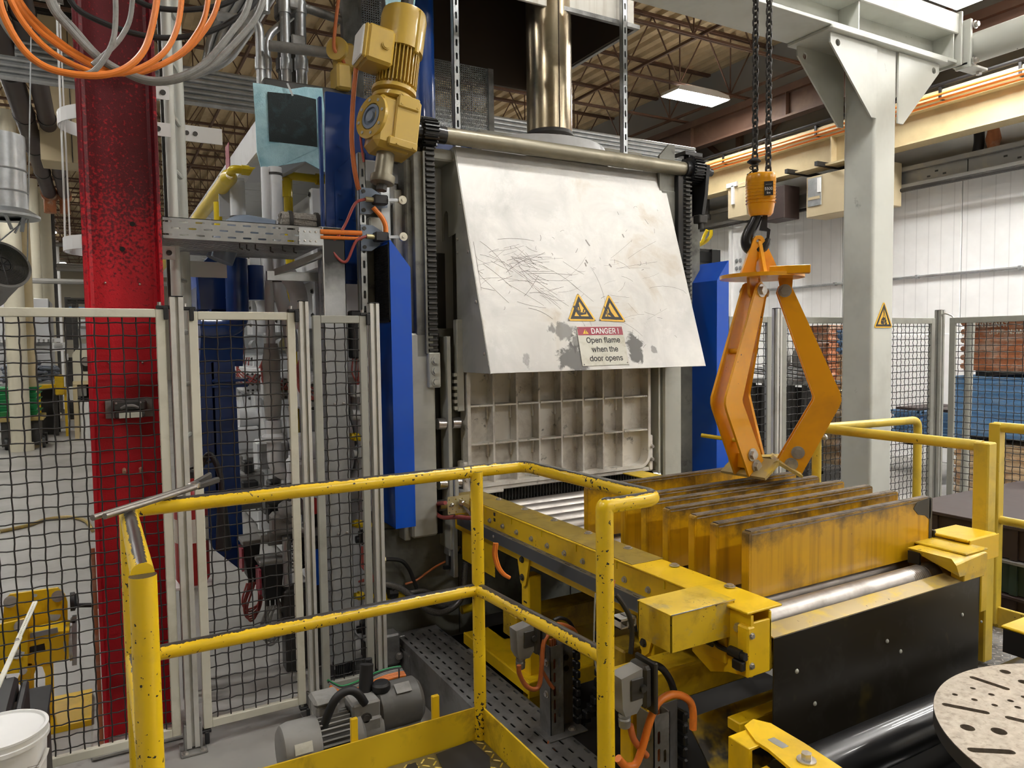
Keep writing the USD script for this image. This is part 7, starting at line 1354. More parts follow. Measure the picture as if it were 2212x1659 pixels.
def loftbody(secs):
    rings = []
    for z, w, d, r in secs:
        c = np.array(rrect(w, d, r).exterior.coords)[:-1]; a = np.arctan2(c[:, 1], c[:, 0]); o = np.argsort(a); ang = np.linspace(-math.pi, math.pi, 49)[:-1]; rad = np.interp(ang, a[o], np.hypot(c[:, 0], c[:, 1])[o], period=2*math.pi)
        rings.append([tp(ub+x, y, z) for x, y in zip(rad*np.cos(ang), rad*np.sin(ang))])
    V = np.vstack(rings+[[tp(ub, 0, secs[0][0])], [tp(ub, 0, secs[-1][0])]]); n = 48; F = []
    i = np.arange(n); j = (i+1) % n
    for s in range(len(secs)-1): F += [np.stack([s*n+i, s*n+j, (s+1)*n+j], 1), np.stack([s*n+i, (s+1)*n+j, (s+1)*n+i], 1)]
    c0 = len(secs)*n; F += [np.stack([np.full(n, c0), j, i], 1), np.stack([np.full(n, c0+1), (len(secs)-1)*n+i, (len(secs)-1)*n+j], 1)]
    m = trimesh.Trimesh(V, np.vstack(F), process=False)
    if m.volume < 0: m.invert()
    return m
hs.add('body', loftbody(secs), M['hoisty'])
rb = []
for k in range(7):
    z = zb0+.058+.016*k; rb.append(loftbody([(z, .130, .102, .04), (z+.004, .142, .110, .042), (z+.008, .130, .102, .04)]))
hs.add('grip_rib', rb, M['hoisty'])
lx0, lx1, lz0, lz1 = (1648-1650)/434., (1665.5-1650)/434., zpx(432), zpx(403)
hs.add('label_plate', place(bx(0, lx1-lx0, lz0, lz1, 0, .004), tp(lx0, -.059, 0), rt, UZ, -vd), M['signk'])
for s, z, h in (('5500', zpx(421), .013), ('lbs', zpx(428.5), .009)):
    g = meshkit.text_mesh(s, h, .001, bold=True); w = g.bounds[1][0]-g.bounds[0][0]; g.apply_translation((-g.bounds[0][0]-w/2, 0, 0)); k_ = min(1, .036/w); g.vertices[:, 0] *= k_
    hs.add('lettering', place(g, tp((lx0+lx1)/2, -.0635, z), rt, UZ, -vd), M['white'], smooth=False)
hs.add('label_rule', place(bx(.006, lx1-lx0-.006, 0, .003, 0, .001), tp(lx0, -.0632, zpx(410)), rt, UZ, -vd), M['greyc'])
HC = lambda u, v, b_=0.: tp((u-1650)/434., b_, zpx(v))
hk = smoothpath([HC(1634, 468), HC(1627, 485), HC(1618, 502), HC(1613, 518), HC(1616, 532), HC(1628, 541), HC(1642, 540), HC(1652, 530), HC(1657, 518)], 6)
hs.add('hook', tube(hk, np.interp(np.linspace(0, 1, len(hk)), [0, .2, .55, .8, 1], [.026, .028, .033, .026, .012]), 16), M['blkg'], label='black forged hook with safety latch')
hs.add('latch', [hullmesh([HC(1645, 470, -.012), HC(1655, 470, -.012), HC(1645, 470, .012), HC(1655, 470, .012), HC(1638, 500, -.01), HC(1654, 503, -.01), HC(1638, 500, .01), HC(1654, 503, .01)]), hullmesh([HC(1654, 495, -.008), HC(1661, 500, -.008), HC(1658, 522, -.006), HC(1653, 520, -.006), HC(1654, 495, .008), HC(1661, 500, .008), HC(1658, 522, .006), HC(1653, 520, .006)])], M['blk'])
hs.add('collar', [lathe(HC(1627, 384), UZ, [(0, 0), (.034, 0), (.034, .010), (0, .010)], 20), lathe(HC(1627, 360), UZ, [(0, 0), (.012, 0), (.033, .012), (.033, .017), (.016, .03), (0, .03)], 20)], M['blk'])
hs.add('spring', tube([HC(1627, 382)+(.020*math.cos(q), .020*math.sin(q), .0042*q) for q in np.linspace(0, 4*2*math.pi*.6, 60)], .0028, 6), M['dark'])
for nm_, u, z0 in (('left', 1629, zpx(380)), ('right', 1656, zpx(386))):
    ls = []; z = z0; k = 0
    while z < 4.15: ls.append(link(tp((u-1650)/434., 0, z), rt*.8+vd*.6 if k % 2 else vd*.8-rt*.6)); z += .029; k += 1
    one('hoist_chain', ls, M['dark'], f'oily dark steel hoist chain, {nm_} strand above the hook block', 'chain', kind=None)
# tongs
tg = Thing('lifting_tongs', 'orange three-armed lifting tongs hanging from the hook above the plates', 'lifting tongs', tp(0, 0, 1.3))
E_ = lambda th: rt*math.cos(th)+vd*math.sin(th)
tri_ = Polygon([(-.125, 2.275), (.075, 2.275), (-.012, 2.455), (-.025, 2.465), (-.048, 2.465), (-.06, 2.45)]).buffer(-.008).buffer(.008, 4)
tri_ = tri_.difference(Point(-.036, 2.435).buffer(.013, 8)).difference(LineString([(-.035, 2.30), (-.03, 2.34)]).buffer(.016, 6))
tg.add('lug_plate', place(prism(tri_, -.012, .012, 'z'), tp(0, 0, 0), rt*.92+vd*.39, UZ, np.cross(rt*.92+vd*.39, UZ)), M['orange'])
tg.add('lug_plate', place(prism(Polygon([(-.09, 2.275), (.09, 2.275), (.02, 2.44), (-.02, 2.44)]).difference(LineString([(0, 2.36), (0, 2.47)]).buffer(.02)), -.008, .008, 'z'), tp(-.03, .0, 0), -vd*.92+rt*.39, UZ, np.cross(-vd*.92+rt*.39, UZ)), M['orange'])
tg.add('round_flange', lathe(tp(-.015, 0, 2.255), UZ, [(0, 0), (.20, 0), (.20, .018), (0, .018)], 40), M['orange'])
tg.add('angle_stop', [place(bx(.02, .20, -.03, .02, 2.262, 2.275, .002), tp(0, -.12, 0), rt, vd, UZ), place(bx(.02, .20, -.045, -.03, 2.262, 2.30, .002), tp(0, -.12, 0), rt, vd, UZ)], M['orange'])
arm = Polygon([(.055, 2.185), (.065, 2.215), (.088, 2.235), (.112, 2.225), (.130, 2.19), (.335, 1.715), (.348, 1.685), (.350, 1.655), (.340, 1.625), (.175, 1.295), (.065, 1.36), (.225, 1.655), (.228, 1.672), (.222, 1.69)])
def tongarm(th, gap, nm_):
    e = E_(th); n = np.cross(e, UZ)
    for s in (-1, 1): tg.add('arm', place(prism(arm, -.006, .006, 'z'), tp(0, 0, 0)+n*s*gap, e, UZ, n), M['orange'], label=nm_)
    tg.add('lug', place(prism(Polygon([(.06, 2.26), (.13, 2.26), (.125, 2.18), (.11, 2.16), (.08, 2.16)]), -.008, .008, 'z'), tp(0, 0, 0), e, UZ, n), M['orange'])
    for r_, z in ((.09, 2.19), (.155, 1.40), (.125, 1.342)): tg.add('bolt', [hexbolt(tp(0, 0, z)+e*r_+n*s*(gap+.006), n*s, .022, .02) for s in (-1, 1)], M['bolt'])
    tg.add('spacer', [cyl(tp(0, 0, 1.9)+e*.21-n*gap, tp(0, 0, 1.9)+e*.21+n*gap, .014, 12), place(bx(.09, .16, 1.33, 1.40, -gap, gap), tp(0, 0, 0), e, UZ, n)], M['orange'])
    pad = Polygon([(.05, 1.372), (.17, 1.300), (.165, 1.288), (.035, 1.362)])
    tg.add('gripping_pad', place(prism(pad, -.13, .13, 'z'), tp(0, 0, 0), e, UZ, n), M['tan'])
tongarm(math.radians(4), .034, None); tongarm(math.radians(234), .040, None); tongarm(math.radians(117), .034, None)
tg.add('handle_bar', cyl(HC(1522, 938, -.12), HC(1598, 946, -.14), .010, 12), M['gas'])
# =============================== RIGHT SIDE ===============================
RZ = 1.45
r1 = Thing('yellow_railing', 'dusty yellow railing corner beside the right end of the plates', 'railing', (3.75, 2.5, .45))
A_, B_, C_, D_ = (3.53, 1.845, RZ), (3.53, 2.74, RZ), (4.36, 2.66, RZ), (4.36, 2.66, .45)
r1.add('top_rail', tube([A_, B_], .026, 20), M['rail2']); r1.add('top_rail', tube(bend([B_, C_, D_], .05), .024, 20), M['rail2'])
r1.add('post', bx(3.495, 3.565, 1.80, 1.87, .45, RZ+.02, .006), M['rail2']); r1.add('post', tube([(3.53, 2.74, .45), (3.53, 2.74, RZ-.01)], .026, 20), M['rail2']); r1.add('bolt', ball((3.545, 2.70, RZ-.05), .018, 2), M['bolt'])
r2 = Thing('yellow_railing', 'yellow railing with mid rail and toe board at the right edge', 'railing', (4.05, 1.5, .45))
r2.add('post', bx(4.02, 4.075, 2.02, 2.075, .45, 1.505, .004), M['rail2']); r2.add('top_rail', tube([(4.05, 2.06, 1.485), (4.05, -.5, 1.485)], .026, 20), M['rail2']); r2.add('mid_rail', tube([(4.05, 2.05, 1.0), (4.05, -.5, 1.0)], .022, 18), M['rail2']); r2.add('toe_board', bx(4.04, 4.06, -.5, 2.06, .43, .54, .003), M['rail2'])
t = Thing('right_platform', 'diamond-plate walkway right of the conveyor', 'platform', (3.9, 1.3, 0))
t.add('floor_plate', bx(3.45, 4.06, -.5, 2.9, .42, .432), M['tray'])
t.add('tread_lug', [place(hullmesh([(-.012, -.003, 0), (.012, -.003, 0), (-.012, .003, 0), (.012, .003, 0), (-.006, 0, .003), (.006, 0, .003)]), (x+.018*(j % 2), y, .432), (math.cos(a), math.sin(a), 0), (-math.sin(a), math.cos(a), 0), (0, 0, 1)) for i, x in enumerate(np.arange(3.47, 4.03, .036)) for j, y in enumerate(np.arange(1.2, 2.1, .03)) for a in ((.8 if (i+j) % 2 else -.8),)], M['steel'], smooth=False, kind='stuff'); t.add('leg', [bx(x, x+.07, y, y+.07, 0, .42) for x in (3.5, 3.95) for y in (-.4, 2.7)], M['dark'])
t = Thing('yellow_bracket', 'bright yellow bracket block at the lower right edge beside the black roller', 'bracket', (3.5, 1.35, .8))
b0, b1 = PY(2167, 1352, 1.45), PY(2212, 1330, 1.45)
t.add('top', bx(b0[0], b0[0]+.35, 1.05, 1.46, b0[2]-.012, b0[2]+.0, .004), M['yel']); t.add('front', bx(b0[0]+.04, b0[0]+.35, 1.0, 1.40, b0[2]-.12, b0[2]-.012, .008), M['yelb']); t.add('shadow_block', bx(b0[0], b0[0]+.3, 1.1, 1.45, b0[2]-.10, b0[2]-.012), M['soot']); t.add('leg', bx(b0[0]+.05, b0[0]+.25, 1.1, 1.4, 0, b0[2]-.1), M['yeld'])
# dark trough and dark stacked bins beyond
a = PY(2005, 1112, 3.05)
t = Thing('dark_trough', 'long dark brown steel trough beyond the yellow cover plates', 'trough', (4.6, 3.1, .7))
q0, q1 = PY(2000, 1165, 3.05), PY(2000, 1132, 3.05)
t.add('front', [bx(3.6, 6.2, 3.05, 3.07, q0[2]-.04, q1[2]+.03, .002), bx(3.6, 6.2, 2.98, 3.06, q0[2]-.06, q0[2]-.05, .002)], M['umber']); t.add('base', bx(3.62, 6.18, 3.07, 3.5, .0, q0[2]-.04, .006), M['umber']); t.add('lip', bx(3.6, 6.2, 2.985, 3.0, q0[2]-.05, q0[2]-.043), M['galv'])
for k in range(4):
    z = .05+.205*k
    t = Thing('dark_bin', f'dark brown ribbed steel bin, {["lowest", "second lowest", "second highest", "topmost"][k]} of the stack behind the right yellow railing', 'bin', (5.2, 2.3, z), 'dark steel bins behind the right railing')
    m_ = M['umber'] if k != 2 else paint('dark_green_bin', (.03, .055, .04), .55, dirt=((.08, .06, .04), 5., .5, .75, .7))
    t.add('body', bx(4.55, 6.0, 1.2, 2.85, z, z+.18, .004), m_); t.add('rim', bx(4.52, 6.03, 1.17, 2.88, z+.18, z+.20, .003), M['galvd'] if k == 2 else M['umber']); t.add('rib', [bx(4.535, 4.555, 1.25+.23*i, 1.29+.23*i, z, z+.18) for i in range(7)], m_)
# right fence
FR = 3.87; X5 = 6.66
xl_ = PY(1572, 700, FR)[0]; xm = PY(1664, 700, FR)[0]
fencepanel(xl_, xm, FR, .1, 2.13, 'grey wire fence panel behind the tongs', 'fenceg', fw=.045)
fencepost(xm+.075, FR, 2.19, 'grey fence post seen between the tong arms', .055, 'alu')
fencepanel(xm+.12, X5-.10, FR, .1, 2.13, 'wide wire fence panel passing behind the gantry post', 'fenceg', fw=.05)
fencepost(X5-.01, FR, 2.20, 'grey corner fence post right of the gantry post', .06, 'fenceg')
fencepanel(1.6, FR-.09, X5, .1, 2.13, 'wire fence panel running towards the camera at the right edge', 'fenceg', along='y', fw=.05)
t = Thing('fence_clamp', 'wire clamp on top of the right corner fence post', 'clamp', (X5-.01, FR-.06, 2.15)); t.add('clamp', [tube([(X5-.01, FR, 2.12), (X5-.03, FR-.05, 2.17), (X5, FR-.10, 2.15), (X5, FR-.12, 2.12)], .008, 8, k=4)], M['bolt'])
one('reflection_bar', cyl(PX(2078, 1130, 7.2)*(1, 1, 0), PX(2098, 690, 7.2), .035, 14), M['fenceg'], 'leaning grey bar shaped after a reflection just behind the right fence panel', 'bar')  # solid bar put in for a leaning grey reflection behind the fence
# crates along the white wall
def crate(x0, x1, y0, y1, z0, z1, mat, lab, ribs=5, group=None, name='steel_crate', foot=True):
    t = Thing(name, lab, 'crate', ((x0+x1)/2, (y0+y1)/2, z0), group)
    f = .07 if foot else 0
    t.add('body', bx(x0+.02, x1-.02, y0+.02, y1-.02, z0+f, z1-.01, .004), M[mat])
    h = (z1-z0-f)
    for i in range(ribs):
        z = z0+f+h*(i+.5)/ribs
        t.add('rib', [hullmesh([(x0+.02, y, z-h*.22/ribs*1.4) for y in (y0, y1)]+[(x0+.02, y, z+h*.22/ribs*1.4) for y in (y0, y1)]+[(x0-.012, y, z+s*h*.10/ribs) for y in (y0, y1) for s in (-1, 1)]), hullmesh([(x, y0+.02, z-h*.3/ribs) for x in (x0, x1)]+[(x, y0+.02, z+h*.3/ribs) for x in (x0, x1)]+[(x, y0-.012, z+s*h*.1/ribs) for x in (x0, x1) for s in (-1, 1)])], M[mat])
    t.add('rim', [bx(x0-.012, x1+.012, y0-.012, y0+.03, z1-.03, z1, .003), bx(x0-.012, x0+.03, y0, y1, z1-.03, z1, .003), bx(x0-.012, x1+.012, y1-.03, y1+.012, z1-.03, z1, .003)], M[mat])
    if foot: t.add('foot', [bx(x0+.1, x1-.1, y, y+.12, z0, z0+f) for y in (y0+.12, (y0+y1)/2-.06, y1-.24)], M['blk'])
    return t
xc = 9.0; ycr = PX(2064, 800, xc)[1]
zz = [PX(2070, v, xc)[2] for v in (1072, 945, 812, 693)]
t = crate(xc, xc+1.2, 2.2, ycr, max(0, zz[0]-.09), zz[1]-.03, 'rusto', 'tan rusty ribbed steel crate, lowest of the tall stack at the right edge', 6)
t = crate(xc, xc+1.2, 2.2, ycr+.03, zz[1]-.03, zz[2], 'lblue', 'pale blue ribbed steel crate, middle of the tall stack at the right edge', 6)
t = crate(xc, xc+1.2, 2.2, ycr-.06, zz[2], zz[3]+.02, 'rust', 'rust-red ribbed steel crate, topmost of the tall stack at the right edge', 6)
for s_, v_, u0_ in (('INTERNAT', 707, 2108), ('JEFF. N. MO.', 722, 2136)):
    q_ = PX(u0_, v_, xc-.02); g_ = meshkit.text_mesh(s_, .05, .002, bold=True); t.add('lettering', place(g_, q_, (0, -1, 0), UZ, (-1, 0, 0)), M['signw'], smooth=False, kind='stuff')
one('loose_sheet', bx(xc-.1, xc+1.3, 2.1, ycr+.0, zz[3]+.021, zz[3]+.035), M['dark'], 'dark sheet lying on the topmost rusty crate', 'sheet')
for k, (u0, u1, v0, v1, x, m, l) in enumerate(((1926, 1985, 884, 965, 10.1, 'lblue', 'blue open steel crate on the floor between gantry post and corner fence post'), (1992, 2056, 888, 972, 9.7, 'lblue', 'blue steel crate on the floor just right of the corner fence post'))):
    a, b_ = PX(u1, v1, x), PX(u0, v0, x); crate(x, x+1.0, a[1], b_[1], max(0, a[2]), b_[2], m, l, 5)
    one('crate_heap', [bx(x+.03, x+.97, a[1]+.05, b_[1]-.05, b_[2]+.002, b_[2]+.04, .005)], M['umber'], l.split(' ')[0]+' crate filling, dark scrap level with the rim '+('left of' if k == 0 else 'right of')+' the corner fence post', 'scrap', kind='stuff')
# rusty stacks behind the tongs
a, b_ = PX(1790, 830, 9.4), PX(1722, 702, 9.4)
zr = [PX(1760, v, 9.4)[2] for v in (832, 785, 740, 702)]
for k in range(3): crate(9.4, 10.4, a[1], b_[1], zr[k], zr[k+1]-.01, 'rust', f'rusty orange ribbed crate, {["lowest", "middle", "topmost"][k]} of the stack behind the right tong arm', 3, foot=False)
a2 = PX(1823, 900, 9.6); b2 = PX(1793, 705, 9.6); zq = [PX(1810, v, 9.6)[2] for v in (905, 830, 765, 712)]
for k in range(3): crate(9.6, 10.5, a2[1], b2[1], max(0, zq[k]), zq[k+1]-.01, ['rusto', 'rusto', 'lblue'][k], f'{["tan", "buff", "blue-grey"][k]} ribbed crate, {["lowest", "middle", "topmost"][k]} of the stack just left of the gantry post', 3, foot=False)
a3, b3 = PX(1820, 1010, 9.3), PX(1716, 838, 9.3)
crate(9.3, 10.3, a3[1], b3[1], 0.0, b3[2], 'rusto', 'tan crate on the floor below the rusty stack behind the right tong arm', 5)
# dark rack of upright bars with a heap on top
xk = 8.3; a, b_ = PX(1752, 1010, xk), PX(1598, 825, xk)
t = Thing('bar_rack', 'dark rack of upright steel bars behind the fence and tongs', 'rack', (xk+.4, (a[1]+b_[1])/2, 0))
zt3 = b_[2]
t.add('bar', [beam((xk+.02*((i*7) % 3), y, .12), (xk+.04*((i*5) % 3)-.02, y+.05*((i % 3)-1), zt3), .05, .045, up=(1, 0, 0)) for i, y in enumerate(np.arange(a[1]+.05, b_[1], .115))], M['dark']); t.add('base', bx(xk-.05, xk+.8, a[1], b_[1], 0, .16), M['dark']); t.add('back', bx(xk+.2, xk+.25, a[1], b_[1], .1, zt3-.05), M['soot']); t.add('top_beam', bx(xk-.04, xk+.6, a[1], b_[1], zt3, zt3+.05), M['galvd'])
t = Thing('flat_bar_pile', 'pile of grey flat bars and discs lying on the dark rack', 'bars', (xk+.2, b_[1]-.5, zt3+.05))
for i in range(8): t.add('flat_bar', beam((xk+.04*i, a[1]+.1, zt3+.08+.02*i), (xk+.05*i+.1, b_[1]-.05*i, zt3+.10+.022*i+.05), .07, .014), M['galv'] if i % 2 else M['dark'])
t.add('disc', [cyl((xk+.3, b_[1]-.5-.3*i, zt3+.35), (xk+.36, b_[1]-.52-.3*i, zt3+.35), .16, 18) for i in range(2)], M['pump'])
# wall column behind the hook
t = Thing('wall_column', 'cream steel wall column with bolted plates behind the hook', 'column', (11.2, PX(1600, 500, 11.2)[1], 0))
ya_, yb_ = PX(1612, 500, 11.25)[1], PX(1586, 500, 11.25)[1]
t.add('web', bx(11.2, 11.42, ya_, yb_, 0, 4.3, .004), M['wallw2']); t.add('flange', [bx(11.15, 11.20, ya_-.05, ya_+.02, 0, 4.3), bx(11.15, 11.2, yb_-.02, yb_+.05, 0, 4.3)], M['wallw2']); t.add('bolt', [hexbolt((11.2, ya_+q, z), (-1, 0, 0), .03, .02) for q in (.1, .2) for z in (3.55, 3.4)], M['galv'])
# =============================== FRONT RIGHT: DISC, ROLLER, BRACKET ===============================
ZD = .82
edge = np.array([PZ(u, v, ZD)[:2] for u, v in ((2018, 1520), (2033, 1478), (2069, 1455), (2123.6, 1439), (2183, 1435.6), (2025, 1548), (2043, 1582), (2074, 1618), (2118, 1659))])
Am = np.c_[2*edge, np.ones(len(edge))]; sol = np.linalg.lstsq(Am, (edge**2).sum(1), rcond=None)[0]; dc = sol[:2]; dr = math.sqrt(sol[2]+dc@dc)
D2 = lambda u, v: tuple(PZ(u, v, ZD)[:2])
dp = Point(*dc).buffer(dr, 48); cuts = []
k_ = 572/2212.
def cr(x, y): return (1640+x*k_, 1230+y*k_)
for (xa_, ya_, xb2, yb2, w) in ((1790, 905, 2060, 995, .013), (1560, 1130, 1890, 1195, .013), (1780, 1508, 2100, 1525, .014), (2090, 1240, 2300, 1290, .013)):
    cuts.append(LineString([D2(*cr(xa_, ya_)), D2(*cr(xb2, yb2))]).buffer(w*.85, 5))
for (x, y, r) in ((2055, 855, .012), (1785, 993, .006), (1635, 1045, .006), (1940, 1045, .0065), (1798, 1088, .0065), (1967, 1134, .0065), (2100, 1098, .0065), (2160, 1152, .0065), (1740, 1322, .014), (2003, 1352, .015), (2210, 940, .012), (2215, 1066, .007)):
    cuts.append(Point(*D2(*cr(x, y))).buffer(r*1.35, 10))
t = Thing('machined_disc', 'large round machined steel disc with slots and tapped holes at the lower right', 'disc', (dc[0], dc[1], ZD-.05))
t.add('disc', prism(dp.difference(unary_union(cuts)), ZD-.045, ZD, 'z'), M['disc'], smooth=25); t.add('hole_floor', lathe((dc[0], dc[1], ZD-.046), UZ, [(0, 0), (dr-.01, 0), (dr-.01, .004), (0, .004)], 48), M['soot'])
t.add('rim_band', prism(Point(*dc).buffer(dr+.0006, 48).difference(Point(*dc).buffer(dr-.004, 48)), ZD-.0455, ZD-.003, 'z'), M['dark'], smooth=25)
t.add('hub', lathe((dc[0], dc[1], .38), UZ, [(0, 0), (dr*.55, 0), (dr*.55, ZD-.43), (0, ZD-.425)], 32), M['soot'])
t = Thing('work_stand', 'black oily stand under the machined disc', 'stand', (dc[0], dc[1], 0)); t.add('base', [bx(dc[0]-.3, dc[0]+.5, dc[1]-.35, dc[1]+.25, 0, .38, .01)], M['sheet']); t.add('tray', bx(1.75, 3.3, .5, 1.62, .30, .33), M['sheet'])
yr = 1.50; p0 = PY(1900, 1605, yr)
t = Thing('black_roller', 'long glossy black roller lying in front of the dark sheet', 'roller', (2.5, yr, p0[2]-.07))
t.add('tube', lathe((1.80, yr, p0[2]), (1, 0, 0), [(0, 0), (.074, 0), (.076, .01), (.076, 1.55), (0, 1.56)], 36), M['blkg']); t.add('journal', [cyl((1.70, yr, p0[2]), (1.80, yr, p0[2]), .025, 16), cyl((3.35, yr, p0[2]), (3.45, yr, p0[2]), .025, 16)], M['steel'])
t = Thing('oily_pan', 'black oily pan with wet glints below the black roller', 'pan', (2.3, 1.3, p0[2]-.2)); t.add('floor', bx(1.75, 3.3, .6, 1.62, p0[2]-.16, p0[2]-.15), M['blkg']); t.add('ridge', [bx(1.95, 3.3, y, y+.02, p0[2]-.15, p0[2]-.10) for y in (1.30, 1.18)], M['sheet'])
zb_ = PY(1650, 1590, 1.45)[2]
U = lambda u, v, z=zb_: PZ(u, v, z)
t = Thing('yellow_strap', 'bright yellow angled strap bracket with large hex bolt at the bottom edge', 'bracket', U(1740, 1640))
outl = [U(*p)[:2] for p in ((1608, 1567), (1627, 1553), (1665, 1562), (1738, 1605), (1840, 1672), (1900, 1720), (1820, 1760), (1745, 1690), (1660, 1618), (1632, 1600))]
t.add('strap', prism(Polygon(outl).buffer(-.003).buffer(.003), zb_-.010, zb_, 'z'), M['yel'], label='strap with a bare scuffed patch')
sc_ = [U(*p)[:2] for p in ((1660, 1598), (1672, 1594), (1690, 1604), (1702, 1612), (1690, 1616), (1672, 1606))]
t.add('bare_patch', prism(Polygon(sc_).buffer(.002), zb_, zb_+.0006, 'z'), M['galv'])
c = U(1742, 1643); t.add('bolt', [cyl(c, c+(0, 0, .004), .026, 28), cyl(c+(0, 0, .004), c+(0, 0, .022), .0145, 6)], M['bolt'])
q = U(1590, 1590)
t.add('upright', [bx(q[0]-.012, q[0]+.0, q[1]-.06, q[1]+.02, zb_-.25, zb_-.012, .002), bx(q[0], q[0]+.075, q[1]+.005, q[1]+.02, zb_-.25, zb_-.012, .002), bx(q[0]-.012, q[0]+.075, q[1]-.06, q[1]+.02, zb_-.016, zb_-.006, .002)], M['yel'])
q2 = U(1625, 1650); t.add('lower_block', [bx(q2[0]-.03, q2[0]+.09, q2[1]-.14, q2[1]+.03, zb_-.07, zb_-.045, .003), bx(q2[0]-.03, q2[0]+.09, q2[1]-.14, q2[1]+.02, zb_-.25, zb_-.07, .003)], M['yel'])
t.add('foot', bx(q[0]-.02, q[0]+.14, q[1]-.2, q[1]+.03, 0, zb_-.25), M['yeld'])
# =============================== FRONT LEFT ===============================
bz = .50
t = Thing('black_bench', 'black-topped low bench at the bottom left corner in front of the fence', 'bench', (-.6, 3.1, 0))
xr_ = PZ(112, 1480, bz)[0]
t.add('top', bx(-1.2, xr_, 2.3, 3.69, bz-.02, bz, .003), M['mat']); t.add('side', [bx(xr_-.03, xr_-.01, 2.35, 3.65, 0, bz-.02), bx(-1.2, xr_-.03, 3.60, 3.65, 0, bz-.02)], M['blk'])
q = PY(16, 1560, 3.2)
t = Thing('tool_case', 'black plastic tool case with latches standing on the bench at the left edge', 'case', (q[0]-.05, 3.2, bz))
t.add('case', [bx(q[0]-.20, q[0]+.02, 2.7, 3.42, bz, bz+.17, .012), bx(q[0]+.03, q[0]+.055, 2.72, 3.40, bz+.01, bz+.15, .006)], M['blk']); t.add('latch', [bx(q[0]+.015, q[0]+.035, y, y+.06, bz+.06, bz+.13, .003) for y in (2.85, 3.2)], M['galv'])
r0, r1_ = PY(76, 1300, 3.35), PY(0, 1468, 2.95)
d = (r1_-r0)/np.linalg.norm(r1_-r0)
t = Thing('folding_ruler', 'pale yellow wooden folding ruler leaning against the black tool case', 'ruler', r1_)
t.add('segment', [beam(r0, r0+(r1_-r0)*.56, .016, .006), beam(r0+(r1_-r0)*.52+(.005, .004, .004), r1_+d*.25+(.005, .004, .004), .016, .006)], M['signw']); t.add('joint', cyl(r0+(r1_-r0)*.54+(0, -.006, 0), r0+(r1_-r0)*.54+(0, .01, 0), .009, 12), M['chrome'])
t.add('tick', [beam(r0+(r1_-r0)*f_+(0, -.0035, .004), r0+(r1_-r0)*f_+(0, -.0035, -.004), .0012, .0012, up=(1, 0, 0)) for f_ in np.arange(.03, .95, .022)], M['signk'])
dp_ = 2.25; r_ = ray(-2, 1578); bc = CAM+r_*dp_
t = Thing('white_bucket', 'white plastic bucket with snap lid at the bottom left corner', 'bucket', (bc[0], bc[1], bz))
Rb = .128; zt_ = bc[2]; hb = max(.12, zt_-bz)
t.add('pail', lathe((bc[0], bc[1], bz), UZ, [(0, 0), (Rb*.86, 0), (Rb*.88, .01), (Rb*.97, hb-.03), (Rb*.97, hb-.01), (0, hb-.01)], 48), M['white'])
t.add('lid', lathe((bc[0], bc[1], zt_-.035), UZ, [(Rb*.98, 0), (Rb*1.03, .0), (Rb*1.03, .012), (Rb*1.0, .014), (Rb*1.0, .028), (Rb*1.02, .030), (Rb*1.02, .037), (Rb*.95, .038), (Rb*.93, .031), (Rb*.90, .030), (0, .031)], 48), M['white'])
t.add('handle', tube([(bc[0]+Rb*1.0*math.cos(q), bc[1]+Rb*1.04*math.sin(q)*.6-.03, zt_-.05-.10*abs(math.sin(q))) for q in np.linspace(-.2, -1.3, 12)], .006, 10), M['white']); t.add('print', [bx(bc[0]+Rb*.6, bc[0]+Rb*.6+.03, bc[1]-Rb*.80, bc[1]-Rb*.79, zt_-.09-.006*i, zt_-.089-.006*i) for i in range(5)], M['greyc'])
# yellow clamp machine behind the fence
yk = 4.5; K = lambda u, v, y=yk: PY(u, v, y)
t = Thing('clamp_machine', 'yellow plate clamp machine with rollers behind the fence at lower left', 'machine', (K(70, 0)[0], yk, 0))
def kp(pts, y0, y1): return prism([(K(*p, (y0+y1)/2)[0], K(*p, (y0+y1)/2)[2]) for p in pts], y0, y1, 'y')
t.add('back_plate', kp([(8, 1322), (10, 1295), (22, 1283), (125, 1269), (140, 1283), (146, 1300), (146, 1400), (5, 1420)], 4.62, 4.64), M['yel'])
t.add('front_plate', kp([(-20, 1352), (0, 1348), (52, 1336), (60, 1350), (60, 1450), (-20, 1458)], 4.38, 4.40), M['yel'])
t.add('body', [kp([(60, 1368), (130, 1352), (150, 1350), (150, 1410), (60, 1425)], 4.42, 4.60)], M['yel']); t.add('opening', kp([(64, 1398), (96, 1390), (98, 1404), (64, 1410)], 4.415, 4.42), M['soot'])
t.add('top_strip', kp([(65, 1368), (124, 1355), (126, 1366), (65, 1378)], 4.41, 4.42), M['galv'])
t.add('roller', [cyl(K(u, v, 4.5), K(u, v, 4.66), .030, 18) for u, v in ((22, 1300), (125, 1288))]+[cyl(K(45, 1352, 4.36), K(45, 1352, 4.5), .03, 18)], M['steel']); t.add('roller_nut', [cyl(K(u, v, 4.60), K(u, v, 4.58), .016, 8) for u, v in ((22, 1306), (128, 1293), (50, 1448))]+[cyl(K(u, v, 4.4), K(u, v, 4.37), .018, 8) for u, v in ((50, 1450), (38, 1410))], M['chrome'])
t.add('disc_plate', [lathe(K(139, 1385, 4.5), (1, 0, 0), [(0, 0), (.085, 0), (.085, .012), (0, .012)], 28), lathe(K(150, 1390, 4.5), (1, 0, .0), [(.05, 0), (.09, 0), (.09, .015), (.05, .015)], 28)], M['galv']); t.add('bar', [beam(K(161, 1330, 4.5), K(161, 1435, 4.5), .022, .03, up=(0, 1, 0)), beam(K(152, 1340, 4.5), K(163, 1340, 4.5), .03, .02)], M['galv'])
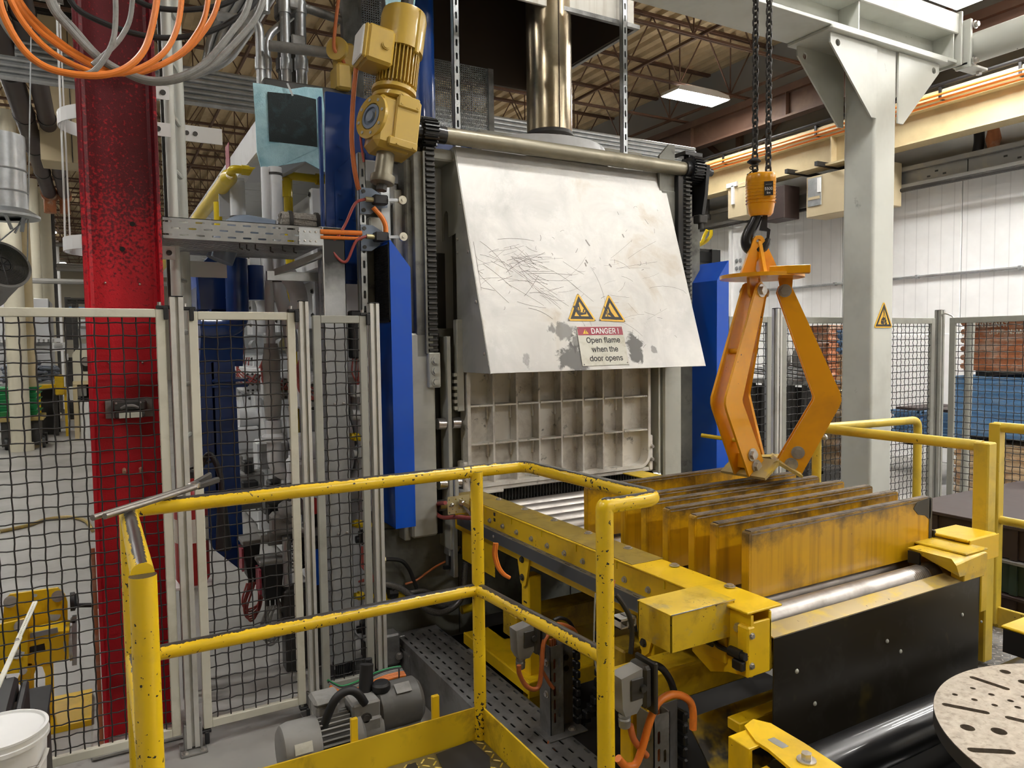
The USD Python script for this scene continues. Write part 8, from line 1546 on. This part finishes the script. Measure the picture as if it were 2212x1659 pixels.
t.add('screw', [cyl(K(155, 1308, 4.55), K(200, 1307, 4.55), .012, 14)], M['blk']); t.add('knob', [lathe(K(152, 1300, 4.55), (1, 0, 0), [(0, 0), (.05, 0), (.05, .02), (.03, .03), (0, .03)], 20)], M['blk']); t.add('pad', [lathe(K(198, 1307, 4.55), (1, 0, 0), [(0, 0), (.025, 0), (.025, .03), (.06, .05), (.06, .065), (0, .065)], 20)], M['galv'])
t.add('post', [kp([(62, 1430), (115, 1422), (118, 1558), (98, 1560), (98, 1455), (92, 1438), (80, 1438), (74, 1455), (74, 1560), (62, 1560)], 4.44, 4.46)], M['yel']); t.add('strut', kp([(36, 1470), (56, 1430), (70, 1430), (62, 1490)], 4.42, 4.46), M['yel'])
t.add('base', bx(K(50, 0)[0]-.1, K(118, 0)[0]+.02, 4.3, 4.7, 0, .03), M['yel']); t.add('hole', [cyl(K(u, v, 4.618), K(u, v, 4.622), r, 18) for u, v, r in ((118, 1330, .028), (76, 1286, .010))]+[cyl(K(38, 1410, 4.378), K(38, 1410, 4.382), .03, 18)], M['galv'])
# hanging cables, top left
def hang(pts, y, r, m, lab, dy=0):
    n = len(pts); return one('hanging_cable', tube([PY(u, v, y+dy*i/n) for i, (u, v) in enumerate(pts)], r, 10, k=6), M[m], lab, 'cable')
hang([(-12, -60), (5, 25), (45, 100), (90, 140), (145, 158), (215, 163), (270, 148), (310, 110), (330, 50), (342, -30), (345, -120)], 2.9, .0115, 'orangec', 'lowest bright orange cable loop at the top left, rising along the red column')
hang([(5, -60), (25, 5), (60, 62), (110, 112), (170, 145), (225, 160), (290, 152), (345, 122), (375, 80), (390, 20), (398, -100)], 3.05, .0105, 'orangec', 'second orange cable loop at the top left, rising in front of the pale ladder')
hang([(15, -60), (36, 5), (78, 60), (140, 108), (205, 145), (250, 158), (310, 155), (380, 122), (420, 80), (445, 25), (456, -80)], 3.12, .0105, 'orangec', 'third orange cable loop at the top left, inner of two right of the ladder')
hang([(22, -60), (42, 0), (84, 52), (150, 105), (220, 145), (262, 158), (320, 150), (395, 115), (440, 68), (468, 15), (485, -80)], 3.2, .0105, 'orangec', 'fourth orange cable loop at the top left, outermost on the right')
hang([(-15, -40), (0, 35), (40, 95), (90, 138), (150, 158), (200, 155), (240, 100), (250, 30), (245, -80)], 3.0, .0095, 'greyc', 'grey cable loop curling up the left part of the red column')
hang([(90, -60), (112, 15), (150, 62), (200, 115), (250, 148), (320, 172), (380, 168), (440, 138), (500, 70), (535, 15), (550, -80)], 3.1, .0125, 'greyc', 'long grey cable loop dipping below the orange cables')
hang([(98, -60), (120, 15), (160, 62), (210, 118), (260, 152), (320, 177), (385, 172), (450, 145), (515, 85), (560, 25), (580, -60)], 3.18, .0125, 'greyc', 'long grey cable loop, lowest and outermost on the right')
hang([(200, 140), (240, 105), (265, 75), (282, 35), (288, -40), (288, -120)], 3.08, .009, 'greyc', 'grey cable curving up the right half of the red column')
hang([(130, -60), (160, 12), (220, 48), (290, 72), (360, 82), (440, 72), (500, 45), (550, 5), (580, -60)], 3.25, .011, 'blk', 'black cable sagging across the red column')
hang([(250, -30), (310, 8), (360, 20), (420, 20), (480, 10), (530, -15)], 3.3, .011, 'blk', 'short black cable sag at the top edge over the ladder')
a, b_ = PZ(165, 40, 3.72), PZ(60, 5, 3.72)
pl = slots(sbox(-1.0, 3.72, -.08, 3.92), [(-.95+.08*i+(.04 if j % 2 else 0), 3.76+.05*j) for i in range(15) for j in range(4)], .010, .05)
t = Thing('overhead_tray', 'grey slotted overhead cable tray at the top edge left of the red column', 'cable tray', (-.35, 4.1, 3.72))
t.add('bottom', prism(place_poly if False else pl, PY(130, 25, 4.0)[2], PY(130, 25, 4.0)[2]+.003, 'z'), M['galvd']); t.add('flange', bx(-1.0, -.08, 3.72, 3.723, PY(130, 25, 4.0)[2], PY(130, 25, 4.0)[2]+.1), M['galvd'])
